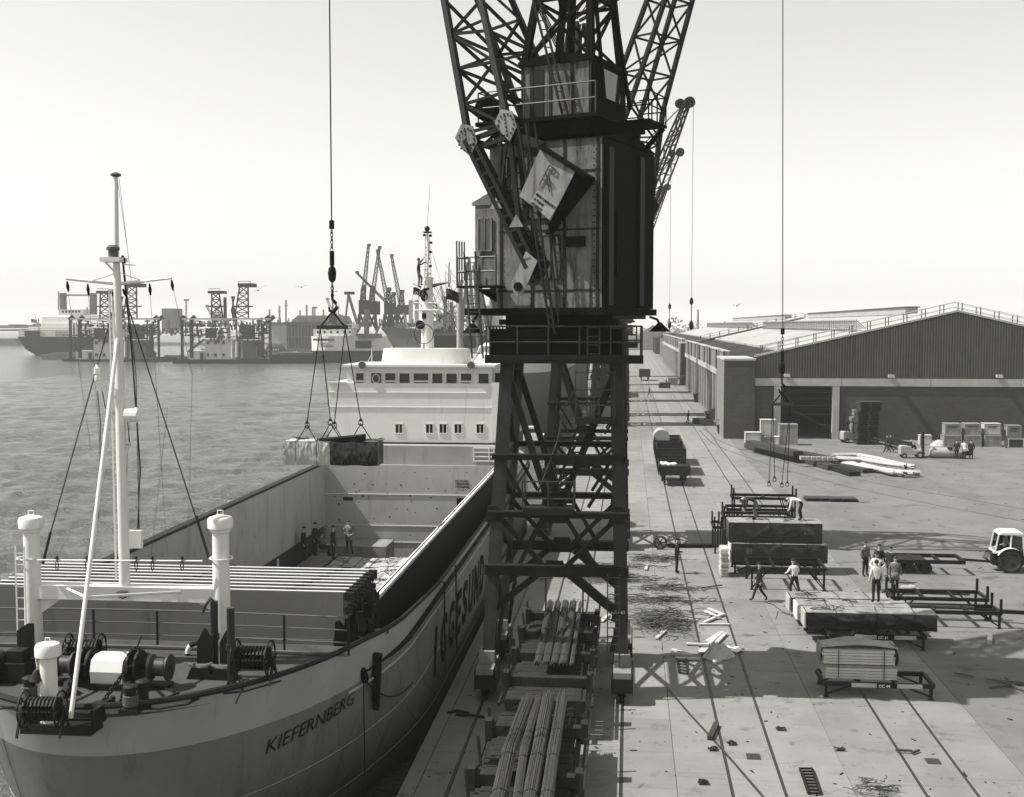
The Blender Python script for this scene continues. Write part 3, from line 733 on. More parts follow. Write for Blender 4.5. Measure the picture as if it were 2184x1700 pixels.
    ft = {(sx, sy): Vector((-.55 + sx*1.3, sy*1.35, 23.1)) for sx in (-1, 1) for sy in (-1, 1)}
    for k, p in ft.items():
        e = T + Vector((k[0]*.3, k[1]*.3, 0)); b.bar(p, e, .24 if detail == 2 else .3, None, .2)
    for sy in (-1, 1):
        truss(b, ft[(-1, sy)], T + Vector((-.3, sy*.3, 0)), ft[(1, sy)], T + Vector((.3, sy*.3, 0)), 4, .11, cross=detail == 2)
    for sx in (-1, 1):
        truss(b, ft[(sx, -1)], T + Vector((sx*.3, -.3, 0)), ft[(sx, 1)], T + Vector((sx*.3, .3, 0)), 4, .1)
    b.cyl((-.4, 0, 23.1), (-.7, 0, 31.5), .17, n=8)
    b.build('top_frame', D, root)
    # jib: cranked lattice, straddling the house
    hx, hzz = 11.2, 43.0
    el_f, el_r = Vector((2.75, 0, 20.4)), Vector((1.15, 0, 20.9))
    if detail == 2:
        a = L(1001, 300, 2.75); el_f = Vector((a.x, 0, a.z)); a = L(1085, 268, 2.75); el_r = Vector((a.x, 0, a.z))
        a = L(975, 232, 2.4); a2 = L(948, 0, 1.55); mf = Vector((a2.x, 0, a2.z)); a3 = L(1026, 0, 1.55); mr_ = Vector((a3.x, 0, a3.z))
    else:
        mf = Vector((4.5, 0, 25.8)); mr_ = Vector((2.85, 0, 25.8))
    hd_f, hd_r = Vector((hx, 0, hzz)), Vector((hx - .7, 0, hzz + .1))
    yw = {0: 2.75, 1: 1.55, 2: .45}
    def S(p, y): return Vector((p.x, y, p.z))
    P_ch = P
    for sy in (-1, 1):
        b = U(); cw = .2 if detail == 2 else .22
        b.bar(S(el_f, sy*yw[0]), S(mf, sy*yw[1]), cw, .26); b.bar(S(mf, sy*yw[1]), S(hd_f, sy*yw[2]), cw)
        b.bar(S(el_r, sy*yw[0]), S(mr_, sy*yw[1]), cw, .26); b.bar(S(mr_, sy*yw[1]), S(hd_r, sy*yw[2]), cw)
        b.build('jib_chord', P_ch, root)
        b = U(); lw = .1 if detail == 2 else .1
        truss(b, S(el_f, sy*yw[0]), S(mf, sy*yw[1]), S(el_r, sy*yw[0]), S(mr_, sy*yw[1]), 4, lw)
        truss(b, S(mf, sy*yw[1]), S(hd_f, sy*yw[2]), S(mr_, sy*yw[1]), S(hd_r, sy*yw[2]), 9, lw)
        b.build('jib_lattice', P_ch, root)
    b = U(); lw = .1
    for (e, m_, h_) in ((el_f, mf, hd_f), (el_r, mr_, hd_r)):
        truss(b, S(e, -yw[0]), S(m_, -yw[1]), S(e, yw[0]), S(m_, yw[1]), 4 if detail == 2 else 3, lw, cross=detail == 2)
        truss(b, S(m_, -yw[1]), S(h_, -yw[2]), S(m_, yw[1]), S(h_, yw[2]), 9, lw)
    b.build('jib_cross_bracing', P_ch, root)
    b = U(); b.cyl((hx, -.3, hzz + .1), (hx, .3, hzz + .1), .75, n=14); b.cyl((hx - 1.4, -.3, hzz - .1), (hx - 1.4, .3, hzz - .1), .6, n=14); b.build('head_sheave', D, root)
    # lower jib
    if detail == 2: a = L(1112, 612, 2.75); pv_ = Vector((a.x, 0, a.z)); a = L(1133, 573, 2.75); pk = Vector((a.x, 0, a.z)); a = L(1107, 475, 2.75); pm_ = Vector((a.x, 0, a.z)); a = L(1064, 437, 2.75); pj = Vector((a.x, 0, a.z))
    else: pv_ = Vector((.55, 0, 14.9)); pk = Vector((.2, 0, 15.4)); pm_ = Vector((.7, 0, 17.3)); pj = Vector((1.4, 0, 17.8))
    for sy in (-1, 1):
        b = U(); o1 = Vector((.13, 0, .06))
        e = S(el_f, sy*2.75); k1 = S(pk, sy*2.75)
        for yo in (.16, -.16):
            b.bar(e + Vector((.1, yo, 0)), k1 + Vector((.08, yo, 0)), .13, .16); b.bar(e + Vector((-.22, yo, .05)), k1 + Vector((-.22, yo, .2)), .11, .14)
        for k in range(9): p = vl(e, k1, (k + .5)/9); b.bar(p + Vector((.12, .17, 0)), p + Vector((-.22, .17, .1)), .1); b.bar(p + Vector((.12, -.17, 0)), p + Vector((-.22, -.17, .1)), .1)
        b.bar(S(el_r, sy*2.75), S(pm_, sy*2.75), .17, .14); b.bar(S(el_r, sy*2.75) + Vector((.3, 0, -.1)), S(pj, sy*2.75), .09); b.bar(S(el_r, sy*2.75), S(pj, sy*2.75), .08)
        b.bar(S(el_f, sy*2.75), S(el_r, sy*2.75), .16); b.bar(S(el_f, sy*2.75) + Vector((0, 0, -.35)), S(el_r, sy*2.75) + Vector((0, 0, -.4)), .16); b.bar(S(el_f, sy*2.75) + Vector((0, 0, .3)), S(el_r, sy*2.75) + Vector((0, 0, .1)), .1)
        b.bar(S(pj, sy*2.75), S(pm_, sy*2.75), .1)
        b.build('lower_jib', P, root)
        gm = M_('crane_plate') if detail == 2 else P; y0 = sy*2.93; y1 = y0 + sy*.04
        for c, s in ((el_f, .52), (el_r, .5)):
            g = U(); g.prism([(c.x + s*.9, c.z + .1), (c.x + s*.4, c.z + s*1.1), (c.x - s*.5, c.z + s*.9), (c.x - s*.85, c.z - s*.2), (c.x - s*.3, c.z - s*1.15), (c.x + s*.35, c.z - s*.6)], min(y0, y1), max(y0, y1)); g.build('gusset_plate', gm, root)
        for c, s in ((pm_, .28), (pj, .25)): g = U(); g.prism([(c.x, c.z + s), (c.x - s, c.z - s*.6), (c.x + s, c.z - s*.6)], min(y0, y1), max(y0, y1)); g.build('gusset_plate', gm, root)
        g = U(); g.prism([(pk.x - .35, pk.z + .25), (pk.x + .1, pk.z + .6), (pv_.x + .3, pv_.z + .1), (pv_.x + .15, pv_.z - .3), (pv_.x - .15, pv_.z - .3)], min(y0, y1), max(y0, y1))
        g.build('pivot_plate', gm, root)
        if detail == 2 and sy == 1:
            g = U()
            for c, s in ((el_f, .52), (el_r, .5)):
                for k in range(14): a_ = k/14*2*pi; g.cbox((c.x + cos(a_)*s*.62, 2.985, c.z + sin(a_)*s*.75), (.05, .04, .05))
                for k in range(6): g.cbox((c.x - .05 + k*.02, 2.985, c.z - .35 + k*.13), (.05, .04, .05))
            g.build('rivets', P, root, kind='stuff')
            g = U(); g.cyl((pv_.x, 2.9, pv_.z), (pv_.x, 3.05, pv_.z), .16, n=14); g.build('pivot_pin', D, root)
    b = U(); b.bar(S(el_f, -2.75), S(el_f, 2.75), .2); b.bar(S(el_r, -2.75), S(el_r, 2.75), .2); b.bar(S(pj, -2.75), S(pj, 2.75), .12) if detail < 2 else None; b.build('jib_tie', P, root)
    # luffing ballast box, tilted, on its lever
    bb = U()
    if detail == 2:
        q = [L(1152, 318, 3.35), L(1226, 367, 3.35), L(1174, 470, 3.35), L(1108, 418, 3.35)]
        o2 = [L(1160, 300, 2.55), L(1262, 383, 2.55)]
        ex = Vector((-.25, -.95, 0))
        back = [p + Vector((0, -.85, 0)) for p in q]
        lit = [q[0], q[1], q[2], q[3]]
        rr = [(q[1] - q[0]).normalized() * .62]
        bb.hexa(lit + back)
        bo = bb.build('ballast_box', M_('crane_plate'), root)
        d = rr[0]
        e2 = U(); A = [q[1], q[1] + d, L(1163, 503, 3.2), q[2]]
        A[1] = L(1257, 382, 2.9); A[2] = L(1163, 500, 2.9)
        e2.hexa([q[1] + Vector((-.01, -.02, 0)), A[1], A[2], q[2] + Vector((-.01, -.02, 0))] + [p + Vector((0, -.8, 0)) for p in (q[1], A[1], A[2], q[2])]); e2.build('ballast_end', D, bo)  # end face near black: its shade is put into the colour
        e3 = U(); e3.bar(q[0] + Vector((0, -.3, .06)), A[1] + Vector((0, .0, .05)), 1.0, .12); e3.build('ballast_lid', D, bo)
        e4 = U()
        for a_, c_ in (((1172, 352), (1150, 395)), ((1172, 352), (1186, 362)), ((1186, 362), (1182, 372)), ((1182, 372), (1168, 360)), ((1163, 372), (1180, 395)), ((1158, 383), (1176, 396)), ((1165, 370), (1172, 410))):
            e4.bar(L(*a_, 3.4), L(*c_, 3.4), .03)
        e4.build('ladder_frame', M_('steel'), bo)
        e5 = U(); pl = [L(1146, 405, 3.42), L(1189, 438, 3.42), L(1172, 470, 3.42), L(1130, 430, 3.42)]
        e5.add(pl + [p + Vector((0, -.03, 0)) for p in pl], [(0, 1, 2, 3), (7, 6, 5, 4), (0, 4, 5, 1), (1, 5, 6, 2), (2, 6, 7, 3), (3, 7, 4, 0)]); sb = e5.build('capacity_board', M_('board_grey'), bo)
        ang = -atan2((pl[1].z - pl[0].z), (pl[0].x - pl[1].x))
        for k, s_ in enumerate(('MAX CAPACITY', ' 3 TONS', ' AT 80 FT')):
            tme = text_mesh(s_, .125, .004, bold=.004)
            X = (pl[1] - pl[0]).normalized(); Z = Vector((0, 1, 0)); Y = Z.cross(X); Y = -Y if Y.z < 0 else Y
            org = pl[0] + X*.04 - Y*(.17 + .17*k) + Z*.012
            Z2 = X.cross(Y)
            Mx = Matrix(((X.x, Y.x, Z2.x, org.x), (X.y, Y.y, Z2.y, org.y), (X.z, Y.z, Z2.z, org.z), (0, 0, 0, 1)))
            tme.transform(R @ Mx); linkmesh('lettering', tme, bo)
        lv_ = U(); lv_.bar(L(1085, 285, 2.6), L(1160, 312, 2.9), .2, .3); lv_.bar(L(1100, 300, 2.6), L(1235, 372, 2.6), .15, .3); lv_.build('luffing_lever', P, root)
        # long access ladders up the near side
        for (p0, p1, p2, p3, y0, y1) in (((1104, 262), (1173, 700), (1121, 262), (1184, 712), 3.3, 3.0), ((1127, -40), (1199, 243), (1141, -40), (1211, 243), 1.9, 1.9)):
            a0, a1, b0, b1 = L(*p0, y0), L(*p1, y1), L(*p2, y0), L(*p3, y1)
            ll = U(); ll.bar(a0, a1, .07); ll.bar(b0, b1, .07)
            nn = int((a0 - a1).length / .32)
            for k in range(nn): ll.bar(vl(a0, a1, (k + .5)/nn), vl(b0, b1, (k + .5)/nn), .035)
            ll.build('ladder', P, root)
        hp = U(); hp.tube([L(1140, 262, 3.3), L(1162, 400, 3.2), L(1178, 560, 3.1), L(1192, 690, 3.0)], .035, 6); hp.tube([L(1128, 262, 3.3), L(1128, 420, 3.25), L(1150, 520, 3.1)], .03, 6); hp.build('ladder_rail', P, root)
        rp = U()
        for k in range(4):
            rp.tube([L(1197 + 4*k, 125, 1.2), Vector((hx - 1.2, -.1 + .07*k, hzz))], .025, 4)
        rp.build('hoist_rope_run', D, root)
    else:
        bb.box(-3.4, -1.0, -1.2, 1.2, 20.2, 22.0) if False else bb.prism([(-3.2, 18.6), (-1.6, 20.2), (-2.6, 21.4), (-4.1, 19.9)], 1.0, 2.4)
        bb.build('ballast_box', P, root)
    b = U()
    for y in (-.5, .5): b.bar((-.9, y*.6, 31.8), (hx*.42, y, 33.3), .16); b.bar((-.9, y*.6, 31.6), (-2.3, y*2.4, 21.2), .12)
    for y in (-.35, .35): b.tube([(-1.0, y*.5, 31.9), (hx - .6, y, hzz)], .04, 4)
    b.build('luffing_tie', D, root)
    return root, u, n
def hook_load(prefix_label, top_pt, x, Y, Yc_label, z_top, z_spread, wspread, z_sling, hooks, name='crane_hook'):
    h = thing(name, prefix_label, 'crane hook', (x, Y, 0))
    V = lambda a, c, z: Vector((a, c, z))
    b = MB(); b.tube([Vector(top_pt) - Vector((x, Y, 0)), V(0, 0, z_top)], .03, 6); b.build('hoist_rope', M_('wire'), h)
    b = MB(); z = z_top
    b.cyl(V(0, 0, z), V(0, 0, z - .35), .11, n=8); z -= .35
    for k in range(6): b.tube([V(cos(t)*.05*(1 if k % 2 else .3), sin(0)+cos(t)*.05*(.3 if k % 2 else 1), z - .09 + sin(t)*.11) for t in [i*pi/3 for i in range(6)]], .022, 4, closed=True); z -= .15
    b.build('chain', M_('black'), h)
    b = MB(); b.cyl(V(0, 0, z), V(0, 0, z - .6), .1, n=8); z -= .6; b.build('swivel', M_('black'), h)
    b = MB()
    zend = z_spread + .8
    k = 0
    while z > zend + 2.3:
        b.tube([V(cos(t)*.055*(1 if k % 2 else .25), cos(t)*.055*(.25 if k % 2 else 1), z - .09 + sin(t)*.11) for t in [i*pi/3 for i in range(6)]], .022, 4, closed=True); z -= .15; k += 1
    b.build('chain', M_('black'), h)
    b = MB(); b.lathe(V(0, 0, z - .7), [(.05, 0), (.15, .12), (.18, .4), (.14, .6), (.05, .7)], 12); z -= .7; b.build('weight', M_('black'), h)
    b = MB(); k = 0
    while z > zend + .55:
        b.tube([V(cos(t)*.055*(1 if k % 2 else .25), cos(t)*.055*(.25 if k % 2 else 1), z - .09 + sin(t)*.11) for t in [i*pi/3 for i in range(6)]], .022, 4, closed=True); z -= .15; k += 1
    b.build('chain', M_('black'), h)
    b = MB(); zz = zend
    b.tube([V(0, 0, zz + .6), V(0, 0, zz + .35), V(.14, 0, zz + .2), V(.17, 0, zz), V(.05, 0, zz - .17), V(-.12, 0, zz - .12), V(-.16, 0, zz + .05)], [.05, .06, .07, .08, .09, .06, .03], 8); b.build('hook', M_('black'), h)
    b = MB()
    for s in (-1, 1): b.tube([V(.0, 0, zend - .15), V(s*wspread/2, 0, z_spread)], .04, 5)
    b.build('bridle_chain', M_('black'), h)
    b = MB(); b.bar((-wspread/2 - .12, 0, z_spread), (wspread/2 + .12, 0, z_spread), .13, .16); b.build('spreader_beam', M_('steel'), h)
    for (dx, dy, zz, s) in hooks:
        b = MB(); b.tube([V(s*wspread/2, 0, z_spread - .05), V(dx, dy, zz)], .022, 5); b.ball(V(dx, dy, zz), .07, 6, 4)
        b.tube([V(dx + cos(t)*.0 + sin(t)*.1, dy, zz - .12 + cos(t)*.12) for t in [i*pi/3 for i in range(6)]], .025, 4, closed=True)
        b.build('sling_leg', M_('black'), h)
    return h
YC = 43.7
c1, u1, n1 = crane(-2.6, YC, (-.927, .375), 'nearest dark weathered portal crane straddling the rail wagons, jib to the left', 2)
others = [(72.0, (.78, -.62), 1, 'second portal crane, lattice jib slewed right, directly behind the nearest crane'),
          (157.0, (.93, .36), 1, 'third crane along the quay, the taller jib head right of the dark crane house'),
          (174.0, (-.35, .93), 0, 'distant portal crane hidden by the nearest one, casting a shadow stripe'),
          (206.0, (.995, .08), 0, 'fourth crane along the quay, lower jib head leaning right just below the taller one'),
          (232.0, (-.2, .97), 0, 'portal crane beyond the lower jib head, between the last two shadow stripes'),
          (262.0, (.9, -.3), 0, 'distant crane with thin lattice jib slewed towards the shed roofs'),
          (304.0, (-.3, .95), 0, 'last portal crane on the quay, its thin shadow stripe by the far wagon')]
for (y, sl, d, lab) in others: crane(-2.6, y, sl, lab, d)
# hook and load over the ship hold
def jib_r(px):
    lo, hi = 6.0, 14.0
    for _ in range(30):
        m_ = (lo + hi)/2; p = Vector((-2.6, YC, 8)) + u1*m_ - CAM
        if 1092 + FL*p.dot(RGT)/p.dot(FWD) > px: lo = m_
        else: hi = m_
    return lo
hp = Vector((-2.6, YC, 0)) + u1 * jib_r(712)
LX, LY = hp.x, hp.y
hz_ = DY(715, 655, LY)
sp = DY(717, 698, LY)
load_z = DY(705, 938, LY).z
hk1 = hook_load('chain hook with spreader beam over the ship hold, carrying wrapped timber packs', (LX, LY, 43), LX, LY, '', DY(718, 470, LY).z, sp.z, 1.05, 0,
    [(-1.0, -.45, load_z + .75, -1), (-.25, .45, load_z + .8, -1), (.15, -.45, load_z + .75, 1), (1.05, .45, load_z + .8, 1)])
b = MB()
for x, s in ((-1.0, -.45), (-.25, .45), (.15, -.45), (1.05, .45)):
    for d in (-.4, .4): b.tube([(x, s, load_z + .65), (x + d, s*1.2, load_z)], .02, 4)
b.build('sling_leg', M_('black'), hk1, kind='stuff')
# hook of the second crane over the yard
YH = 66.0
hk2 = hook_load('empty chain hook with spreader beam and dangling slings, over the yard', (DY(1663, 0, YH).x, YH, 43), DY(1667, 860, YH).x, YH, '', DY(1668, 700, YH).z, DY(1666, 862, YH).z, .95, 0,
    [(-.65, -.2, 13.3 - 330*YH/2500, -1), (-.3, .2, 13.3 - 322*YH/2500, -1), (.05, -.2, 13.3 - 332*YH/2500, 1), (.4, .2, 13.3 - 332*YH/2500, 1)])
for (px, y, zt) in ((1474, 157 + 4, 43), (1428, 206, 43)):
    p = DY(px, 650, y + 1); h = thing('crane_hook', ('right' if px > 1450 else 'left') + ' of two distant hook blocks hanging beside the shed roofs', 'crane hook', (p.x, y, 0), 0, 'distant crane hooks')
    b = MB(); b.tube([(0, 0, zt), (0, 0, 17)], .03, 4); b.build('hoist_rope', M_('wire'), h)
    b = MB(); b.lathe((0, 0, 12.6), [(.06, 0), (.3, .3), (.3, .9), (.1, 1.3)], 8); b.cyl((0, 0, 13.9), (0, 0, 17), .07, n=5); b.lathe((0, 0, 16), [(.06, 0), (.25, .2), (.25, .7), (.1, 1.0)], 8); b.build('hook_block', M_('black'), h)
# ================================================================== the timber ship
SX = -12.95
ship = thing('cargo_ship', 'grey and white timber ship with open hold and white bridge, moored along the quay', 'ship', (SX, 50, 0))
def sb(mb): mb.v = [p - Vector((SX, 50, 0)) for p in mb.v]; return mb
def sbuild(mb, name, m, parent=None, smooth=False, kind=None):
    o = sb(mb).build(name, M_(m), parent or ship, smooth, kind); return o
ZB = 4.4
def topz(Y):                              # bulwark top
    if Y < 32: return 4.45
    if Y < 42: return lerp(4.45, 3.8, (Y - 32)/10)
    return 3.8
def hull_pt(t, zf, side=1, off=0.0):
    """t 0 at the stem .. 1 at the stern; zf 0 bottom .. 1 deck edge"""
    w = zf
    Yt = lerp(27.7, 25.6, w); Yf = lerp(53, 36, w ** .45); B = lerp(5.75, 6.02, w)
    p = lerp(1.6, 2.0, min(1, w * 2)); q = lerp(.8, .5, min(1, w * 2))
    if t < 0.5:
        c = cos(t * pi); Y = Yf - (Yf - Yt) * c; x = B * max(0, (1 - abs(c) ** p)) ** q
    else:
        k = (t - .5) / .5; Y = lerp(Yf, 90, k); x = B * (1 - max(0, (k - .8)/.2) ** 2 * .25)
    return Y, x
def hullv(t, z, side=1, off=0.0):
    Yg, _ = hull_pt(t, 1); tz = topz(Yg); w = max(0, min(1, (z + 2.9)/(tz + 2.9)))
    Y, x = hull_pt(t, w)
    return Vector((SX + side * (x + off), Y, z))
NT = 64
ts = [(i/NT)**1.25 for i in range(NT + 1)]
def hull_part(name, m, zlo, zhi, nz, off=0.0, smooth=True):
    for side in (-1, 1):
        b = MB()
        def fn(a, c):
            t_ = ts[min(NT, round(a*NT))]; Yg, _ = hull_pt(t_, 1)
            z0 = zlo(Yg) if callable(zlo) else zlo; z1 = zhi(Yg) if callable(zhi) else zhi
            return hullv(t_, lerp(z0, z1, c), side, off)
        b.grid(fn, NT, nz); sbuild(b, name, m, None, smooth)
band = lambda Y: (3.12 if Y < 31 else lerp(3.12, 3.5, min(1, (Y - 31)/8)))
hull_part('hull_side', 'hull', -2.9, band, 14)
hull_part('bulwark', 'hull_light', lambda Y: band(Y) + .001, lambda Y: topz(Y), 4)
# rubbing strake and capping rail
for side in (-1, 1):
    b = MB(); b.tube([hullv(t_, 3.36, side, .04) for t_ in [lerp(.36, 1, k/40) for k in range(41)]], [lerp(.02, .10, min(1, k/8)) for k in range(41)], 6); sbuild(b, 'rubbing_strake', 'black')
    b = MB(); b.tube([hullv(t_, 2.98, side, .03) for t_ in [lerp(.33, 1, k/40) for k in range(41)]], .05, 6); sbuild(b, 'moulding', 'hull_light')
    b = MB(); b.tube([hullv(t_, topz(hull_pt(t_, 1)[0]), side, .0) for t_ in ts], .075, 6); sbuild(b, 'capping_rail', 'machine')
    for z in (1.2, -.6):
        b = MB(); b.tube([hullv(t_, z, side, .0) for t_ in ts], .012, 4); sbuild(b, 'plate_seam', 'hull_light')
for k in range(1, 15):
    t_ = .06 + k*.062
    for side in (-1, 1): b = MB(); b.tube([hullv(t_ + .006*sin(j), lerp(-1.8, band(hull_pt(t_, 1)[0]), j/8), side, 0) for j in range(9)], .009, 4); sbuild(b, 'plate_seam', 'hull')
# fairlead slot and recess on the bow
def hull_at_px(px, py, off=0.02):       # nearest hull point to a viewing ray
    best = None
    for i in range(500):
        t_ = i/500 * .5
        for j in range(80):
            z = lerp(0, 4.4, j/79); p = hullv(t_, z, 1, off); r = p - CAM; d = r.dot(FWD); x = 1092 + FL * r.dot(RGT)/d; y = 850 - FL * r.dot(UPV)/d
            e = (x - px)**2 + (y - py)**2
            if best is None or e < best[0]: best = (e, p, t_, z)
    return best
_, pp, tt_, zz_ = hull_at_px(776, 1442)
b = MB(); b.tube([hullv(tt_ + .0 + .004*cos(a), zz_ + .28*sin(a), 1, .03) for a in [k*pi/6 for k in range(12)]], .05, 5, closed=True)
sbuild(b, 'fairlead', 'black')
b = MB(); b.add([hullv(tt_ + .004*cos(a), zz_ + .25*sin(a), 1, .045) for a in [k*pi/6 for k in range(12)]], [tuple(range(12))]); sbuild(b, 'fairlead_hole', 'black')
_, p2, t2, z2 = hull_at_px(797, 1400)
_, p3, t3, z3 = hull_at_px(795, 1512)
b = MB(); b.bar(p2 + Vector((.12, -.05, .1)), p3 + Vector((.12, -.05, 0)), .26, .14, .2); sbuild(b, 'timber_fender', 'machine')
# lettering laid on the hull
def hull_text(s, size, t0, z0, rise, shear, m='black', bold=0.0, sx=1.0):
    me = text_mesh(s, size, 0.0, shear, bold, M_(m))
    bm = bmesh.new(); bm.from_mesh(me)
    bmesh.ops.triangulate(bm, faces=bm.faces)
    # arclength table along the deck-level outline
    zs = z0
    tab = [(0, t0)]; pv = hullv(t0, zs); tcur = t0; acc = 0
    while tcur < 1:
        tcur += .002; p = hullv(tcur, zs); acc += (p - pv).length; pv = p; tab.append((acc, tcur))
    def t_at(a):
        for k in range(1, len(tab)):
            if tab[k][0] >= a: f = (a - tab[k-1][0])/(tab[k][0] - tab[k-1][0]); return lerp(tab[k-1][1], tab[k][1], f)
        return 1
    for v in bm.verts:
        a = v.co.x * sx; z = z0 + v.co.y + rise * a
        q = hullv(t_at(a), z, 1, .03); v.co = q - Vector((SX, 50, 0))
    bm.to_mesh(me); bm.free()
    return linkmesh('lettering', me, ship)
_, pk_, tk, zk = hull_at_px(563, 1612)
for k, chx in enumerate('KIEFERNBERG'):
    a = k * .47 + (.0 if k < 2 else -.18)
    pass
hull_text('KIEFERNBERG', .58, tk, zk, .075, .45, m='machine', bold=0, sx=1.12)
def side_text(s, Y0, Y1, z0, z1, X):
    n = len(s); wd = (Y1 - Y0)/n
    for k, ch in enumerate(s):
        me = text_mesh(ch, 1.0, 0.02, bold=.035)
        xs = [v.co.x for v in me.vertices]; ys = [v.co.y for v in me.vertices]; a, c = min(xs), max(xs); e, f = min(ys), max(ys)
        lw = wd*.74 if ch != 'I' else wd*.2
        for v in me.vertices:
            yy = Y0 + wd*(k + .5) + ((v.co.x - a)/(c - a) - .5)*lw; z = lerp(z0, z1, (v.co.y - e)/(f - e))
            # follow the hull side
            w = (z + 2.9)/(3.8 + 2.9); lo, hi = .03, 1
            for _ in range(24):
                mid = (lo + hi)/2
                if hull_pt(mid, w)[0] < yy: lo = mid
                else: hi = mid
            v.co = Vector((hullv(lo, z, 1, .03).x - SX, yy - 50, z))
        linkmesh('letter', me, ship)
side_text('IGGESUND', 41.0, 56.5, .35, 2.25, 0)
# forecastle deck
FD = 4.3
b = MB(); pts = [hullv(t_, FD, 1, -.06) for t_ in ts if hull_pt(t_, .98)[0] < 33.6]; left = [Vector((2*SX - p.x, p.y, p.z)) for p in reversed(pts[1:])]
poly = pts + [Vector((SX + 5.9, 33.8, FD)), Vector((SX - 5.9, 33.8, FD))] + left
b.add(poly + [p - Vector((0, 0, .15)) for p in poly], [tuple(range(len(poly)))] + [(i, (i+1) % len(poly), (i+1) % len(poly) + len(poly), i + len(poly)) for i in range(len(poly))])
sbuild(b, 'forecastle_deck', 'deck')
for side in (-1, 1):
    b = MB(); tt = [k/60 for k in range(61) if 33.9 < hull_pt(k/60, .83)[0] < 89]
    b.grid(lambda a, c: (lambda p: Vector((lerp(SX + side*(4.6 if side > 0 else 5.5), max(p.x, SX + 4.61) if side > 0 else min(p.x, SX - 5.51), c), p.y, 2.7)))(hullv(tt[round(a*(len(tt)-1))], 2.7, side, -.03)), len(tt) - 1, 1)
    sbuild(b, 'side_deck', 'deck')
b = MB(); b.box(SX - 5.75, SX + 5.75, 33.6, 33.84, 3.9, 4.2); sbuild(b, 'forecastle_bulkhead', 'hatch')
# bow notch plate and roller
nb = G(90, 1574, 4.4)
b = MB(); b.box(SX - .95, SX + .75, 25.2, 26.0, 3.9, 4.12); b.box(SX - .95, SX - .85, 25.2, 26.3, 4.1, 4.5); b.box(SX + .75, SX + .85, 25.2, 26.3, 4.1, 4.5); sbuild(b, 'bow_platform', 'machine')
# hold
HL, HR, HT, Y0h, Y1h = -18.25, -7.72, 4.9, 34.2, 69.0
b = MB(); b.box(HL - .15, HL, Y0h, Y1h, 1.2, HT); sbuild(b, 'hold_side', 'hold')
b = MB(); b.box(HR, HR + .12, Y0h, Y1h, 2.9, HT - .04); sbuild(b, 'coaming_side', 'hold')
b = MB(); b.box(HR + .125, HR + .16, Y0h, Y1h, 2.91, HT - .05); sbuild(b, 'coaming_outer_face', 'black')
b = MB(); b.box(HL - .35, HL + .02, Y0h, Y1h, HT, HT + .12); sbuild(b, 'coaming_rail', 'machine')
for k, (xa, xb, m_) in enumerate(((HR - .12, HR - .07, 'white'), (HR - .04, HR + .02, 'machine'), (HR + .03, HR + .12, 'white'))):
    b = MB(); b.box(xa, xb, Y0h + .6, Y1h, HT - .03 + .02*k, HT + .06 + .02*k); sbuild(b, 'coaming_rail', m_)
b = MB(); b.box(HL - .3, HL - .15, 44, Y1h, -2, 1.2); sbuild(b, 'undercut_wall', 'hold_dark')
b = MB(); b.box(HL, HR, Y1h, Y1h + .2, -2, HT); sbuild(b, 'hold_bulkhead', 'hold')
for z in (3.1, 1.2, .2):
    b = MB(); b.box(HL + .02, HR - .02, Y1h - .04, Y1h, z, z + .035); sbuild(b, 'weld_seam', 'white')
p = DY(742, 1064, Y1h); b = MB(); b.box(p.x - .3, p.x + .3, Y1h - .02, Y1h + .01, p.z - .1, p.z + .1); sbuild(b, 'vent_slot', 'black')
p = DY(984, 1075, Y1h); b = MB(); b.box(p.x - .28, p.x + .28, Y1h - .02, Y1h + .01, p.z - .35, p.z + .35); sbuild(b, 'access_hole', 'black')
random.seed(21)
b = MB()
for k in range(90):
    x, z = random.uniform(HL + .5, HR - .3), random.uniform(.4, 4.6); s = random.uniform(.02, .07)
    n_ = 5; b.add([(x + cos(a)*s*random.uniform(.5, 1.6), Y1h - .012, z + sin(a)*s*random.uniform(.3, 1.1)) for a in [i*2*pi/n_ for i in range(n_)]], [tuple(range(n_))])
sbuild(b, 'scuff_marks', 'machine', kind='stuff')
b = MB()
for k in range(70):
    y, z = random.uniform(Y0h + 2, Y1h - .5), random.uniform(1.5, 4.7); l = random.uniform(.1, .5)
    b.add([(HL + .012, y, z), (HL + .012, y + .03, z), (HL + .012, y + .05, z - l), (HL + .012, y + .03, z - l)], [(0, 1, 2, 3)])
sbuild(b, 'scratch_marks', 'machine', kind='stuff')
for i, (s_, py) in enumerate((('RAUCHEN', 1028), ('VERBOTEN', 1034), ('No Smoking', 1040))):
    p = DY(971, py, Y1h - .02); me = text_mesh(s_, .17, .004, bold=.004); o = linkmesh('lettering', me, ship, (p.x - SX, p.y - 50, p.z)); o.rotation_euler = (pi/2, 0, 0)
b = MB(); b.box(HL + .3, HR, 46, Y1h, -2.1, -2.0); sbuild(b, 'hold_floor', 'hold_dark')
b = MB(); b.cyl((HL + .2, 58.6, -1.6), (HL + .2, 58.6, 1.2), .06); sbuild(b, 'hold_pillar', 'white')
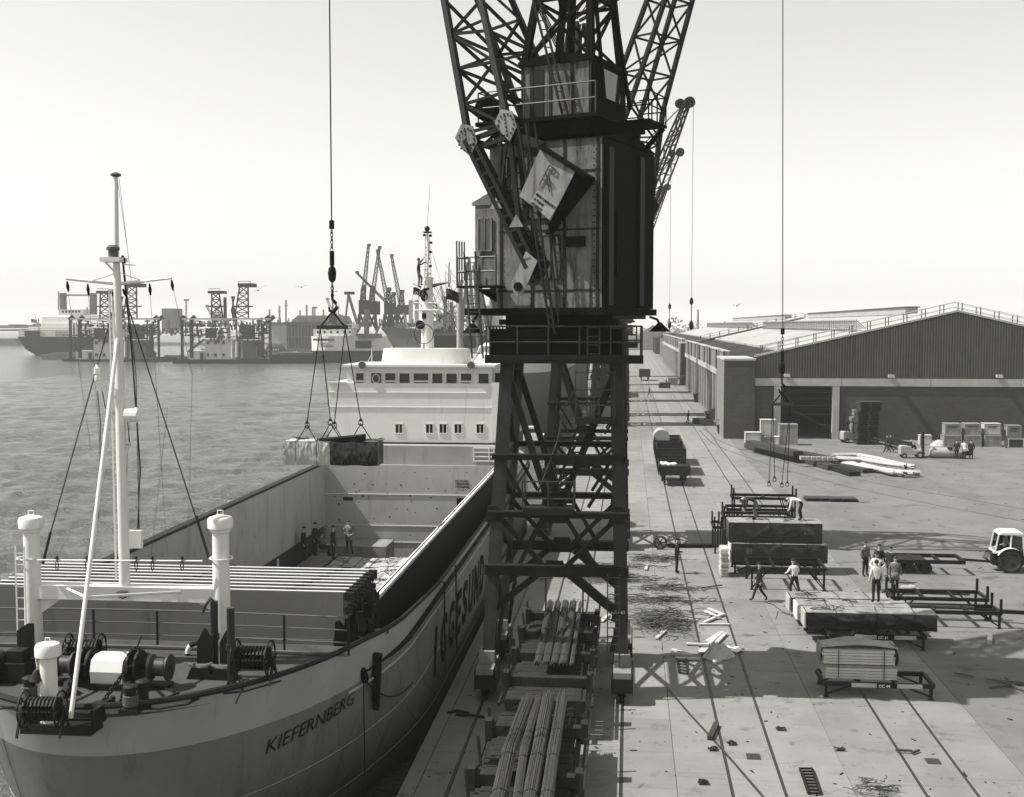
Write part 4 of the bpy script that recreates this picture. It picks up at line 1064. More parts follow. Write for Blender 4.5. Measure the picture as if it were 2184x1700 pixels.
# folded hatch covers: eight panels on edge
n_ = 8
for k in range(n_):
    y = lerp(31.9, 34.9, k/(n_ - 1)); xr = -7.95 + .0*k
    b = MB(); b.box(-18.3, xr, y, y + .13, 4.45 if k == 0 else 4.6, 5.78); o = sbuild(b, 'hatch_cover', 'hatch')
    b = MB(); b.tube([(-18.3, y + .03, 5.81), (xr + .05, y + .03, 5.81)], .024, 6); b.tube([(-18.3, y + .11, 5.79), (xr + .05, y + .11, 5.79)], .016, 5); sb(b).build('cover_rim', M_('white'), o)
    b = MB()
    for x in (-16.4, -13.2, -9.6): b.box(x + .12*k, x + .28 + .12*k, y + .04, y + .1, 5.83, 5.87)
    b.box(xr + .05, xr + .3, y - .05, y + .1, 5.55, 5.8); b.cyl((xr + .15, y - .1, 5.3), (xr + .15, y + .1, 5.3), .12, n=8)
    sb(b).build('cover_cleat', M_('machine'), o, kind='stuff')
b = MB(); b.prism([(-18.2, 4.44), (-8.0, 4.44), (-8.15, 3.0), (-18.2, 3.0)], 31.85, 32.0) if 0 else b.box(-18.3, -8.25, 31.86, 32.1, 4.31, 4.44); sbuild(b, 'hatch_sill', 'hatch')
random.seed(4); b = MB()
for k in range(60):
    p = Vector((-7.75 + random.uniform(-.22, .25), 32.1 + k*.05, random.uniform(4.0, 5.3))); b.cbox(p, (random.uniform(.05, .22), random.uniform(.05, .2), random.uniform(.1, .5)), random.uniform(0, 1))
sbuild(b, 'hatch_wheels_and_chains', 'machine', kind='stuff')
b = MB(); b.hexa([(-8.2, 31.75, 4.28), (-7.6, 31.75, 4.28), (-7.5, 35, 4.0), (-7.7, 35, 4.0), (-8.15, 31.75, 5.0), (-8.05, 31.75, 5.0), (-7.7, 35, 4.8), (-7.75, 35, 4.8)]); sbuild(b, 'hatch_end_bracket', 'black')

# ------------------------------------------------------------------ foredeck fittings
MY = 29.85
def deck_thing(name, label, cat, x, y, z=FD): return thing(name, label, cat, (x, y, z))
# posts with crossbeam: one goal post mast
gp = thing('foremast', 'tall white foremast on a goal-post crossbeam between two capped ventilator posts', 'mast', (SX, MY, FD))
def gl(p): return Vector(p) - Vector((SX, MY, FD))
def gbuild(b, name, m='white', smooth=False, parent=None, kind=None): b.v = [gl(p) for p in b.v]; return b.build(name, M_(m), parent or gp, smooth, kind)
for px, nm in ((70, 0), (472, 1)):
    c = DY(px, 1250, MY); x = c.x; zt = DY(px, 1108, MY).z
    b = MB(); b.lathe((x, MY, FD), [(.24, 0), (.22, 2.5), (.215, zt - FD - .25)], 20); o = gbuild(b, 'ventilator_post', smooth=40)
    b = MB(); b.lathe((x, MY, zt - .3), [(.22, -.06), (.26, -.02), (.26, .04), (.33, .08), (.335, .3), (.3, .36), (.05, .44)], 20); b.tube([(x - .08, MY, zt + .12), (x - .07, MY, zt + .24), (x + .07, MY, zt + .24), (x + .08, MY, zt + .12)], .018, 5); gbuild(b, 'post_cap', smooth=40)
xl, xr = DY(78, 1250, MY).x, DY(465, 1250, MY).x
zb1, zb0 = DY(265, 1249, MY).z, DY(265, 1278, MY).z
b = MB(); b.box(xl, xr, MY - .18, MY + .18, zb0, zb1)
b.prism([(xl + .1, zb0 + .01), (xl + .75, zb0 + .01), (xl + .1, zb0 - .45)], MY - .03, MY + .03); b.prism([(xr - .1, zb0 + .01), (xr - .65, zb0 + .01), (xr - .1, zb0 - .3)], MY - .03, MY + .03)
gbuild(b, 'crossbeam')
mx = DY(266, 1240, MY).x; zmt = DY(246, 374, MY).z; mxt = DY(247, 374, MY).x
zy = DY(250, 600, MY).z; xy = DY(250, 600, MY).x
zL = DY(248, 548, MY).z; xL = DY(248, 548, MY).x
b = MB(); b.tube([(mx, MY, zb1), (lerp(mx, xy, .5), MY, (zb1 + zy)/2), (xy, MY, zy), (xL, MY, zL - .1)], [.15, .13, .10, .085], 14); gbuild(b, 'lower_mast', smooth=40)
b = MB(); b.tube([(xL, MY, zL - .1), (mxt, MY, zmt - .05)], [.075, .055], 10); gbuild(b, 'topmast', smooth=40)
b = MB(); b.lathe((mxt, MY, zmt - .05), [(.05, 0), (.14, .04), (.14, .08), (.04, .13)], 10); gbuild(b, 'mast_cap', 'far_mid')
b = MB(); b.lathe((xL - .03, MY - .12, zL), [(.13, 0), (.12, .16), (.17, .17), (.17, .24), (.1, .3)], 12); gbuild(b, 'masthead_light', 'far_mid')
b = MB(); b.box(xL - .32, xL + .22, MY - .3, MY + .2, zL - .14, zL - .02); b.bar((xL - .25, MY - .1, zL - .14), (xL, MY, zL - .45), .05); b.bar((xL + .2, MY, zL - .2), (xL + .5, MY, zL - .22), .03); gbuild(b, 'light_bracket')
b = MB()
ya, yb = DY(141, 595, MY - .3), DY(366, 593, MY - .3)
b.tube([(ya.x, MY - .3, ya.z), (xy - .1, MY, zy - .06)], [.03, .045], 7); b.tube([(yb.x, MY - .3, yb.z), (xy + .1, MY, zy - .06)], [.03, .05], 7)
b.tube([DY(188, 602, MY - .2), DY(246, 583, MY)], .013, 5); b.tube([DY(258, 583, MY), DY(317, 604, MY - .2)], .013, 5)
gbuild(b, 'yard')
# ladder beside the mast
a0, a1 = DY(233, 618, MY), DY(248, 1236, MY); b0_, b1_ = DY(240, 618, MY), DY(257, 1236, MY)
b = MB(); b.bar(a0, a1, .045); b.bar(b0_, b1_, .045); b.bar(a0, Vector((xy, MY, a0.z)), .04)
for k in range(38): b.bar(vl(a0, a1, (k + .5)/38), vl(b0_, b1_, (k + .5)/38), .02)
for k in (.3, .5, .7, .9): b.bar(vl(b0_, b1_, k), vl((xy, MY, zy), (mx, MY, zb1), k), .035)
gbuild(b, 'mast_ladder')
# strut forward
s0 = G(151, 1532, FD); s1 = DY(252, 712, MY)
b = MB(); b.tube([s0, s1], .055, 10); gbuild(b, 'forestay_strut', smooth=40)
k0 = vl(s0, s1, .285)
b = MB(); b.tube([k0, DY(144, 1256, MY - .15)], .04, 7); b.tube([k0, DY(386, 1262, MY - .15)], .04, 7); gbuild(b, 'strut_brace')
# signal lamps and searchlights
c = DY(207, 800, MY - .2); b = MB(); b.lathe((c.x, c.y, c.z - .16), [(.03, 0), (.07, .03), (.07, .12), (.05, .16), (.08, .2), (.08, .34), (.05, .38), (.02, .44)], 10); b.bar(c + Vector((0, 0, -.2)), Vector((lerp(xy, mx, .3), MY, c.z - .2)), .03); b.tube([c + Vector((.1, 0, -.2)), c + Vector((.45, .1, -.6))], .02, 5); gbuild(b, 'signal_lamp', 'white_rough')
c = DY(283, 886, MY - .1); b = MB(); b.cyl(c - Vector((.18, 0, 0)), c + Vector((.16, 0, 0)), .19, .17, 14); b.lathe(c + Vector((.1, 0, 0)) - Vector((0, 0, .19)), [(.05, 0), (.1, .1), (.1, .3), (.04, .4)], 10); b.bar(c, Vector((mx - .1, MY, c.z)), .04); gbuild(b, 'covered_floodlight', 'white_rough')
c = DY(260, 1265, MY - .3); b = MB(); b.lathe(c - Vector((0, 0, .1)), [(.05, 0), (.13, .06), (.14, .14), (.02, .16)], 12); b.tube([c + Vector((.13*cos(t), .02, -.05 + .1*sin(t))) for t in [k*pi/4 for k in range(8)]], .015, 4, closed=True); gbuild(b, 'deck_floodlight', 'steel')
b = MB(); b.tube([(DY(90, 1190, MY).x, MY - .28, DY(90, 1190, MY).z), (DY(440, 1190, MY).x, MY - .28, DY(440, 1192, MY).z)], .022, 6)
for px, dx in ((70, -.4), (472, .0)):
    x = DY(px, 1190, MY).x; b.tube([(x + .3*cos(t) + dx*.3, MY + .3*sin(t), DY(px, 1190, MY).z) for t in [k*pi/8 for k in range(16)]], .022, 6, closed=True)
gbuild(b, 'pipe_rail')
lad = MB(); xx = DY(52, 1300, MY).x; lad.bar((xx - .05, MY - .3, FD), (xx - .05, MY - .3, FD + 3.1), .03); lad.bar((xx + .2, MY - .3, FD), (xx + .2, MY - .3, FD + 3.1), .03)
for k in range(10): lad.bar((xx - .05, MY - .3, FD + .2 + .3*k), (xx + .2, MY - .3, FD + .2 + .3*k), .02)
gbuild(lad, 'post_ladder')
# standing rigging
def pxline(name, pts, r, m='wire', n=5):
    b = MB(); b.tube(pts, r, n); return gbuild(b, name, m)
pxline('shroud', [DY(247, 640, MY), DY(90, 1200, MY + .2)], .018)
pxline('shroud', [DY(268, 640, MY), DY(447, 1194, MY + .2)], .018)
for (a, c_) in (((108, 1135), (92, 1202)), ((418, 1100), (445, 1190))):
    pxline('turnbuckle', [DY(*a, MY + .2), DY(*c_, MY + .2)], .04)
pxline('halyard', [DY(260, 545, MY), DY(282, 760, MY), DY(299, 1000, MY), DY(294, 1128, MY)], .022)
pxline('halyard', [DY(262, 545, MY), DY(290, 800, MY), DY(297, 1128, MY)], .012)
for (a, c_) in (((142, 600), (194, 960)), ((187, 605), (214, 960)), ((319, 606), (357, 1190)), ((365, 596), (410, 800)), ((410, 800), (400, 1190)), ((254, 380), (280, 600)), ((250, 380), (276, 560)), ((170, 1100), (120, 1190)), ((225, 1010), (183, 1185)), ((357, 870), (322, 1190)), ((276, 900), (262, 1190))):
    pxline('halyard', [DY(*a, MY), DY(*c_, MY)], .006, 'far_mid', 4)
for px in (121, 185, 290, 325, 388):
    c = DY(px, 1190, MY - .3); b = MB(); b.ball(c, .05, 8, 5); b.tube([c + Vector((.04*cos(t), 0, -.2 + .14*sin(t))) for t in [k*pi/4 for k in range(8)]], .016, 4, closed=True); gbuild(b, 'rope_coil', 'machine')
for (a, c_) in (((143, 600), (146, 622)), ((187, 606), (189, 630)), ((319, 605), (321, 630)), ((366, 597), (369, 620)), ((243, 618), (240, 634)), ((262, 616), (270, 634)), ((262, 545), (266, 562))):
    b = MB(); b.tube([DY(*a, MY), vl(DY(*a, MY), DY(*c_, MY), .5), DY(*c_, MY)], [.02, .045, .02], 6); gbuild(b, 'pulley_block', 'black')
pxline('lamp_cable', [DY(208, 835, MY - .1), DY(214, 900, MY), DY(213, 1000, MY), DY(210, 1110, MY)], .014)
pxline('lamp_cable', [DY(218, 835, MY - .1), DY(225, 870, MY), DY(238, 882, MY), DY(250, 880, MY)], .014)
pxline('lamp_cable', [DY(272, 900, MY - .1), DY(276, 940, MY), DY(279, 950, MY), DY(270, 948, MY)], .014)
c = DY(290, 1150, MY + .3); b = MB(); b.box(c.x - .17, c.x + .17, c.y - .06, c.y + .06, c.z - .24, c.z + .24); gbuild(b, 'hanging_box')
# bow post with bell
bp = G(106, 1538, FD); r = deck_thing('bow_ventilator', 'short white capped ventilator post with a bell at the very bow', 'ventilator', bp.x, bp.y)
b = MB(); b.lathe((0, 0, 0), [(.2, 0), (.185, 1.5)], 18); b.build('post', M_('white'), r, 40)
b = MB(); b.lathe((0, 0, 1.5), [(.2, -.03), (.29, .02), (.29, .22), (.25, .29), (.03, .34)], 18); b.tube([(-.06, 0, 1.82), (-.05, 0, 1.92), (.05, 0, 1.92), (.06, 0, 1.82)], .015, 5); b.build('cap', M_('white'), r, 40)
b = MB(); b.tube([(-.15, -.05, 1.35), (-.25, -.1, 1.5), (-.2, -.12, 1.3), (-.22, -.12, 1.2)], .018, 5); b.build('bell_bracket', M_('white'), r)
b = MB(); b.lathe((-.22, -.12, .98), [(.17, 0), (.13, .06), (.09, .16), (.06, .22), (.02, .24)], 14); b.build('bell', M_('machine'), r, 40)
# rope reels
def reel(label, x, y, z, s, rz, grp='rope reels on the foredeck'):
    r = thing('rope_reel', label, 'rope reel', (x, y, z), rz, grp)
    for k in (-1, 1):
        b = MB(); b.tube([(k*.42*s, cos(a)*.42*s, .6*s + sin(a)*.42*s) for a in [i*pi/12 for i in range(24)]], .025*s, 5, closed=True)
        for i in range(6): a = i*pi/3; b.bar((k*.42*s, 0, .6*s), (k*.42*s, cos(a)*.42*s, .6*s + sin(a)*.42*s), .03*s)
        b.build('wheel', M_('machine'), r)
        b = MB(); b.bar((k*.5*s, -.3*s, 0), (k*.5*s, 0, .62*s), .05*s); b.bar((k*.5*s, .3*s, 0), (k*.5*s, 0, .62*s), .05*s); b.build('stand', M_('machine'), r)
    b = MB(); b.cyl((-.4*s, 0, .6*s), (.4*s, 0, .6*s), .2*s, n=14)
    for i in range(9): x_ = -.36*s + i*.09*s; b.tube([(x_, cos(a)*.25*s, .6*s + sin(a)*.25*s) for a in [j*pi/6 for j in range(12)]], .045*s, 5, closed=True)
    b.build('wound_rope', M_('machine'), r)
    return r
p = G(92, 1556, FD); reel('open spoked reel of wire in front of the small bow ventilator', p.x, p.y, FD - .1, .95, .1)
p = G(540, 1455, FD); reel('dark rope reel on A-frame stands beside the right ventilator post', p.x, p.y, FD, 1.05, 0)
p = G(150, 1455, FD); reel('dark reel behind the windlass by the left ventilator post', p.x, p.y + .8, FD, 1.0, .1)
# windlass
p = G(240, 1462, FD); wl = deck_thing('anchor_windlass', 'big anchor windlass with pale rounded gear cover on the foredeck', 'windlass', p.x, p.y)
b = MB(); prof = [(-.36, .15), (-.40, .45), (-.3, .72), (-.05, .8), (.3, .78), (.42, .5), (.42, .15)]
b.prism(prof, -.4, .42, 'x'); b.build('gear_cover', M_('white'), wl)
b = MB(); b.box(-.42, .44, -.45, .45, 0, .16); b.box(-1.5, 1.5, -.2, .2, 0, .1); b.build('bed_plate', M_('machine'), wl)
b = MB(); b.cyl((-1.5, 0, .5), (1.5, 0, .5), .07, n=8); b.build('shaft', M_('machine'), wl)
for x0, x1 in ((-1.45, -.95), (1.0, 1.5)):
    b = MB(); pr = [(x0, .34), (x0 + .06, .32), (x0 + .12, .22), (x1 - .12, .22), (x1 - .06, .32), (x1, .34)]
    for (xa, ra), (xb, rb) in zip(pr, pr[1:]): b.cyl((xa, 0, .5), (xb, 0, .5), ra, rb, 18)
    b.build('warping_drum', M_('steel'), wl, 30)
for x0 in (-.62, .62):
    for d in (-.1, .1):
        b = MB(); b.cyl((x0 + d - .03, 0, .5), (x0 + d + .03, 0, .5), .42, n=20); b.build('chain_wheel', M_('machine'), wl)
    b = MB(); b.bar((x0, 0, .9), (x0 + (.12 if x0 > 0 else -.12), .1, 1.25), .03); b.tube([(x0 - .14, .0, .92), (x0, -.05, 1.0), (x0 + .14, 0, .92)], .025, 5); b.build('brake_lever', M_('machine'), wl)
    b = MB()
    for k in range(15):
        t_ = k/14; c = Vector((x0*lerp(1, .75, t_), -.42 - 1.25*t_, .62 - .55*t_)); q = pi/2 if k % 2 else 0
        b.tube([c + Vector((sin(a)*.05*cos(q), cos(a)*.09, sin(a)*.05*sin(q))) for a in [i*pi/4 for i in range(8)]], .022, 5, closed=True)
    b.build('anchor_chain', M_('machine'), wl, kind='stuff')
    b = MB(); b.lathe((x0*.75, -1.75, 0), [(.26, 0), (.22, .12), (.14, .16)], 12); b.build('chain_pipe', M_('machine'), wl)
for x0 in (-.3, .3): b = MB(); b.prism([(-.35, 0), (.35, 0), (.1, .35), (-.1, .35)], x0*2.5 - .06, x0*2.5 + .06, 'x'); b.v = [v + Vector((0, -.8, 0)) for v in b.v]; b.build('chain_stopper', M_('machine'), wl)
# bollards
for i, (px, py, lab) in enumerate(((64, 1488, 'left rope-wrapped bollard beside the wire reel'), (279, 1508, 'right rope-wrapped bollard in front of the windlass chains'), (305, 1496, 'plain black bollard just behind the rope-wrapped one'))):
    p = G(px, py + 12, FD); r = thing('mooring_bollard', lab, 'bollard', (p.x, p.y, FD), 0, 'bollards on the foredeck')
    b = MB(); b.box(-.22, .22, -.2, .2, 0, .12); b.lathe((0, 0, .12), [(.14, 0), (.13, .4), (.17, .42), (.17, .5), (.1, .54)], 14); b.build('post', M_('machine'), r)
    if i < 2: b = MB(); [b.tube([(cos(a)*.155, sin(a)*.155, .2 + .05*k) for a in [j*pi/7 for j in range(14)]], .026, 5, closed=True) for k in range(5)]; b.build('rope_turns', M_('far_mid'), r)
for (px, py, lab) in ((1, 1400, 'dark round-faced winch drum cut by the left edge'), ):
    p = G(8, 1455, FD); r = thing('winch', lab, 'winch', (p.x, p.y, FD)); b = MB(); b.cyl((-.25, -.35, .45), (-.25, .3, .45), .3, n=18); b.build('drum', M_('machine'), r); b = MB(); b.box(-.5, .6, -.1, .5, 0, .5); b.box(.1, .5, 0, .4, .5, .8); b.build('motor', M_('machine'), r)
    b = MB(); b.cyl((-.25, -.38, .45), (-.25, -.35, .45), .26, n=18); b.build('drum_face', M_('far_mid'), r)
p = G(70, 1440, FD); r = thing('screen_plate', 'tall dark steel plate leaning on the left ventilator post', 'steel plate', (p.x - .25, p.y + .2, FD)); b = MB(); b.prism([(-.25, 0), (.2, 0), (.2, 1.3), (.05, 1.3), (-.25, 1.1)], -.03, .03); b.build('plate', M_('machine'), r)
# black posts beside the right post
for px, zt, lab in ((459, 1282, 'black pipe post with a shackle hook at its top, left of the right ventilator post'), (494, 1296, 'black pipe post standing just right of the right ventilator post')):
    p = G(px, 1430 if px < 480 else 1459, FD); zt_ = DY(px, zt, p.y).z - FD
    r = thing('boom_crutch', lab, 'pipe post', (p.x, p.y, FD))
    b = MB(); b.lathe((0, 0, 0), [(.13, 0), (.1, .1), (.1, zt_)], 12); b.cyl((0, 0, zt_*.45), (0, 0, zt_*.45 + .15), .13, n=12); b.build('post', M_('blackgloss'), r)
    if px < 480: b = MB(); b.tube([(0, 0, zt_ - .05), (-.05, -.1, zt_ + .1), (-.2, -.1, zt_ - .1), (-.28, -.1, zt_ - .3)], .045, 6); b.build('shackle', M_('steel'), r)
# anchors stowed on deck
for px, py, lab in ((430, 1446, 'stowed anchor with polished flukes left of the black pipe posts'), (478, 1448, 'stowed anchor with polished flukes between the black pipe posts')):
    p = G(px, py, FD); r = thing('fairlead_roller', lab.replace('stowed anchor with polished flukes', 'curved steel fairlead with polished lip'), 'fairlead', (p.x, p.y, FD))
    b = MB(); b.prism([(-.35, 0), (.35, 0), (.22, .3), (-.22, .3)], -.15, .15); b.build('base', M_('machine'), r)
    b = MB(); b.tube([(-.35, 0, .36), (-.15, -.05, .31), (0, -.08, .3), (.15, -.05, .32), (.3, 0, .4)], [.03, .07, .08, .07, .03], 8); b.build('polished_lip', M_('far_mid'), r, 40)
    b = MB(); b.prism([(-.15, .35), (.2, .35), (.25, .9), (.05, 1.25), (-.15, .9)], .1, .22); b.build('horn', M_('machine'), r)
# lifebuoy
c = DY(423, 1394, MY + .6); r = thing('lifebuoy', 'banded lifebuoy with dark lettering hung on the foredeck rail', 'lifebuoy', c)
for k in range(8):
    a0_, a1_ = k*pi/4, (k + 1)*pi/4; b = MB(); b.tube([(cos(lerp(a0_, a1_, i/5))*.3, 0, sin(lerp(a0_, a1_, i/5))*.3) for i in range(6)], .075, 8); b.build('ring_segment', M_('white_rough' if k % 2 else 'machine'), r, 40)
for k, s_ in enumerate(('KI', 'LÜB')):
    me = text_mesh(s_, .11, .003); o = linkmesh('lettering', me, r, (-.02 + .0*k, -.085, -.3 if k else .25)); o.rotation_euler = (pi/2, 0, 0)
# foredeck rails
dr = thing('deck_railing', 'low three-bar railing running across the foredeck in front of the grey hatch covers', 'railing', (SX, 31.2, FD))
b = MB()
arc = [(SX - 5.6 + 11.0*k/12 - SX, -.35 + 1.0*(1 - (2*k/12 - 1)**2)*.0 + .25*sin(k/12*pi), 0) for k in range(13)]
for i, h in enumerate((.35, .7, 1.05)):
    b = MB(); b.tube([(x, y, h) for x, y, z in arc], .022 if i < 2 else .03, 5); b.build('rail_bar', M_('far_mid'), dr)
b = MB(); b.bar((0, 0, 0), (0, 0, 1.05), .05); pmesh = b.mesh('railing_post', M_('machine'))
for x, y, z in arc[::2]: linkmesh('railing_post', pmesh, dr, (x, y, 0))
b = MB(); b.tube([(x, y - .15, .06) for x, y, z in arc], .05, 5); b.build('deck_gutter', M_('far_mid'), dr)
# ropes on deck
for i, (pts, lab) in enumerate((([(600, 1452), (520, 1475), (440, 1482), (405, 1500), (415, 1478), (432, 1486), (400, 1502), (340, 1512), (290, 1512)], 'long mooring rope looping across the right of the foredeck'),
                   ([(510, 1450), (518, 1470), (507, 1490), (503, 1500)], 'short rope end lying beside the rope reel'), ([(0, 1512), (30, 1508), (55, 1522), (80, 1530)], 'rope leading off the left edge of the foredeck'),
                   ([(330, 1460), (380, 1478), (330, 1498), (420, 1492)], 'tangled dark rope right of the windlass'))):
    b = MB(); b.tube([G(x, y, FD + .04) for x, y in pts], .025, 6); top('mooring_rope', b, M_('machine'), lab, 'rope', 'ropes on the foredeck')
b = MB(); _, a_, _, _ = hull_at_px(776, 1446, .08); e_ = G(900, 1455, 0.3); e_ = Vector((-6.95 + .25, e_.y, 1.0)); b.tube([a_] + sag(a_, DX(880, 1456, -6.85), .5)[1:], .03, 6); top('mooring_line', b, M_('machine'), 'mooring line sagging from the bow fairlead along the hull side', 'mooring line')
b = MB(); b.tube([a_, a_ + Vector((.03, 0, -6.5))], .02, 5); top('hanging_line', b, M_('machine'), 'thin line hanging straight down from the bow fairlead', 'rope')
for px, py in ((943, 1232), (968, 1202)):
    c = DX(px, py, -6.86); b = MB(); b.tube([Vector((-7.1, c.y, 3.9)), Vector((-6.78, c.y, 3.75)), Vector((-6.76, c.y, .3))], .035, 5); top('fender_rope', b, M_('machine'), 'fender rope over the bulwark, ' + ('nearer the bow' if px < 950 else 'farther aft') , 'rope', 'fender ropes over the bulwark')

# ------------------------------------------------------------------ superstructure
BY = 70.6
def fp(px, py, Y=BY): return DY(px, py, Y)
zA = fp(800, 945).z; x0 = fp(702, 945).x; x1 = -7.3
zR = fp(900, 783).z
b = MB(); b.box(-18.3, x1, Y1h + .25, BY + 4, HT - .1, zA); sbuild(b, 'poop_front', 'hull_light')
b = MB(); b.box(x0 - .05, x1 + .1, BY - .35, BY + .1, zA, zA + .07); sbuild(b, 'deck_edge', 'black')
b = MB(); b.prism([(x0, zA + .07), (x1, zA + .07), (x1, fp(800, 817).z), (x0, fp(800, 817).z)], BY, BY + 9); sbuild(b, 'accommodation_block', 'white')
for py in (838, 869): z = fp(800, py).z; b = MB(); b.box(x0 - .02, x1, BY - .04, BY, z, z + .05); sbuild(b, 'deck_seam', 'white')
wx0, wx1 = fp(739, 800).x, fp(1048, 800).x
zW0, zW1 = fp(800, 817).z, zR
# wheelhouse built round real window openings
wins = [(758, 775, 1), (790, 813, 0), (820, 843, 1), (851, 873, 0), (881, 913, 1), (921, 943, 0), (951, 974, 0), (982, 1005, 1), (1020, 1042, 0)]
zt1, zt0 = fp(800, 796).z, fp(800, 821).z
b = MB(); b.box(wx0, wx1, BY + .15, BY + 5.5, zW0, zt0 - .0); b.box(wx0, wx1, BY + .15, BY + 5.5, zt1, zW1)
prevx = wx0
for (a, c_, m_) in wins:
    xa, xb = fp(a, 800).x, fp(c_, 800).x; b.box(prevx, xa, BY + .15, BY + .45, zt0, zt1); prevx = xb
b.box(prevx, wx1, BY + .15, BY + .45, zt0, zt1); b.box(wx0, wx0 + .2, BY + .45, BY + 5.5, zt0, zt1); b.box(wx1 - .2, wx1, BY + .45, BY + 5.5, zt0, zt1)
wh = sbuild(b, 'wheelhouse', 'white')
b = MB(); b.box(wx0 + .3, wx1 - .3, BY + 2.5, BY + 2.6, zt0, zt1); sb(b).build('dark_inner_screen', M_('black'), wh)
for (a, c_, m_) in wins:
    xa, xb = fp(a, 800).x, fp(c_, 800).x
    b = MB(); b.box(xa, xb, BY + .32, BY + .35, zt0, zt1); sb(b).build('window', M_('glass'), wh)
    b = MB(); e = .04
    b.box(xa - e, xb + e, BY + .08, BY + .15, zt1, zt1 + .07); b.box(xa - e, xb + e, BY + .08, BY + .15, zt0 - .07, zt0); b.box(xa - e, xa, BY + .08, BY + .15, zt0, zt1); b.box(xb, xb + e, BY + .08, BY + .15, zt0, zt1)
    if m_: b.box(xa, xb, BY + .14, BY + .2, lerp(zt0, zt1, .25), lerp(zt0, zt1, .38))
    sb(b).build('window_frame', M_('white'), wh)
b = MB(); c = (fp(800, 808)); b.tube([Vector((c.x + cos(t)*.22, BY + .25, c.z + sin(t)*.26)) for t in [k*pi/8 for k in range(16)]], .04, 5, closed=True); sb(b).build('clear_view_ring', M_('white'), wh)
b = MB(); b.box(wx0 - .25, wx1 + .25, BY - .15, BY + 5.6, zR, zR + .14); sbuild(b, 'wheelhouse_roof', 'white')
# bridge wings
b = MB(); b.box(x0, wx0, BY - .02, BY + .08, zW0, fp(720, 816).z + .02); z_ = fp(715, 814).z; b.box(x0, wx0 - .02, BY - .1, BY + .05, z_ - .1, z_ + .02); sbuild(b, 'bridge_wing', 'white')
b = MB(); xr_ = fp(1075, 816).x; b.box(wx1 + .02, xr_, BY - .05, BY + .05, zA + .1, fp(1060, 816).z); sbuild(b, 'bridge_wing', 'white')
b = MB(); b.box(wx1 + .1, wx1 + .5, BY + 1, BY + 1.1, zW0, zt1); sbuild(b, 'wing_door', 'machine')
for px in (851, 916, 945, 977, 1024, 1062):
    c = fp(px, 914); b = MB(); b.box(c.x - .21, c.x + .21, BY - .012, BY + .01, c.z - .27, c.z + .27); w_ = sbuild(b, 'cabin_window', 'glass')
    b = MB(); b.box(c.x - .26, c.x + .26, BY - .04, BY, c.z + .27, c.z + .33); b.box(c.x - .26, c.x + .26, BY - .04, BY, c.z - .33, c.z - .27); b.box(c.x - .26, c.x - .21, BY - .04, BY, c.z - .27, c.z + .27); b.box(c.x + .21, c.x + .26, BY - .04, BY, c.z - .27, c.z + .27); b.box(c.x - .02, c.x + .02, BY - .035, BY - .013, c.z - .27, c.z + .27); sb(b).build('window_frame', M_('white'), w_)
# ventilation frame on the poop front
c0, c1_ = DY(1010, 956, Y1h), DY(1060, 984, Y1h); b = MB()
yy = Y1h + .1
for z in (c0.z, (c0.z*2 + c1_.z)/3, (c0.z + 2*c1_.z)/3, c1_.z): b.box(c0.x, c1_.x + .3, yy, yy + .12, z - .04, z + .04)
for x in (c0.x, lerp(c0.x, c1_.x, .65), lerp(c0.x, c1_.x, .85), c1_.x + .3): b.box(x - .03, x + .03, yy - .01, yy + .13, c1_.z - .05, c0.z + .05)
sbuild(b, 'draught_board', 'white')
# roof house
def oval(px0, px1, y0, y1, z0, z1, k, name, m='white', tz=0):
    xa, xb = fp(px0, 760, BY + 1.5).x, fp(px1, 760, BY + 1.5).x; cx, hw_ = (xa + xb)/2, (xb - xa)/2; cy, hy = (y0 + y1)/2, (y1 - y0)/2
    def ring(s, z): return [(cx + hw_*s*math.copysign(abs(cos(a))**.5, cos(a)), cy + hy*s*math.copysign(abs(sin(a))**.5, sin(a)), z) for a in [i*2*pi/36 for i in range(36)]]
    b = MB(); r0, r1 = ring(1, z0), ring(k, z1); n = 36
    b.add(r0 + r1, [(i, (i+1) % n, n + (i+1) % n, n + i) for i in range(n)] + [tuple(range(n, 2*n))]); return sbuild(b, name, m, None, 40)
oval(808, 997, BY + 1.2, BY + 4.4, zR + .14, fp(900, 744, BY + 1.5).z, .95, 'roof_house')
oval(988, 1068, BY + 4.6, BY + 8, zR + .1, fp(1030, 738, BY + 5).z, .6, 'funnel_casing')
oval(1012, 1058, BY + 4.7, BY + 7, fp(1030, 738, BY + 5).z, fp(1030, 731, BY + 5).z, .8, 'funnel_top')
for px in (773, 1005):
    c = fp(px, 779, BY - .1); b = MB(); b.cyl(c + Vector((0, -.1, 0)), c + Vector((0, .25, 0)), .27, .15, 16); b.bar(c, c - Vector((0, -.2, .4)), .05); sbuild(b, 'searchlight', 'white_rough')
    b = MB(); b.cyl(c + Vector((0, -.12, 0)), c + Vector((0, -.1, 0)), .23, n=16); sbuild(b, 'searchlight_glass', 'far_mid')
b = MB(); c = fp(793, 775, BY + .5); b.bar(c - Vector((0, 0, .3)), Vector((c.x, c.y, fp(793, 742, BY + .5).z)), .05); b.bar(c - Vector((.4, 0, .2)), Vector((c.x, c.y, c.z + .6)), .03); sbuild(b, 'flag_pole', 'white')
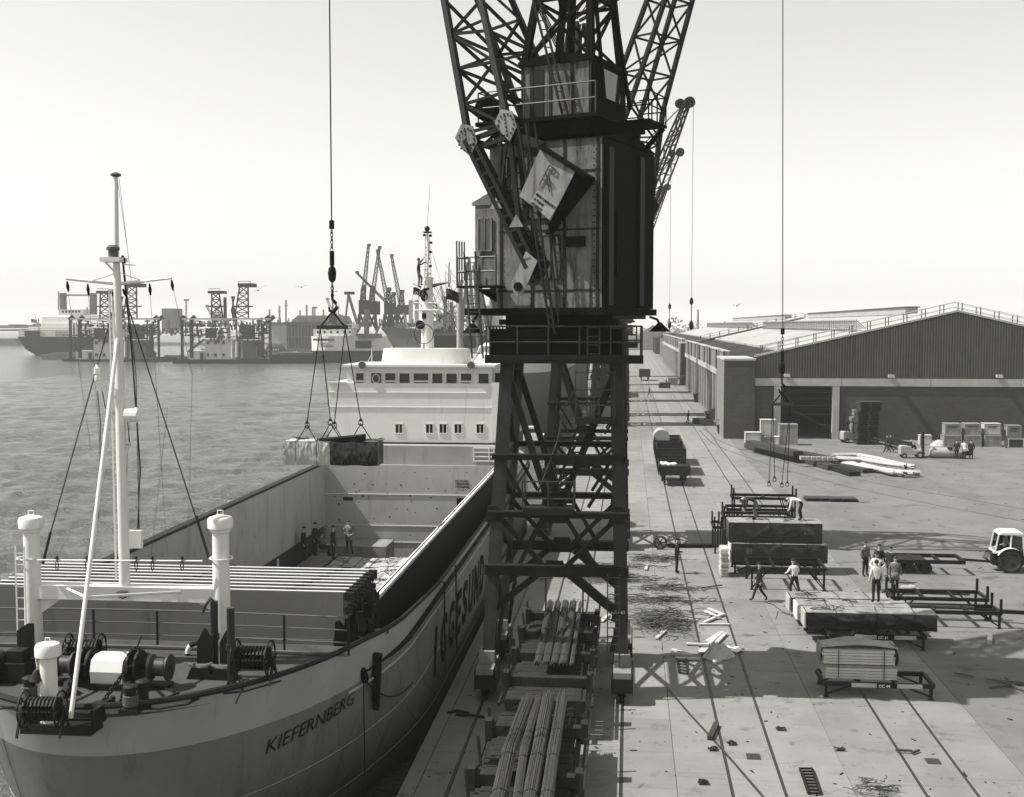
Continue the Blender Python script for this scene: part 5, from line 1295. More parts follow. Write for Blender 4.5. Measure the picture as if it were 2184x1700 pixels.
# direction finder loop
rz0 = fp(900, 744, BY + 3).z
c = fp(904, 712, BY + 1.5); b = MB(); R_ = 21*BY/2500*1.02; b.tube([c + Vector((cos(t)*R_, 0, sin(t)*R_)) for t in [k*pi/16 for k in range(32)]], .03, 6, closed=True); b.bar(c - Vector((0, 0, R_)), Vector((c.x, c.y, rz0)), .08); b.bar(c - Vector((0, 0, R_)), c + Vector((0, 0, R_)), .025); sbuild(b, 'direction_finder_loop', 'steel')
# main mast over the bridge
mm = thing('radar_mast', 'white radar mast with ladder, lamps and platforms above the ship bridge', 'mast', (fp(913, 744, BY + 3).x, BY + 3, rz0))
MYY = BY + 3
def ml(b): b.v = [p - Vector(mm.location) for p in b.v]; return b
def mp(px, py, d=0): return DY(px, py, MYY + d)
b = MB(); b.tube([mp(912, 746), mp(912, 660), mp(914, 600), mp(917, 590)], [.42, .36, .28, .26], 16); ml(b).build('mast_column', M_('white'), mm, 40)
b = MB(); b.tube([mp(912, 600), mp(913, 545), mp(911, 483)], [.09, .08, .05], 8); truss(b, mp(906, 600), mp(908, 520), mp(920, 600), mp(916, 520), 10, .05, rungs=True); b.bar(mp(906, 600), mp(908, 500), .05); b.bar(mp(920, 600), mp(915, 500), .05); ml(b).build('topmast', M_('white'), mm)
b = MB(); b.ball(mp(911, 488), .18, 8, 5); b.box(mp(904, 495).x, mp(920, 495).x, MYY - .2, MYY + .2, mp(911, 497).z, mp(911, 494).z); b.tube([mp(911, 486), mp(917, 400)], .01, 4)
for px, py in ((905, 499), (918, 500), (919, 515), (918, 535), (918, 565)): b.cyl(mp(px, py), mp(px, py + 5), .1, n=6)
ml(b).build('mast_lamp', M_('machine'), mm, kind='stuff')
b = MB(); b.box(mp(889, 661).x, mp(935, 661).x, MYY - .7, MYY + .5, mp(900, 663).z, mp(900, 661).z)
ml(b).build('mast_platform', M_('white'), mm)
b = MB()
for py in (673, 667): pass
zq = mp(900, 661).z
for h in (-.45, -.9):
    b.tube([(mp(884, 661).x, MYY - .6, zq + h + .9), (mp(939, 661).x, MYY - .6, zq + h + .9)], .025, 4)
for px in (884, 897, 912, 925, 939): b.bar((mp(px, 661).x, MYY - .6, zq), (mp(px, 661).x, MYY - .6, zq + .9), .035)
ml(b).build('platform_rail', M_('white'), mm)
b = MB(); b.tube([mp(922, 610), mp(938, 606), mp(955, 603)], [.12, .1, .05], 6); b.bar(mp(957, 612), mp(958, 560), .06); b.bar(mp(880, 606), mp(900, 612), .04); ml(b).build('radar_arm', M_('far_mid'), mm)
b = MB(); c = mp(896, 693, -.4); b.cyl(c, c + Vector((0, .6, 0)), .3, .15, 12); b.cyl(mp(905, 680, -.3), mp(905, 668, -.3), .16, n=8); b.tube([mp(895, 625, -.3), mp(905, 618, -.3), mp(915, 616, -.2)], .12, 6); b.ball(mp(905, 632, -.3), .25, 8, 5, 1.4); ml(b).build('horn_and_lamps', M_('machine'), mm, kind='stuff')
b = MB(); b.tube([mp(916, 520), mp(952, 640)], .008, 4); b.tube([mp(925, 600), mp(990, 730)], .01, 4); b.tube([mp(900, 600), mp(868, 740)], .01, 4); ml(b).build('stay', M_('wire'), mm)
def flag(label, px, py, s, txt=None):
    c = mp(px, py); r = thing('signal_flag', label, 'flag', c)
    b = MB(); b.grid(lambda u_, v_: (u_*s, -.08 - .12*sin(u_*6 + v_), -v_*s*.8 - .25*u_*s + .05*sin(u_*5)), 8, 5); b.build('cloth', M_('cloth_dark'), r)
    if txt: me = text_mesh(txt, s*.5, .01, mat_=M_('white_rough')); o = linkmesh('emblem', me, r, (s*.15, -.28, -s*.75)); o.rotation_euler = (pi/2, 0.2, 0)
    else:
        b = MB(); b.bar((.02, -.26, -.02), (s*.45, -.28, -s*.5), .05); b.bar((s*.45, -.28, -.12), (.02, -.26, -s*.42), .05); b.build('emblem', M_('far_mid'), r)
flag('small dark flag with pale letters on the left side of the bridge mast', 882, 613, .6, 'O7')
flag('dark ensign flying right of the bridge mast', 952, 616, .85)
pp_ = thing('kingpost', 'tall plain grey post rising behind the bridge roof between mast and crane', 'post', fp(981, 744, BY + 5))
b = MB(); zz = DY(981, 598, BY + 5).z - DY(981, 744, BY + 5).z; b.lathe((0, 0, -1.0), [(.22, 0), (.2, zz + .8), (.26, zz + .82), (.26, zz + 1.0)], 12); b.build('post', M_('far_pale'), pp_, 40)
# ================================================================== people
PMESH = {}
def person_mesh(pose, shirt, legs, extra=''):
    key = (pose, shirt, legs, extra)
    if key in PMESH: return PMESH[key]
    J = {  # joint: (pos, radius, parent, cloth)
        'pelvis': ((0, 0, .95), .135, None, 'L'), 'waist': ((0, 0, 1.08), .13, 'pelvis', 'S'), 'chest': ((0, 0, 1.28), .155, 'waist', 'S'),
        'neck': ((0, 0, 1.46), .065, 'chest', 'S'), 'nape': ((0, .01, 1.53), .055, 'neck', 'K'), 'face': ((0, .025, 1.62), .085, 'nape', 'K'), 'crown': ((0, .01, 1.71), .07, 'face', 'K')}
    for s, n in ((-1, 'l'), (1, 'r')):
        J[n+'sh'] = ((s*.18, 0, 1.40), .07, 'chest', 'S'); J[n+'el'] = ((s*.25, -.03, 1.13), .05, n+'sh', 'S'); J[n+'wr'] = ((s*.26, .05, .88), .035, n+'el', 'S'); J[n+'pa'] = ((s*.26, .07, .81), .032, n+'wr', 'K')
        J[n+'hi'] = ((s*.09, 0, .86), .095, 'pelvis', 'L'); J[n+'kn'] = ((s*.10, .02, .50), .07, n+'hi', 'L'); J[n+'an'] = ((s*.11, -.02, .10), .05, n+'kn', 'L'); J[n+'to'] = ((s*.12, .13, .045), .042, n+'an', 'B')
    P = {k: Vector(v[0]) for k, v in J.items()}
    def setp(**kw):
        for k, v in kw.items(): P[k] = Vector(v)
    if pose == 'walk':
        setp(lkn=(-.09, .17, .52), lan=(-.1, .27, .12), lto=(-.1, .42, .07), rkn=(.1, -.05, .5), ran=(.1, -.33, .16), rto=(.1, -.24, .05), lel=(-.24, -.13, 1.14), lwr=(-.24, -.12, .9), lpa=(-.24, -.09, .83), rel=(.24, .08, 1.13), rwr=(.24, .24, .94), rpa=(.24, .29, .88))
    if pose == 'pull':
        setp(lkn=(-.12, .14, .5), lan=(-.14, .06, .1), lto=(-.14, .22, .045), rkn=(.12, -.1, .5), ran=(.14, -.3, .12), rto=(.14, -.18, .045), lel=(-.3, .1, 1.15), lwr=(-.22, .34, 1.05), lpa=(-.2, .42, 1.03), rel=(.3, .1, 1.12), rwr=(.2, .32, 1.0), rpa=(.18, .4, .98), chest=(0, .06, 1.26), neck=(0, .1, 1.43), nape=(0, .12, 1.5), face=(0, .14, 1.59), crown=(0, .12, 1.68), lsh=(-.18, .06, 1.38), rsh=(.18, .06, 1.38))
    if pose == 'bend':
        setp(pelvis=(0, -.1, .92), waist=(0, .06, 1.02), chest=(0, .27, 1.08), neck=(0, .46, 1.1), nape=(0, .52, 1.08), face=(0, .6, 1.03), crown=(0, .68, 1.02), lsh=(-.18, .4, 1.06), rsh=(.18, .4, 1.06), lel=(-.2, .42, .78), rel=(.2, .44, .78), lwr=(-.15, .5, .53), rwr=(.12, .5, .55), lpa=(-.13, .52, .46), rpa=(.1, .52, .48), lhi=(-.09, -.1, .84), rhi=(.09, -.1, .84), lkn=(-.11, .03, .47), rkn=(.12, -.02, .47), lan=(-.13, -.08, .1), ran=(.13, -.12, .1), lto=(-.13, .08, .045), rto=(.13, .04, .045))
    if pose == 'sit':
        setp(pelvis=(0, 0, .5), waist=(0, 0, .63), chest=(0, .04, .83), neck=(0, .08, 1.0), nape=(0, .1, 1.07), face=(0, .13, 1.16), crown=(0, .12, 1.25), lsh=(-.18, .05, .95), rsh=(.18, .05, .95), lel=(-.25, .12, .7), rel=(.25, .12, .7), lwr=(-.14, .34, .62), rwr=(.14, .34, .62), lpa=(-.1, .4, .6), rpa=(.1, .4, .6), lhi=(-.1, .06, .47), rhi=(.1, .06, .47), lkn=(-.13, .48, .5), rkn=(.13, .48, .5), lan=(-.13, .45, .1), ran=(.13, .45, .1), lto=(-.13, .6, .045), rto=(.13, .6, .045))
    if pose == 'hips':
        setp(lel=(-.36, -.06, 1.2), lwr=(-.2, .08, 1.02), lpa=(-.15, .11, .99), rel=(.3, .12, 1.15), rwr=(.16, .3, 1.12), rpa=(.1, .33, 1.12), lan=(-.17, -.02, .1), lto=(-.2, .12, .045))
    if pose == 'climb':
        setp(lel=(-.34, .1, 1.5), lwr=(-.3, .3, 1.72), lpa=(-.28, .34, 1.8), rel=(.38, .12, 1.36), rwr=(.32, .34, 1.5), rpa=(.3, .38, 1.55), lkn=(-.12, .2, .62), lan=(-.12, .14, .25), lto=(-.12, .26, .2))
    names = list(J); idx = {k: i for i, k in enumerate(names)}
    me = bpy.data.meshes.new('s'); me.from_pydata([tuple(P[k]) for k in names], [(idx[J[k][2]], idx[k]) for k in names if J[k][2]], [])
    o = bpy.data.objects.new('s', me); COL.objects.link(o)
    md = o.modifiers.new('k', 'SKIN'); md.use_smooth_shade = True
    for i, k in enumerate(names):
        r = J[k][1] * (1.12 if extra == 'coat' and J[k][3] == 'S' else 1); me.skin_vertices[0].data[i].radius = (r * (1.25 if k in ('chest', 'waist', 'pelvis') else 1), r * (.85 if k in ('chest', 'waist', 'pelvis') else 1))
        me.skin_vertices[0].data[i].use_root = (k == 'pelvis')
    sd = o.modifiers.new('u', 'SUBSURF'); sd.levels = 1; sd.render_levels = 1
    dg = bpy.context.evaluated_depsgraph_get(); out = bpy.data.meshes.new_from_object(o.evaluated_get(dg))
    bpy.data.objects.remove(o); bpy.data.meshes.remove(me)
    vs = [v.co.copy() for v in out.vertices]; fs = [tuple(p.vertices) for p in out.polygons]
    bones = [(P[J[k][2]], P[k], J[k][3]) for k in names if J[k][2]]
    cls = {'K': 0, 'S': 1, 'L': 2, 'B': 3}
    def near(c):
        best = (9, 'S')
        for a, b_, t in bones:
            d = b_ - a; f = max(0, min(1, (c - a).dot(d)/d.length_squared)); e = (a + d*f - c).length
            if e < best[0]: best = (e, t)
        return cls[best[1]]
    mi = [near(sum((vs[i] for i in f), Vector())/len(f)) for f in fs]
    # hands, nose, ears
    hb = MB()
    for s, n in ((-1, 'l'), (1, 'r')):
        p, d = P[n+'pa'], (P[n+'pa'] - P[n+'wr']).normalized(); x = Vector((0, 1, 0)) if abs(d.y) < .7 else Vector((1, 0, 0)); x = (x - d*x.dot(d)).normalized(); y = d.cross(x)
        for k in range(4):
            a = p + x*(.03 - .02*k) + d*.01; l = (.045, .055, .05, .04)[k]
            hb.tube([a, a + d*l*.6, a + d*l*.95 + y*s*-.02], [.010, .009, .008], 5)
        hb.tube([p - d*.03 + x*.03, p + x*.06 + d*.0, p + x*.065 + d*.03], [.012, .011, .009], 5)
    fa = P['face']; fd = Vector((0, 1, 0)) if pose != 'bend' else Vector((0, .5, -.85))
    hb.tube([fa + fd*.075, fa + fd*.108 - Vector((0, 0, .01))], [.014, .016], 5)
    for s in (-1, 1): hb.ball(fa + Vector((s*.088, -.01, 0)), .022, 6, 4)
    b0 = len(vs); vs += hb.v; nf = [tuple(i + b0 for i in f) for f in hb.f]; fs += nf; mi += [0]*len(nf)
    eb = MB()
    for s in (-1, 1): eb.ball(fa + fd*.08 + Vector((s*.032, 0, .022)), .012, 5, 3)
    eb.bar(fa + fd*.084 + Vector((-.025, 0, -.035)), fa + fd*.084 + Vector((.025, 0, -.035)), .01)
    b0 = len(vs); vs += eb.v; nf = [tuple(i + b0 for i in f) for f in eb.f]; fs += nf; mi += [3]*len(nf)
    m2 = bpy.data.meshes.new('person_body'); m2.from_pydata([tuple(v) for v in vs], [], fs)
    for m_ in (M_('skin'), M_(shirt), M_(legs), M_('black')): m2.materials.append(m_)
    for p, i in zip(m2.polygons, mi): p.material_index = i
    m2.shade_smooth()
    bpy.data.meshes.remove(out)
    PMESH[key] = (m2, P['crown'].copy(), P['chest'].copy(), pose); return PMESH[key]
HATS = {}
def person(label, loc, rz, pose='stand', shirt='cloth_dark', legs='cloth_dark', hat='cap', extra='', s=1.0, grp='dock workers'):
    r = thing('person', label, 'person', loc, rz, grp); s *= 1.09; r.scale = (s, s, s)
    me, cr, ch, _ = person_mesh(pose, shirt, legs, extra)
    linkmesh('body', me, r)
    if hat not in HATS:
        b = MB()
        if hat == 'cap': b.ball((0, 0, .01), .095, 10, 6, .7); b.prism([(-.07, -.01), (.07, -.01), (.05, .01), (-.05, .01)], .06, .15)
        else: b.ball((0, -.015, -.03), .098, 10, 6, .9)
        HATS[hat] = b.mesh('cap' if hat == 'cap' else 'hair', M_('hair' if hat != 'cap' else 'cloth_dark'), True)
    linkmesh('cap' if hat == 'cap' else 'hair', HATS[hat], r, tuple(cr + Vector((0, 0, -.01))))
    if extra == 'coat' and pose != 'bend':
        if 'coat' not in HATS:
            b = MB(); b.lathe((0, 0, 0), [(.20, .70), (.19, .9), (.17, 1.05)], 12); b.v = [Vector((p.x*1.05, p.y*.78, p.z)) for p in b.v]; HATS['coat'] = b.mesh('jacket_skirt', M_('cloth_dark'), True)
        o = linkmesh('jacket_skirt', HATS['coat'], r); o.material_slots[0].link = 'OBJECT'; o.material_slots[0].material = M_(shirt)
    return r
def gp_(x, y, z=0): p = G(x, y, z); return (p.x, p.y, z)
R_ = radians
person('worker in dark overalls standing alone between the rails, facing right', gp_(1443, 1223), R_(-100), 'hips', 'cloth_dark', 'cloth_dark')
person('worker in a dark jacket walking left and pulling a rope', gp_(1619, 1283), R_(75), 'walk', 'cloth_dark', 'cloth_dark', extra='coat')
person('worker in a white shirt hauling a rope beside the empty rack', gp_(1694, 1274), R_(30), 'pull', 'cloth_white', 'cloth_dark')
person('worker in a white shirt bending over on top of the black wrapped packs', (DY(1705, 1106, 64).x, 64, 2.76), R_(80), 'bend', 'cloth_white', 'cloth_dark', 'hair')
person('worker in dark clothes bending over on top of the black wrapped packs', (DY(1608, 1106, 64).x, 64, 2.76), R_(100), 'bend', 'cloth_dark', 'cloth_mid', 'hair')
person('leftmost man of the standing group, in a dark work jacket', gp_(1845, 1229), R_(-150), 'stand', 'cloth_mid', 'cloth_dark', 'hair')
person('man in a dark cap and jacket at the back of the standing group', gp_(1874, 1238), R_(-170), 'stand', 'cloth_dark', 'cloth_dark', extra='coat')
person('man in a long black coat at the right back of the standing group', gp_(1898, 1243), R_(120), 'stand', 'cloth_dark', 'cloth_dark', 'hair', extra='coat')
person('man in a pale sweater and flat cap standing behind the timber loads', gp_(1869, 1258), R_(160), 'hips', 'cloth_white', 'cloth_dark')
person('man in a white sweater standing on the timber load, seen from behind', (DY(1868, 1284, 51.2).x, 51.2, 1.33), R_(10), 'stand', 'cloth_white', 'cloth_dark', 'hair')
person('man in an open grey jacket facing the camera behind the timber load', gp_(1908, 1268), R_(175), 'stand', 'cloth_mid', 'cloth_dark', 'hair', extra='coat')
person('lone worker walking across the rails far down the quay', gp_(1385, 847), R_(70), 'walk')
person('worker pushing at the round crate by the shed wall, left of it', gp_(1467, 905), R_(-80), 'pull', 'cloth_dark', 'cloth_dark', 'hair')
person('worker bending by the round crate at the shed door, right of it', gp_(1510, 907), R_(60), 'stand', 'cloth_dark', 'cloth_dark', extra='coat')
person('front man of the pair walking past the slanting timbers', gp_(1892, 966), R_(80), 'walk')
person('rear man of the pair walking past the slanting timbers', gp_(1899, 965), R_(80), 'walk', 'cloth_dark', 'cloth_dark', extra='coat')
for px, l, sh in ((2040, 'left', 'cloth_dark'), (2056, 'middle', 'cloth_white'), (2071, 'right', 'cloth_dark')):
    person(l + ' man of the three standing beside the long steel cylinder', gp_(px, 979), R_(170), 'stand', sh, 'cloth_dark', extra='coat')
person('worker sitting on the low cargo stack far down the quay by the shed', (G(1420, 825).x, G(1420, 825).y, .5), R_(-90), 'sit')
person('worker seated on a small truck beside the shed wall', (G(1476, 826).x, G(1476, 826).y, .4), R_(90), 'sit')
person('worker standing in the recess by the leaning board at the shed wall', gp_(1508, 858), R_(90))
# in the hold
for px, py, z, pose, sh, rz, hat, lab in ((745, 1181, .45, 'hips', 'cloth_mid', 170, 'cap', 'worker in an open waistcoat standing by the aft bulkhead in the hold'),
        (711, 1194, .3, 'stand', 'cloth_dark', -90, 'cap', 'worker in a dark jacket and pale collar standing in the hold'),
        (683, 1186, .3, 'sit', 'cloth_mid', -90, 'hair', 'worker in a pale shirt sitting on packs in the hold'),
        (672, 1186, .4, 'stand', 'cloth_dark', -100, 'cap', 'worker in a flat cap standing behind the seated man in the hold'),
        (648, 1196, .3, 'stand', 'cloth_dark', -90, 'cap', 'leftmost worker in the hold, dark against the shadowed wall')):
    p = G(px, py, z); person(lab, (p.x, p.y, z), R_(rz), pose, sh, 'cloth_dark', hat, 'coat' if pose != 'sit' else '', 1.0, 'workers in the ship hold')
p = DY(893, 612, 73.2); person('sailor in a dark jacket climbing the bridge mast', (p.x, p.y, p.z - .1), R_(-75), 'climb', 'cloth_dark', 'cloth_mid', 'hair', '', 1.0, 'seamen')
p = DY(765, 822, 71.3); person('officer in dark uniform standing behind the leftmost bridge window', (p.x, p.y, p.z - .95), R_(180), 'stand', 'cloth_dark', 'cloth_dark', 'cap', '', 1.0, 'seamen')
# ================================================================== wagons and cargo on the quay
def wavy_pack(w, d, h, seed, nx=44, ny=9, nz=9, amp=.03):
    """a pack wrapped in sheeting: box with soft creases"""
    rnd = random.Random(seed); ph = [rnd.uniform(0, 6) for _ in range(12)]
    def dsp(u, v):
        f1 = max(0, 1 - abs(((u*.6 - v*.35 + ph[6]) % 1) - .5)*13); f2 = max(0, 1 - abs(((u*.45 + v*.3 + ph[8]) % 1) - .5)*12); f3 = max(0, 1 - abs(((u*.9 - v*.2 + ph[9]) % 1) - .5)*7)
        return amp*(1.5*f1 + 1.3*f2 + .7*f3 +sin(u*7 + v*3 + ph[0]) * sin(u*2.3 + ph[1]) + .6*sin(u*17 + ph[2] + v*9) * sin(v*5 + ph[3]) + .4*sin(u*31 - v*12 + ph[4]))
    b = MB()
    def front(u, v): q = dsp(u*4, v*2); return (-w/2 + u*w, -d/2 - abs(q)*.9 - .03*sin(v*pi), v*h*(1 - .04*abs(sin(u*8 + ph[10]))) + (1 - v)*.015*sin(u*11 + ph[11]))
    def back(u, v): return (-w/2 + u*w, d/2 + abs(dsp(u*4 + 3, v*2))*.6*sin(v*pi), v*h)
    def topf(u, v): return (-w/2 + u*w, -d/2 + v*d + (-abs(dsp(u*4, 2))*.9 if v < .01 else (0 if v < .99 else 0)), h + .03*sin(u*9 + ph[5])*sin(v*pi) + .5*abs(dsp(u*6, v*3))*sin(v*pi))
    def left(u, v): return (-w/2 - .02*sin(u*pi)*sin(v*pi), -d/2 + u*d, v*h)
    def right(u, v): return (w/2 + .04*sin(u*7 + ph[7])*sin(u*pi)*sin(v*pi), -d/2 + u*d, v*h)
    b.grid(front, nx, nz); n1 = len(b.f); b.grid(topf, nx, ny); n2 = len(b.f)
    b.grid(back, nx, 2); b.grid(left, 4, 4); b.grid(right, 4, 4)
    return b, n1, n2
def pack(label, x, y, z, w, d, h, seed, m='tarp_black', mt='tarp_top', rz=0, straps=3, mark=None, grp='wrapped timber packs', ends=None):
    r = thing('timber_pack', label, 'timber pack', (x, y, z), rz, grp)
    b, n1, n2 = wavy_pack(w, d, h, seed)
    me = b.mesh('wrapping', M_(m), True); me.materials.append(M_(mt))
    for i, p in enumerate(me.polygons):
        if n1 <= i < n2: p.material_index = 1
    linkmesh('wrapping', me, r)
    rnd = random.Random(seed)
    for k in range(straps):
        xx = -w/2 + w*(k + .7 + rnd.uniform(-.15, .15))/(straps + .4); t = rnd.uniform(-.25, .25)
        b = MB(); b.tube([(xx, -d/2 - .07, .02), (xx + t*.3, -d/2 - .08, h*.5), (xx + t*.5, -d/2 - .05, h + .03), (xx + t*.5, 0, h + .05), (xx + t, d/2 + .05, h + .03), (xx + t, d/2 + .06, .03)], .014, 5); b.build('lashing', M_('machine'), r)
    for k in range(2):
        b = MB(); x0 = rnd.uniform(-w*.4, w*.4); pts = [(x0 + rnd.uniform(-.5, .5), rnd.uniform(-d*.4, d*.4), h + .05 + rnd.uniform(0, .05)) for _ in range(7)]; b.tube(pts, .014, 4); b.build('rope_end', M_('machine'), r)
    if mark is not None:
        b = MB(); b.box(mark - .15, mark + .15, -d/2 - .075, -d/2 - .06, h*.45, h*.75); b.build('maker_mark', M_('far_mid'), r)
    if ends:
        b = MB(); b.box(-w/2 - .09, -w/2 - .03, -d/2 + .03, d/2 - .03, 0, h - .02); b.build('end_wrap', M_(ends), r)
    return r
def bundle(label, path, R, n, seed, ties=3, m='rods', rr=.022, grp='bundles of steel rods on the wagons', name='rod_bundle', cat='steel rods', endm=None):
    rnd = random.Random(seed); P = [Vector(p) for p in path]; c = P[0]
    r = thing(name, label, cat, P[0], 0, grp)
    N = 14; pts = []
    for i in range(N + 1):
        f = i/N*(len(P) - 1); k = min(int(f), len(P) - 2); t = f - k; pts.append(P[k].lerp(P[k+1], t*t*(3 - 2*t) if len(P) > 2 else t))
    b = MB()
    for j in range(n):
        if j < n*.62: a = pi*(j/(n*.62)) * 1.15 - .1; rad = R*rnd.uniform(.86, 1.04)
        else: a = rnd.uniform(0, 2*pi); rad = R*sqrt(rnd.random())*.85
        a1 = a + rnd.uniform(-.25, .25); r1 = rad*rnd.uniform(.9, 1.08); e0, e1 = rnd.uniform(-.25, .1), rnd.uniform(-.1, .3)
        line = []
        for i, p in enumerate(pts):
            d = (pts[min(i+1, N)] - pts[max(i-1, 0)]).normalized(); x = d.cross(Vector((0, 0, 1))).normalized(); y = x.cross(d)
            f = i/N; aa = lerp(a, a1, f); ra = lerp(rad, r1, f)*(1 + .05*sin(i*1.3 + j))
            q = p + x*cos(aa)*ra + y*sin(aa)*ra*.85 - c
            if i == 0: q += d*e0
            if i == N: q += d*e1
            line.append(q)
        b.tube(line, rr, 4)
    o = b.build('rods', M_(m), r, kind='stuff')
    for k in range(ties):
        i = int((k + .6)/ties*N*.95); p = pts[i]; d = (pts[min(i+1, N)] - pts[max(i-1, 0)]).normalized(); x = d.cross(Vector((0, 0, 1))).normalized(); y = x.cross(d)
        b = MB(); b.tube([p - c + x*cos(a)*R*1.12 + y*sin(a)*R*1.0 for a in [q*pi/6 for q in range(12)]], .012, 4, closed=True); b.build('wire_tie', M_('machine'), r)
    if endm:
        b = MB(); e = pts[-1] - c; d = (pts[-1] - pts[-2]).normalized(); b.cyl(e + d*.02, e + d*.12, R*.95, n=9); b.build('dark_end', M_(endm), r)
    return r
TRX = -2.62
def flat_wagon(label, y0, y1, x=TRX, h=1.25, stakes=6, near=True):
    w = thing('flat_wagon', label, 'railway wagon', (x, (y0 + y1)/2, 0), 0, 'wagons under the near crane'); L = y1 - y0; hl = L/2
    b = MB()
    for s in (-1, 1): b.box(s*1.22 - .07, s*1.22 + .07, -hl, hl, h - .3, h); b.box(s*.35 - .06, s*.35 + .06, -hl, hl, h - .35, h - .1)
    for k in range(7): yy = -hl + .1 + (L - .2)*k/6; b.box(-1.2, 1.2, yy - .06, yy + .06, h - .28, h - .02)
    b.build('underframe', M_('wagon'), w)
    nb_ = int(L/.42); b = MB(); b.box(-1.14, 1.14, -.19, .19, 0, .05); pm = b.mesh('floor_plank', M_('wagon'))
    for k in range(nb_): linkmesh('floor_plank', pm, w, (0, -hl + .22 + k*.42, h))
    for k in range(4):                       # bolsters with stakes
        yy = -hl + L*(k + .5)/4
        b = MB(); b.box(-1.38, 1.38, yy - .16, yy + .16, h + .06, h + .36); b.box(-1.5, -1.3, yy - .2, yy + .2, h - .1, h + .5); b.box(1.3, 1.5, yy - .2, yy + .2, h - .1, h + .5); o = b.build('bolster', M_('wagon'), w)
    for k in range(stakes):
        yy = -hl + L*(k + .5)/stakes
        for s in (-1, 1): b = MB(); b.bar((s*1.42, yy, h - .2), (s*1.5, yy + .05, h + .65), .08); b.build('stake', M_('wagon'), w)
    for s in (-1, 1):                        # side chains/ledges
        b = MB(); b.box(s*1.5 - .03, s*1.5 + .03, -hl, hl, h - .22, h - .12); b.build('side_rail', M_('wagon'), w)
        for k in (-1, 1):
            for q in (-.85, .85):
                b = MB(); yy = k*(hl - 2.1) + q; b.cyl((s*.68, yy, .47), (s*.80, yy, .47), .46, n=18); b.cyl((s*.80, yy, .47), (s*.9, yy, .47), .14, n=8); b.build('wheel', M_('wagon'), w)
            b = MB(); b.box(s*.95 - .08, s*.95 + .08, k*(hl - 2.1) - 1.3, k*(hl - 2.1) + 1.3, .4, .75); b.build('bogie_frame', M_('wagon'), w)
    for k in (-1, 1):
        b = MB(); b.box(-1.25, 1.25, k*hl - .08, k*hl + .08, h - .35, h + .04)
        for s in (-1, 1): b.cyl((s*.87, k*hl, h - .25), (s*.87, k*(hl + .45), h - .25), .08, n=8); b.cyl((s*.87, k*(hl + .45), h - .25), (s*.87, k*(hl + .5), h - .25), .2, n=12)
        b.build('buffer_beam', M_('wagon'), w)
    return w
flat_wagon('nearest flat wagon, carrying long curved rod bundles out of the bottom of the picture', 20.5, 35.4)
flat_wagon('second flat wagon with rod bundles, standing right under the near crane', 36.9, 48.5)
# rods: paths from photographed ends
def rp(px, py, z): p = G(px, py, z); return p
near_top = [(1122, 1492), (1155, 1488), (1192, 1486), (1205, 1490)]
for i, (pa, pb, pc, R, n, lab) in enumerate((
    ((1126, 1494), (1087, 1600), (1065, 1698), .19, 30, 'leftmost curved rod bundle on the nearest wagon'),
    ((1148, 1490), (1118, 1600), (1104, 1698), .10, 14, 'second rod bundle from the left on the nearest wagon, thinner than its neighbours'),
    ((1170, 1487), (1149, 1600), (1131, 1698), .17, 28, 'third rod bundle from the left on the nearest wagon, thick and straight'),
    ((1200, 1487), (1181, 1600), (1167, 1698), .15, 24, 'rightmost rod bundle on the nearest wagon'))):
    z = 1.88
    q2 = G(pc[0], pc[1], z); q1 = G(pb[0], pb[1], z); q0 = G(pa[0], pa[1], z - .0); d = (q2 - q1); q3 = q2 + d*.9; q3.z = z - .15
    bundle(lab, [q3, q2, q1, q0], R, int(n*1.7), 40 + i, 4, rr=.0155)
for i, (xa, xb, n, lab) in enumerate(((1174, 1147, 24, 'leftmost rod bundle on the second wagon'), (1190, 1165, 20, 'second rod bundle from the left on the second wagon'), (1206, 1183, 24, 'middle rod bundle on the second wagon'), (1223, 1201, 24, 'second rod bundle from the right on the second wagon'), (1238, 1219, 10, 'rightmost thin rod bundle on the second wagon'))):
    q0 = G(xb, 1416, 1.85); q1 = G(xa, 1287, 1.85); bundle(lab, [q0, q0.lerp(q1, .5) + Vector((0, 0, -.03)), q1], .13 if n > 19 else .06, int(n*1.5), 60 + i, 3, rr=.015)
for px, py in ((1164, 1288), (1243, 1290)):
    p = G(px, 1310, 1.3); b = MB(); b.bar((0, 0, 0), (0, .1, 1.5 if px < 1200 else 1.3), .07); b.bar((-.25, .1, 1.45), (.3, .1, 1.5), .04) if px < 1200 else None
    b.v = [v + p for v in b.v]; top('wagon_stanchion', b, M_('wagon'), ('tall T-topped' if px < 1200 else 'plain') + ' stanchion at the far end of the second wagon', 'stanchion')
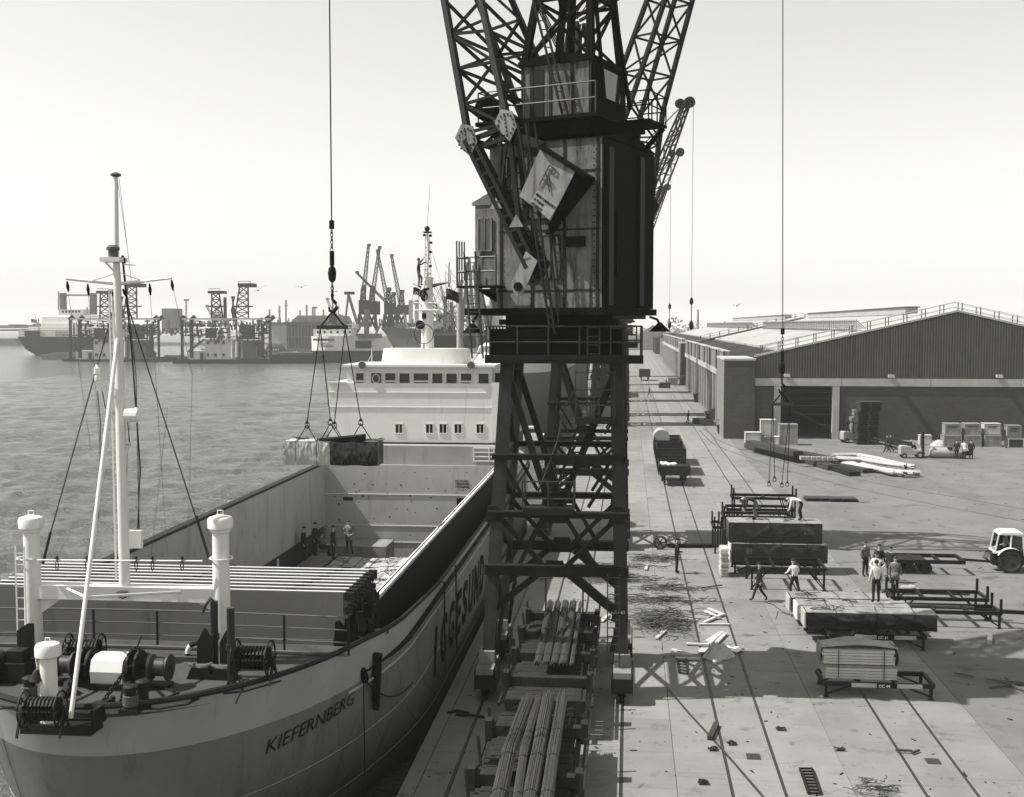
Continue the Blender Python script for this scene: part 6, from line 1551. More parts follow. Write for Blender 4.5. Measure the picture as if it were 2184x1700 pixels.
# open wagons farther on the middle track
def open_wagon(label, yc, L, x=3.77, hs=1.0, floor=1.25, low=False, grp='open goods wagons on the middle track'):
    w = thing('goods_wagon', label, 'railway wagon', (x, yc, 0), 0, grp); hl = L/2; W = 1.2
    b = MB(); b.box(-W, W, -hl, hl, floor - .3, floor); b.build('underframe', M_('wagon'), w)
    for nm, (x0, x1, y0, y1) in {'side_board': (-W - .06, -W, -hl, hl), 'side_board.001': (W, W + .06, -hl, hl), 'end_board': (-W, W, -hl, -hl + .07), 'end_board.001': (-W, W, hl - .07, hl)}.items():
        n = 2 if low else 4
        for k in range(n):
            b = MB(); g = hs/n; b.box(x0, x1, y0, y1, floor + g*k + .012, floor + g*(k + 1) - .004); b.build(nm.split('.')[0], M_('wagon'), w)
    b = MB()
    for k in range(5):
        yy = -hl + L*k/4
        for s in (-1, 1): b.box(s*(W + .09) - .03, s*(W + .09) + .03, yy - .05, yy + .05, floor - .3, floor + hs)
    b.build('stanchions', M_('machine'), w, kind='stuff')
    for k in (-1, 1):
        for s in (-1, 1):
            b = MB(); b.cyl((s*.68, k*hl*.55, .47), (s*.82, k*hl*.55, .47), .47, n=18); b.build('wheel', M_('wagon'), w)
            b = MB(); b.box(s*.95 - .07, s*.95 + .07, k*hl*.55 - .35, k*hl*.55 + .35, .3, .95); b.build('axle_guard', M_('machine'), w)
            b = MB(); b.cyl((s*.87, k*hl, 1.05), (s*.87, k*(hl + .42), 1.05), .07, n=8); b.cyl((s*.87, k*(hl + .4), 1.05), (s*.87, k*(hl + .46), 1.05), .21, n=12); b.build('buffer', M_('machine'), w)
    return w
ow = [open_wagon('nearest low-sided flat wagon on the middle rails, white sheeting on its floor', 99.6, 5.6, hs=.45, low=True),
      open_wagon('high-sided open wagon coupled behind the low-sided one', 106.9, 5.8, hs=1.15), open_wagon('farthest open wagon of the three, with a big drum standing in it', 114.2, 5.8, hs=1.15),
      open_wagon('single closed-up wagon standing far down the middle rails', 283, 6.5, hs=1.4, grp=None)]
b = MB(); b.cyl((3.2, 114.6, 2.3), (3.2, 116.9, 2.35), .8, n=22); top('steel_drum', b, M_('far_pale'), 'large pale curved drum lying in the farthest open wagon', 'drum', smooth=40)
random.seed(8); b = MB()
for k in range(9):
    c = Vector((3.1 + random.uniform(-.4, .8), 101.8 + random.uniform(-.5, .3), 1.3)); b.ball(c, random.uniform(.2, .38), 9, 5, .6)
top('white_sheeting', b, M_('white_rough'), 'crumpled white sheeting heaped on the low-sided wagon', 'sheeting')
# ------------------------------------------------------------------ racks and trailers
def rack(label, x, y, w, d, z, posts=False, rz=0, cols=4, braces=True, name='cargo_rack', plate=None, grp='low cargo racks', dark='wood_dark'):
    r = thing(name, label, 'cargo rack', (x, y, 0), rz, grp); hw, hd = w/2, d/2; m = M_('machine')
    for s in (-1, 1): b = MB(); b.box(-hw, hw, s*hd - .06, s*hd + .06, z - .16, z); b.build('side_beam', m, r)
    for k in range(cols + 1): xx = -hw + w*k/cols; b = MB(); b.box(xx - .06, xx + .06, -hd + .07, hd - .07, z - .14, z - .02); b.build('cross_beam', m, r)
    for sx in (-1, 1):
        for s in (-1, 1):
            b = MB(); b.box(sx*(hw - .1) - .05, sx*(hw - .1) + .05, s*hd - .05, s*hd + .05, 0.02, z - .17); b.box(sx*(hw - .1) - .1, sx*(hw - .1) + .1, s*hd - .1, s*hd + .1, 0, .02); b.build('leg', m, r)
            if braces: b = MB(); b.bar((sx*(hw - .12), s*hd, .1), (sx*(hw - .9), s*hd, z - .16), .06); b.build('brace', m, r)
            if posts: b = MB(); b.box(sx*(hw - .05) - .05, sx*(hw - .05) + .05, s*hd - .05, s*hd + .05, z + .01, z + .55); b.build('post', m, r)
    if plate:
        b = MB(); b.box(-.95, 1.5, -hd - .09, -hd - .065, z - .16, z - .01); b.build('stripe_board', M_('con_beam'), r)
        b = MB(); b.box(-.08, .62, -hd - .11, -hd - .095, z - .17, z); b.build('number_board', M_('black'), r)
        me = text_mesh(plate, .15, .003, bold=.004, mat_=M_('white')); o = linkmesh('lettering', me, r, (-.02, -hd - .116, z - .14)); o.rotation_euler = (pi/2, 0, 0)
    return r
def gx(px, py, z=0): return G(px, py, z)
# group A: two dark packs on a rack, racks before and behind
xa = (DY(1553, 1110, 63).x + DY(1757, 1110, 63).x)/2; wa = DY(1757, 1110, 63).x - DY(1553, 1110, 63).x
rack('rack under the two black wrapped packs', xa + .1, 63.9, wa*.92, 1.7, .62)
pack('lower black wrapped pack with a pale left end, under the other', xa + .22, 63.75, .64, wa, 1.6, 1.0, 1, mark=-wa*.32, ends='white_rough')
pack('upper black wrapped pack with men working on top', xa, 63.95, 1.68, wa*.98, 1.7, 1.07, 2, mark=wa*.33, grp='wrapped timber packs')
p = gx(1679, 1257); rack('empty table-like rack in front of the two black packs', p.x, p.y + 1.1, 3.75, 2.6, 1.15, cols=3)
for k, (px, py, z, lab) in enumerate(((1628, 1062, 2.65, 'rearmost empty stacked rack behind the black packs'), (1620, 1080, 2.4, 'middle empty stacked rack behind the black packs'), (1614, 1096, 2.45, 'front empty stacked rack just behind the black packs'))):
    p = DY(px, py, 74 - 3*k); rack(lab, p.x, p.y, 3.9, 1.5, z, posts=(k != 1), cols=2)
p = gx(1527, 1180); rack('narrow dark rack at the left end of the black packs', p.x + .1, p.y + 1, .5, 2.0, 1.6, cols=1, posts=True, braces=False)
r = thing('board_stack', 'narrow stack of white boards beside the left end of the black packs', 'boards', (DY(1545, 1190, 62.2).x, 62.6, 0.05))
b = MB(); b.box(-.2, .2, -.6, .6, 0, .055); me = b.mesh('board', M_('wood_white'))
for k in range(22): linkmesh('board', me, r, (random.uniform(-.03, .03), random.uniform(-.05, .05), k*.066))
# group B
xb = (DY(1722, 1320, 49.3).x + DY(1998, 1320, 49.3).x)/2; wb = DY(1996, 1320, 49.3).x - DY(1718, 1320, 49.3).x
rack('trailer-like rack with a numbered board under the front timber packs', xb + .15, 50.0, wb*.72, 2.6, .6, plate='CC 61', cols=4, grp='numbered racks')
pack('front timber pack in creased dark sheeting, topped with rope', xb, 49.9, .64, wb, 1.15, .68, 5, ends='paper_pale', mark=None)
pack('middle timber pack with torn pale sheeting, just behind the front one', xb - .45, 51.25, .64, wb*.88, 1.2, .66, 6, m='paper_pale', ends='white_rough')
pack('rear timber pack, its pale top strewn with rope', xb - .8, 52.65, .64, wb*.8, 1.2, .66, 7, ends='paper_pale')
rack('second rack holding up the rear timber pack', xb - .6, 52.6, wb*.7, 2.2, .6, cols=4, grp='numbered racks')
# group C: plywood packs on a crane-side trailer
xc = (DY(1757, 1440, 42.4).x + DY(1911, 1440, 42.4).x)/2; wc = DY(1911, 1440, 42.4).x - DY(1759, 1440, 42.4).x
rk = rack('low rack with a numbered board under the pale board stack', xc + .62, 42.95, 3.85, 1.5, .56, plate='CC 44', cols=3, grp='numbered racks')
r = thing('board_stack', 'square-edged stack of pale boards in two banded packs on a rack', 'boards', (xc, 43.0, .6))
rnd = random.Random(3)
b = MB(); b.box(-wc/2, wc/2, -.55, .55, 0, .084); me = b.mesh('board', M_('wood_white'))
b = MB(); b.box(-wc/2, wc/2, -.55, .55, 0, .084); me2 = b.mesh('board', M_('wood'))
for k in range(10):
    linkmesh('board', me if rnd.random() < .75 else me2, r, (rnd.uniform(-.03, .03) + (.04 if k < 5 else -.03), rnd.uniform(-.04, .012), k*.102 + (.02 if k > 4 else 0)))
for xx in (-wc*.3, wc*.34):
    for z0, z1 in ((.0, .52), (.53, 1.04)): b = MB(); b.box(xx - .012, xx + .012, -.6, -.585, z0, z1); b.build('steel_band', M_('black'), r)
b = MB(); b.grid(lambda u, v: (-wc/2 - .05 + u*(wc + .2), -.4 + v*1.1, 1.07 + .12*sin(u*pi) + .04*sin(u*9 + v*4)*v), 14, 5); b.grid(lambda u, v: (wc/2 + .06 + .12*sin(v*pi) + .05*sin(u*7), -.3 + u*1.0, 1.1 - v*.8), 6, 6); b.grid(lambda u, v: (-wc/2 - .04 - .06*sin(v*pi), -.3 + u*1.0, 1.1 - v*.7), 6, 6)
o = b.build('tarpaulin', M_('tarp_top'), r, True)
# trailers
def wheel(b, x, y, r_, w, n=18): b.cyl((x, y - w/2, r_), (x, y + w/2, r_), r_, n=n)
def trailer(label, px, py, w, d, z, bar_to=None, rz=0, grp='flat trailers'):
    p = gx(px, py); r = thing('flat_trailer', label, 'trailer', (p.x, p.y + d/2, 0), rz, grp); hw, hd = w/2, d/2
    for s in (-1, 1): b = MB(); b.box(-hw, hw, s*hd - .05, s*hd + .05, z - .2, z); b.build('side_beam', M_('machine'), r)
    for k in range(4): xx = -hw + .06 + (w - .12)*k/3; b = MB(); b.box(xx - .06, xx + .06, -hd + .06, hd - .06, z - .15, z + (.02 if k in (0, 3) else -.01)); b.build('cross_beam', M_('wagon' if k in (1, 2) else 'machine'), r)
    b = MB(); b.box(-hw + .1, 0, -hd + .1, hd - .1, z - .08, z - .05); b.build('bed_plate', M_('machine'), r)
    for sx in (-.22, .0):
        for s in (-1, 1): b = MB(); wheel(b, w*sx, s*(hd - .3), .3, .2); b.build('wheel', M_('rubber'), r)
    if bar_to: b = MB(); b.bar((hw, 0, z - .1), (bar_to, 0, .5), .1, .12); b.build('drawbar', M_('machine'), r)
    return r
tr = trailer('empty flat trailer hitched to the white-cabbed tractor', 1978, 1226, 3.9, 1.8, .8, bar_to=5.1)
p = gx(2015, 1330); xT = p.x
rack('two-level skeletal trailer frame beside the timber packs, upper frame', xT, p.y + 1.6, 4.2, 1.6, 1.0, posts=True, cols=3, grp='skeletal trailer frames')
rack('lower skeletal trailer frame, nearer the camera, right of the timber packs', xT + .15, p.y + .0, 4.2, 1.3, .75, posts=True, cols=3, grp='skeletal trailer frames')
b = MB(); b.bar((xT + 1.5, p.y + .6, .5), (xT + 6.5, p.y - .3, .55), .16, .16); b.bar((xT + 5.2, p.y - .2, .6), (xT + 5.7, p.y - .2, 1.5), .05); b.tube([(xT + 5.2 + .5*cos(a), p.y - .2, .75 + .75*sin(a)) for a in [pi/2 + k*pi/12 for k in range(7)]], .04, 5); top('drawbar', b, M_('machine'), 'long steel drawbar with a curved hose running off the right edge', 'drawbar')
for k, (px, py, w, lab) in enumerate(((1955, 1262, 4.0, 'pale pole lying on the skeletal trailer frames'), (1972, 1292, 3.6, 'dark beam lying on the lower trailer frame'))):
    q = DY(px, py, 56 - k*2.2); b = MB(); b.tube([(q.x - w*.4, q.y, q.z), (q.x + w*.6, q.y, q.z - .05)], .09, 8); top('loose_pole', b, M_('far_mid' if k == 0 else 'wood_dark'), lab, 'pole')
for k, (px, py) in enumerate(((1935, 1252), (1953, 1249))):
    q = DY(px, py, 57); b = MB(); b.bar((q.x - .3, q.y, q.z), (q.x + .3, q.y - .3, q.z + (.1 if k == 0 else -.25)), .14, .09); top('timber_block', b, M_('wood_white'), ('left' if k == 0 else 'right') + ' of two white timber blocks on the skeletal trailer frame', 'timber')
# tractor
p = gx(2152, 1224); t = thing('farm_tractor', 'tractor with white rounded cab and big lugged rear wheel at the right edge', 'tractor', (p.x, p.y + .9, 0), R_(-4) if 'R_' in globals() else 0)
t.scale = (.86, .86, .86)
for s in (-1, 1):
    b = MB(); c = Vector((.2, s*.8, .72)); b.tube([c + Vector((cos(a)*.58, 0, sin(a)*.58)) for a in [k*pi/14 for k in range(28)]], .17, 8, closed=True); b.build('tyre', M_('rubber'), t)
    b = MB()
    for k in range(22): a = k*2*pi/22; q = c + Vector((cos(a)*.73, 0, sin(a)*.73)); b.bar(q + Vector((0, -.15, 0)), q + Vector((-sin(a)*.08, .15, cos(a)*.08)), .06)
    b.build('tread_lugs', M_('rubber'), t, kind='stuff')
    b = MB(); b.cyl(c + Vector((0, -.1, 0)), c + Vector((0, .1, 0)), .44, n=20); b.cyl(c + Vector((0, -.14, 0)), c + Vector((0, .14, 0)), .13, n=10); b.build('rim', M_('steel'), t)
    b = MB(); c = Vector((2.0, s*.65, .42)); b.cyl(c - Vector((0, .12, 0)), c + Vector((0, .12, 0)), .42, n=20); b.build('front_tyre', M_('rubber'), t)
    b = MB(); b.grid(lambda u, v: (.2 + cos(pi*.1 + u*pi*.75)*.86, s*.8 - .2 + v*.4, .72 + sin(pi*.1 + u*pi*.75)*.86), 10, 2); b.build('mudguard', M_('white'), t)
b = MB(); b.box(-.6, .95, -.6, .6, 1.0, 1.12); b.build('cab_floor', M_('black'), t)
b = MB(); b.box(.7, 2.6, -.3, .3, .7, 1.35); b.build('bonnet', M_('machine'), t, bevel=.05)
b = MB(); b.box(-.4, 1.2, -.3, .3, .45, 1.0); b.build('chassis', M_('machine'), t)
b = MB(); b.prism([(-.55, 2.35), (-.45, 2.5), (-.2, 2.58), (.7, 2.58), (.95, 2.5), (1.0, 2.35)], -.72, .72); b.build('cab_roof', M_('white'), t, bevel=.05)
b = MB()
for s in (-1, 1):
    b.bar((-.5, s*.66, 2.35), (-.72, s*.68, 1.2), .07); b.bar((.95, s*.66, 2.35), (1.05, s*.68, 1.1), .07); b.bar((.25, s*.66, 2.35), (.2, s*.68, 1.5), .08)
    b.bar((-.72, s*.68, 1.25), (-.2, s*.68, 1.35), .12)
b.bar((-.72, -.68, 1.25), (-.72, .68, 1.25), .12); b.build('cab_frame', M_('white'), t)
b = MB(); b.add([(.28, -.665, 1.5), (.92, -.665, 1.3), (.88, -.665, 2.3), (.28, -.665, 2.3)], [(0, 1, 2, 3)]); b.add([(.28, .665, 1.5), (.92, .665, 1.3), (.88, .665, 2.3), (.28, .665, 2.3)], [(0, 1, 2, 3)]); b.add([(-.6, .68, 1.4), (.15, .68, 1.5), (.2, .66, 2.3), (-.48, .66, 2.3)], [(0, 1, 2, 3)]); b.build('side_glass', M_('glass'), t)
b = MB(); b.box(-.3, .1, -.25, .25, 1.1, 1.2); b.box(-.35, -.25, -.25, .25, 1.2, 1.6); b.build('seat', M_('black'), t)
b = MB()
for k in range(5): b.tube([(-.5, -.4 + .1*k, 1.3), (-.9 - .05*k, -.4 + .12*k, 1.2), (-1.1 - .04*k, -.35 + .12*k, .8), (-.7, -.3 + .1*k, .4)], .025, 5)
b.box(-.75, -.4, -.4, .4, .4, 1.0); b.build('hydraulic_hoses', M_('machine'), t, kind='stuff')
person('driver in pale sleeves sitting in the tractor cab', (p.x + .0, p.y + .9, .75), radians(-95), 'sit', 'cloth_mid', 'cloth_dark', 'hair') if 'person' in globals() else None
# ------------------------------------------------------------------ in the yard by the shed
def crate(label, px0, px1, pyt, pyb, d=None, zb=0, depth=None, m='wood_white', slat=True, grp='wooden crates in the yard', mark=0, ends='wood'):
    pb = G((px0 + px1)/2, pyb, zb); sc = ((pb - CAM).dot(FWD))/FL
    w = (px1 - px0)*sc*.86; h = (pyb - pyt)*sc*.93; dp = depth or w*.8
    r = thing('wooden_crate', label, 'crate', (pb.x, pb.y + dp/2, zb), 0, grp)
    b = MB(); b.box(-w/2 + .03, w/2 - .03, -dp/2 + .03, dp/2 - .03, .05, h - .03); b.build('body', M_(m), r)
    nb_ = max(4, int(w/.3)); b = MB(); b.box(-w/nb_/2 + .008, w/nb_/2 - .008, -.03, 0, .03, h - .03); pm = b.mesh('plank', M_(m))
    for k in range(nb_): linkmesh('plank', pm, r, (-w/2 + w*(k + .5)/nb_, -dp/2 + .03, 0))
    b = MB()
    for z in (.0, h - .12): b.box(-w/2, w/2, -dp/2 - .04, -dp/2 + .0, z, z + .12)
    for x in (-w/2, w/2 - .12): b.box(x, x + .12, -dp/2 - .05, -dp/2 - .04, .0, h)
    b.build('batten', M_(ends), r); b = MB(); b.box(-w/2 - .02, w/2 + .02, -dp/2 - .03, dp/2, h - .02, h + .02); b.build('lid', M_(m), r)
    if mark: 
        for k in range(mark): b = MB(); b.box(-w*.28, w*.28 - .1*k, -dp/2 - .04, -dp/2 - .035, h*(.72 - .13*k), h*(.78 - .13*k)); b.build('stencil_mark', M_('machine'), r)
    return r, h
c0, h0 = crate('pale crate low at the foot of the brick corner pier, front left of the group', 1587, 1626, 921, 946)
c1_, h1 = crate('crate underneath the tall white crate by the shed doorway', 1620, 1657, 930, 946, m='wood')
crate('tall white crate stacked on another, left of the doorway', 1620, 1657, 893, 930, zb=h1 + .02, m='wood_white')
p = crate('large pale planked crate right of the stacked white crates', 1659, 1704, 902, 950, m='wood')
crate('small white crate in front of the planked crates', 1650, 1664, 930, 950, m='white_rough', depth=.8)
p = gx(1606, 926); r = thing('storage_tank', 'short pale tank with a conical lid between brick pier and crates', 'tank', (p.x, p.y + 3, 0))
b = MB(); b.cyl((0, 0, 0), (0, 0, 2.3), .95, n=20); b.build('shell', M_('con_beam'), r, 40); b = MB(); b.lathe((0, 0, 2.9), [(1.05, 0), (.05, .45)], 20); [b.bar((cos(a)*.9, sin(a)*.9, 2.3), (cos(a)*.9, sin(a)*.9, 2.95), .06) for a in (0, pi/2, pi, 3*pi/2)]; b.build('lid', M_('far_mid'), r); b = MB(); b.box(-.2, .2, -1.0, -.94, .4, 1.0); b.build('hatch', M_('black'), r)
# crates in the row at right
for k, (x0_, x1_, m1, l1, l2) in enumerate(((2013, 2053, 'wood', 'stencilled brown crate, top left of the crate row', 'lower left crate of the crate row'), (2055, 2095, 'wood', 'second upper crate in the row, a vertical seam down its middle', 'second lower crate in the row, in shade'), (2097, 2138, 'wood_white', 'palest upper crate in the row with writing near its top', 'third lower crate in the row, below the palest one'))):
    _, hh = crate(l2, x0_ - (3 if k == 0 else 0), x1_, 927, 953, m='wood' if k < 2 else 'wood', grp='row of export crates')
    crate(l1, x0_, x1_ - 1, 902, 927.6, zb=hh + .03, m=m1, mark=2 if k != 1 else 1, grp='row of export crates')
_, hh = crate('slatted crate low at the right end of the row', 2147, 2186, 933, 957, m='wood_dark', grp='row of export crates', ends='wood_white')
crate('white-marked crate sitting on the slatted one at the right end', 2146, 2180, 906, 931, zb=hh + .03, m='wood', mark=3, grp='row of export crates')
crate('lone pale crate standing behind the forklift', 1960, 1989, 927, 950, m='wood_white', grp='wooden crates in the yard')
# pallet stacks
def pallet_stack(label, px, pyb, w, n, dz, seed, d=2.2, m='wood_dark', grp='stacks of pallets'):
    p = gx(px, pyb); r = thing('pallet_stack', label, 'pallet stack', (p.x, p.y + d/2, 0), 0, grp); rnd = random.Random(seed)
    b = MB(); b.box(-w/2, w/2, -d/2, d/2, dz*.6, dz*.85)
    for x in (-w/2 + .1, 0, w/2 - .1): b.box(x - .08, x + .08, -d/2, d/2, 0, dz*.6)
    me = b.mesh('pallet', M_(m))
    for k in range(n): linkmesh('pallet', me, r, (rnd.uniform(-.08, .08) + (.25 if k > n*.75 else 0), rnd.uniform(-.05, .05), k*dz), rnd.uniform(-.03, .03))
    return r
pallet_stack('tall tower of dark pallets against the brick wall', 1852, 949, 2.4, 26, .185, 1)
pallet_stack('lower ragged stack of pale pallets left of the tall dark tower', 1829, 940, 1.4, 22, .16, 2, m='wood')
for k, (px, py, n) in enumerate(((1748, 1070, 4), (1800, 1071, 4))):
    r = pallet_stack(('left' if k == 0 else 'right') + ' spread of slatted pallets lying flat in the open yard', px, py, 2.1, 2, .13, 5 + k, 1.4, 'wood_dark')
# forklifts
def forklift(label, px, py, rz, m, s=1.0):
    p = gx(px, py); r = thing('forklift', label, 'forklift', (p.x, p.y + .6, 0), rz, None); r.scale = (s, s, s)
    b = MB(); b.prism([(-1.15, .35), (-1.15, 1.15), (-1.05, 1.25), (-.1, 1.2), (.0, .85), (.75, .85), (.8, 1.0), (.95, .95), (1.0, .35)], -.5, .5); b.build('body', M_(m), r, bevel=.04)
    for x, rr in ((-.75, .26), (.75, .34)):
        for s_ in (-1, 1): b = MB(); b.cyl((x, s_*.42, rr), (x, s_*.6, rr), rr, n=18); wo_ = b.build('wheel', M_('rubber'), r); b = MB(); b.cyl((x, s_*.6, rr), (x, s_*.62, rr), rr*.5, n=12); b.build('hub', M_('far_pale'), wo_)
    b = MB()
    for s_ in (-1, 1): b.bar((1.15, s_*.3, .1), (1.1, s_*.3, 2.6), .14); 
    b.box(1.05, 1.25, -.4, .4, .4, .55); b.box(1.02, 1.2, -.4, .4, 2.45, 2.6); b.build('mast', M_('machine'), r)
    for s_ in (-1, 1): b = MB(); b.box(1.25, 2.2, s_*.25 - .06, s_*.25 + .06, .1, .15); b.build('fork', M_('machine'), r)
    b = MB(); b.box(-.3, .15, -.22, .22, 1.0, 1.1); b.box(-.38, -.28, -.22, .22, 1.1, 1.5); b.build('seat', M_('black'), r)
    b = MB(); b.tube([(.5, 0, .9), (.35, 0, 1.35)], .03, 5); b.tube([(.35 + .0*cos(a) + .05*sin(a), cos(a)*.18, 1.35 + sin(a)*.17) for a in [k*pi/6 for k in range(12)]], .02, 5, closed=True); b.build('steering_wheel', M_('black'), r)
    return r, p
fk, fp_ = forklift('pale forklift truck with raised dark mast beside the long cylinder', 1946, 978, 0, 'far_pale', 1.0)
person('driver hunched on the pale forklift truck', (fp_.x - .1, fp_.y + .6, .6), radians(-90), 'sit', 'cloth_dark', 'cloth_dark', 'hair')
fk2, fp2 = forklift('older forklift with an overhead guard, parked left of the pallet tower', 1818, 945, radians(15), 'far_pale', 1.05)
b = MB()
for s_ in (-1, 1): b.bar((-.8, s_*.45, 1.2), (-.7, s_*.45, 2.2), .07); b.bar((.5, s_*.45, 1.0), (.4, s_*.45, 2.2), .07)
b.box(-.8, .5, -.5, .5, 2.2, 2.27); b.build('overhead_guard', M_('machine'), fk2)
# steel cylinder
pa, pb_ = gx(1990, 978), gx(2064, 980); r = thing('steel_cylinder', 'long pale steel cylinder lying on the ground with a dark fitting and nose', 'steel cylinder', (pa.x, pa.y + .6, 0))
Lc = pb_.x - pa.x; b = MB(); b.cyl((0, 0, .55), (Lc, -.1, .55), .5, n=24); b.build('shell', M_('far_pale'), r, 40); b = MB(); b.cyl((Lc, -.1, .55), (Lc + .7, -.12, .45), .3, .12, 12); b.build('nose', M_('machine'), r); b = MB(); b.cyl((-.25, 0, .6), (0, 0, .55), .35, .5, 18); b.build('neck', M_('far_pale'), r)
b = MB(); b.prism([(Lc*.45, .95), (Lc*.58, .95), (Lc*.6, 1.15), (Lc*.44, 1.12)], -.55, -.3); b.build('bracket', M_('machine'), r)
# slanting timbers
for k in range(7):
    p = gx(1885 + k*7, 958 - (k % 3)*3); b = MB(); b.bar((p.x - 1.4, p.y + .5, .9 + .15*(k % 3)), (p.x + 1.3, p.y - .2, .15 + .1*k % .5), .3, .18); top('squared_timber', b, M_('wood_dark' if k % 2 else 'wagon'), 'squared timber leaning in the heap behind the walking pair, number along it told by its place', 'timber', 'slanting timbers in a heap')['label'] = ['leftmost slanting timber in the heap', 'second slanting timber in the heap', 'third slanting timber in the heap', 'middle slanting timber in the heap', 'fifth slanting timber from the left', 'sixth slanting timber from the left', 'rightmost slanting timber behind the forklift'][k]
b = MB(); random.seed(9); b.lathe(tuple(gx(2000, 951)), [(.9, 0), (.7, .3), (.4, .5), (.05, .6)], 12)
for v in b.v: v += Vector((random.uniform(-.12, .12),)*3)
top('rubble_heap', b, M_('con_beam'), 'small pale heap of sacking between lone crate and crate row', 'heap')
# dark steel beams and white bundles
for k, ((x0, y0), (x1, y1), z, m_, lab) in enumerate((((1596, 950), (1700, 978), .35, 'wood_dark', 'lowest left dark beam stack'), ((1599, 944), (1701, 968), .95, 'wood_dark', 'upper left dark beam stack, top of the pile'), ((1690, 972), (1776, 998), .25, 'wood_dark', 'dark beam stack in the middle of the yard pile'), ((1700, 974), (1822, 1012), .18, 'machine', 'longest low dark beam reaching furthest right'), ((1708, 968), (1778, 982), .6, 'wood_dark', 'short dark beams on top of the middle pile'), ((1770, 990), (1850, 1006), .15, 'wood_dark', 'thin dark boards under the pale bundles'))):
    a, c_ = gx(x0, y0, z), gx(x1, y1, z); r = thing('steel_beam', lab, 'steel beams', (a.x, a.y, z), 0, 'dark beams stacked in the yard'); d = c_ - a
    for j in range(3):
        b = MB(); o_ = Vector((-d.y, d.x, 0)).normalized()*(.36*j - .3); b.bar(o_, o_ + d, .33, .5); b.build('beam', M_(m_), r)
    b = MB(); b.bar(d*.2 + Vector((-.3, -.5, -.2)), d*.2 + Vector((.3, .8, -.2)), .1); b.build('bearer', M_('wood'), r)
r = thing('block_stack', 'row of short white blocks on top of the dark beams', 'blocks', tuple(gx(1748, 975, .9))); b = MB(); b.box(-.2, .2, -.3, .3, 0, .32); me = b.mesh('block', M_('far_pale'))
for k in range(7): linkmesh('block', me, r, (-1.6 + k*.48, -k*.1, -.25), .1)
for k, (pts, lab, R) in enumerate(((((1780, 972), (1830, 972), (1880, 982), (1932, 995)), 'upper rear pale bundle of long bars', .4), (((1784, 978), (1840, 981), (1890, 990), (1946, 996)), 'upper front pale bundle of long bars', .35), (((1782, 986), (1840, 996), (1890, 1004), (1926, 1010)), 'lower left pale bundle of long bars', .38), (((1800, 988), (1850, 997), (1900, 1006), (1943, 1010)), 'lower right pale bundle of long bars', .36), (((1770, 978), (1840, 992), (1900, 1008), (1956, 1009)), 'outermost low pale bundle of long bars', .33))):
    z = .8 if k < 2 else .35; bundle(lab, [gx(x, y, z) for x, y in pts], R*.64, 30, 90 + k, 5, 'bar_pale', .06, 'pale bundles of bars in the yard', 'bar_bundle', 'bar bundle', 'machine')
# things along the shed wall
p = gx(1491, 904); r = thing('round_crate', 'low round slatted cable crate lying between two workers', 'crate', (p.x, p.y, 0)); b = MB(); b.cyl((0, 0, .1), (0, 0, .75), .85, n=18); b.build('drum', M_('wood_dark'), r)
b = MB(); b.box(-.05, .05, -.02, .02, .1, .75); me = b.mesh('slat', M_('wagon'))
for k in range(18): linkmesh('slat', me, r, (cos(k*pi/9)*.88, sin(k*pi/9)*.88, 0), k*pi/9 + pi/2)
p = gx(1555, 925); r = thing('planter_tub', 'dark tub with bushy plant at the foot of the brick pier', 'plant tub', (p.x - .9, p.y, 0)); b = MB(); b.lathe((0, 0, 0), [(.45, 0), (.62, 1.0), (.66, 1.05)], 14); b.build('tub', M_('machine'), r); b = MB(); random.seed(2)
for k in range(120): c = Vector((random.gauss(0, .35), random.gauss(0, .35), 1.3 + random.gauss(0, .28))); e = [Vector((random.uniform(-.12, .12),)*1 + (random.uniform(-.12, .12), random.uniform(-.12, .12))) for _ in range(3)]; b.add([c + q for q in e], [(0, 1, 2)])
b.build('foliage', M_('leaf'), r)
p = gx(1570, 930); b = MB(); b.lathe((p.x - .6, p.y - .5, 0), [(.55, 0), (.4, .3), (.3, .95), (.2, 1.3), (.02, 1.35)], 12); top('white_cone', b, M_('white_rough'), 'squat white marker cone next to the plant tub', 'cone')
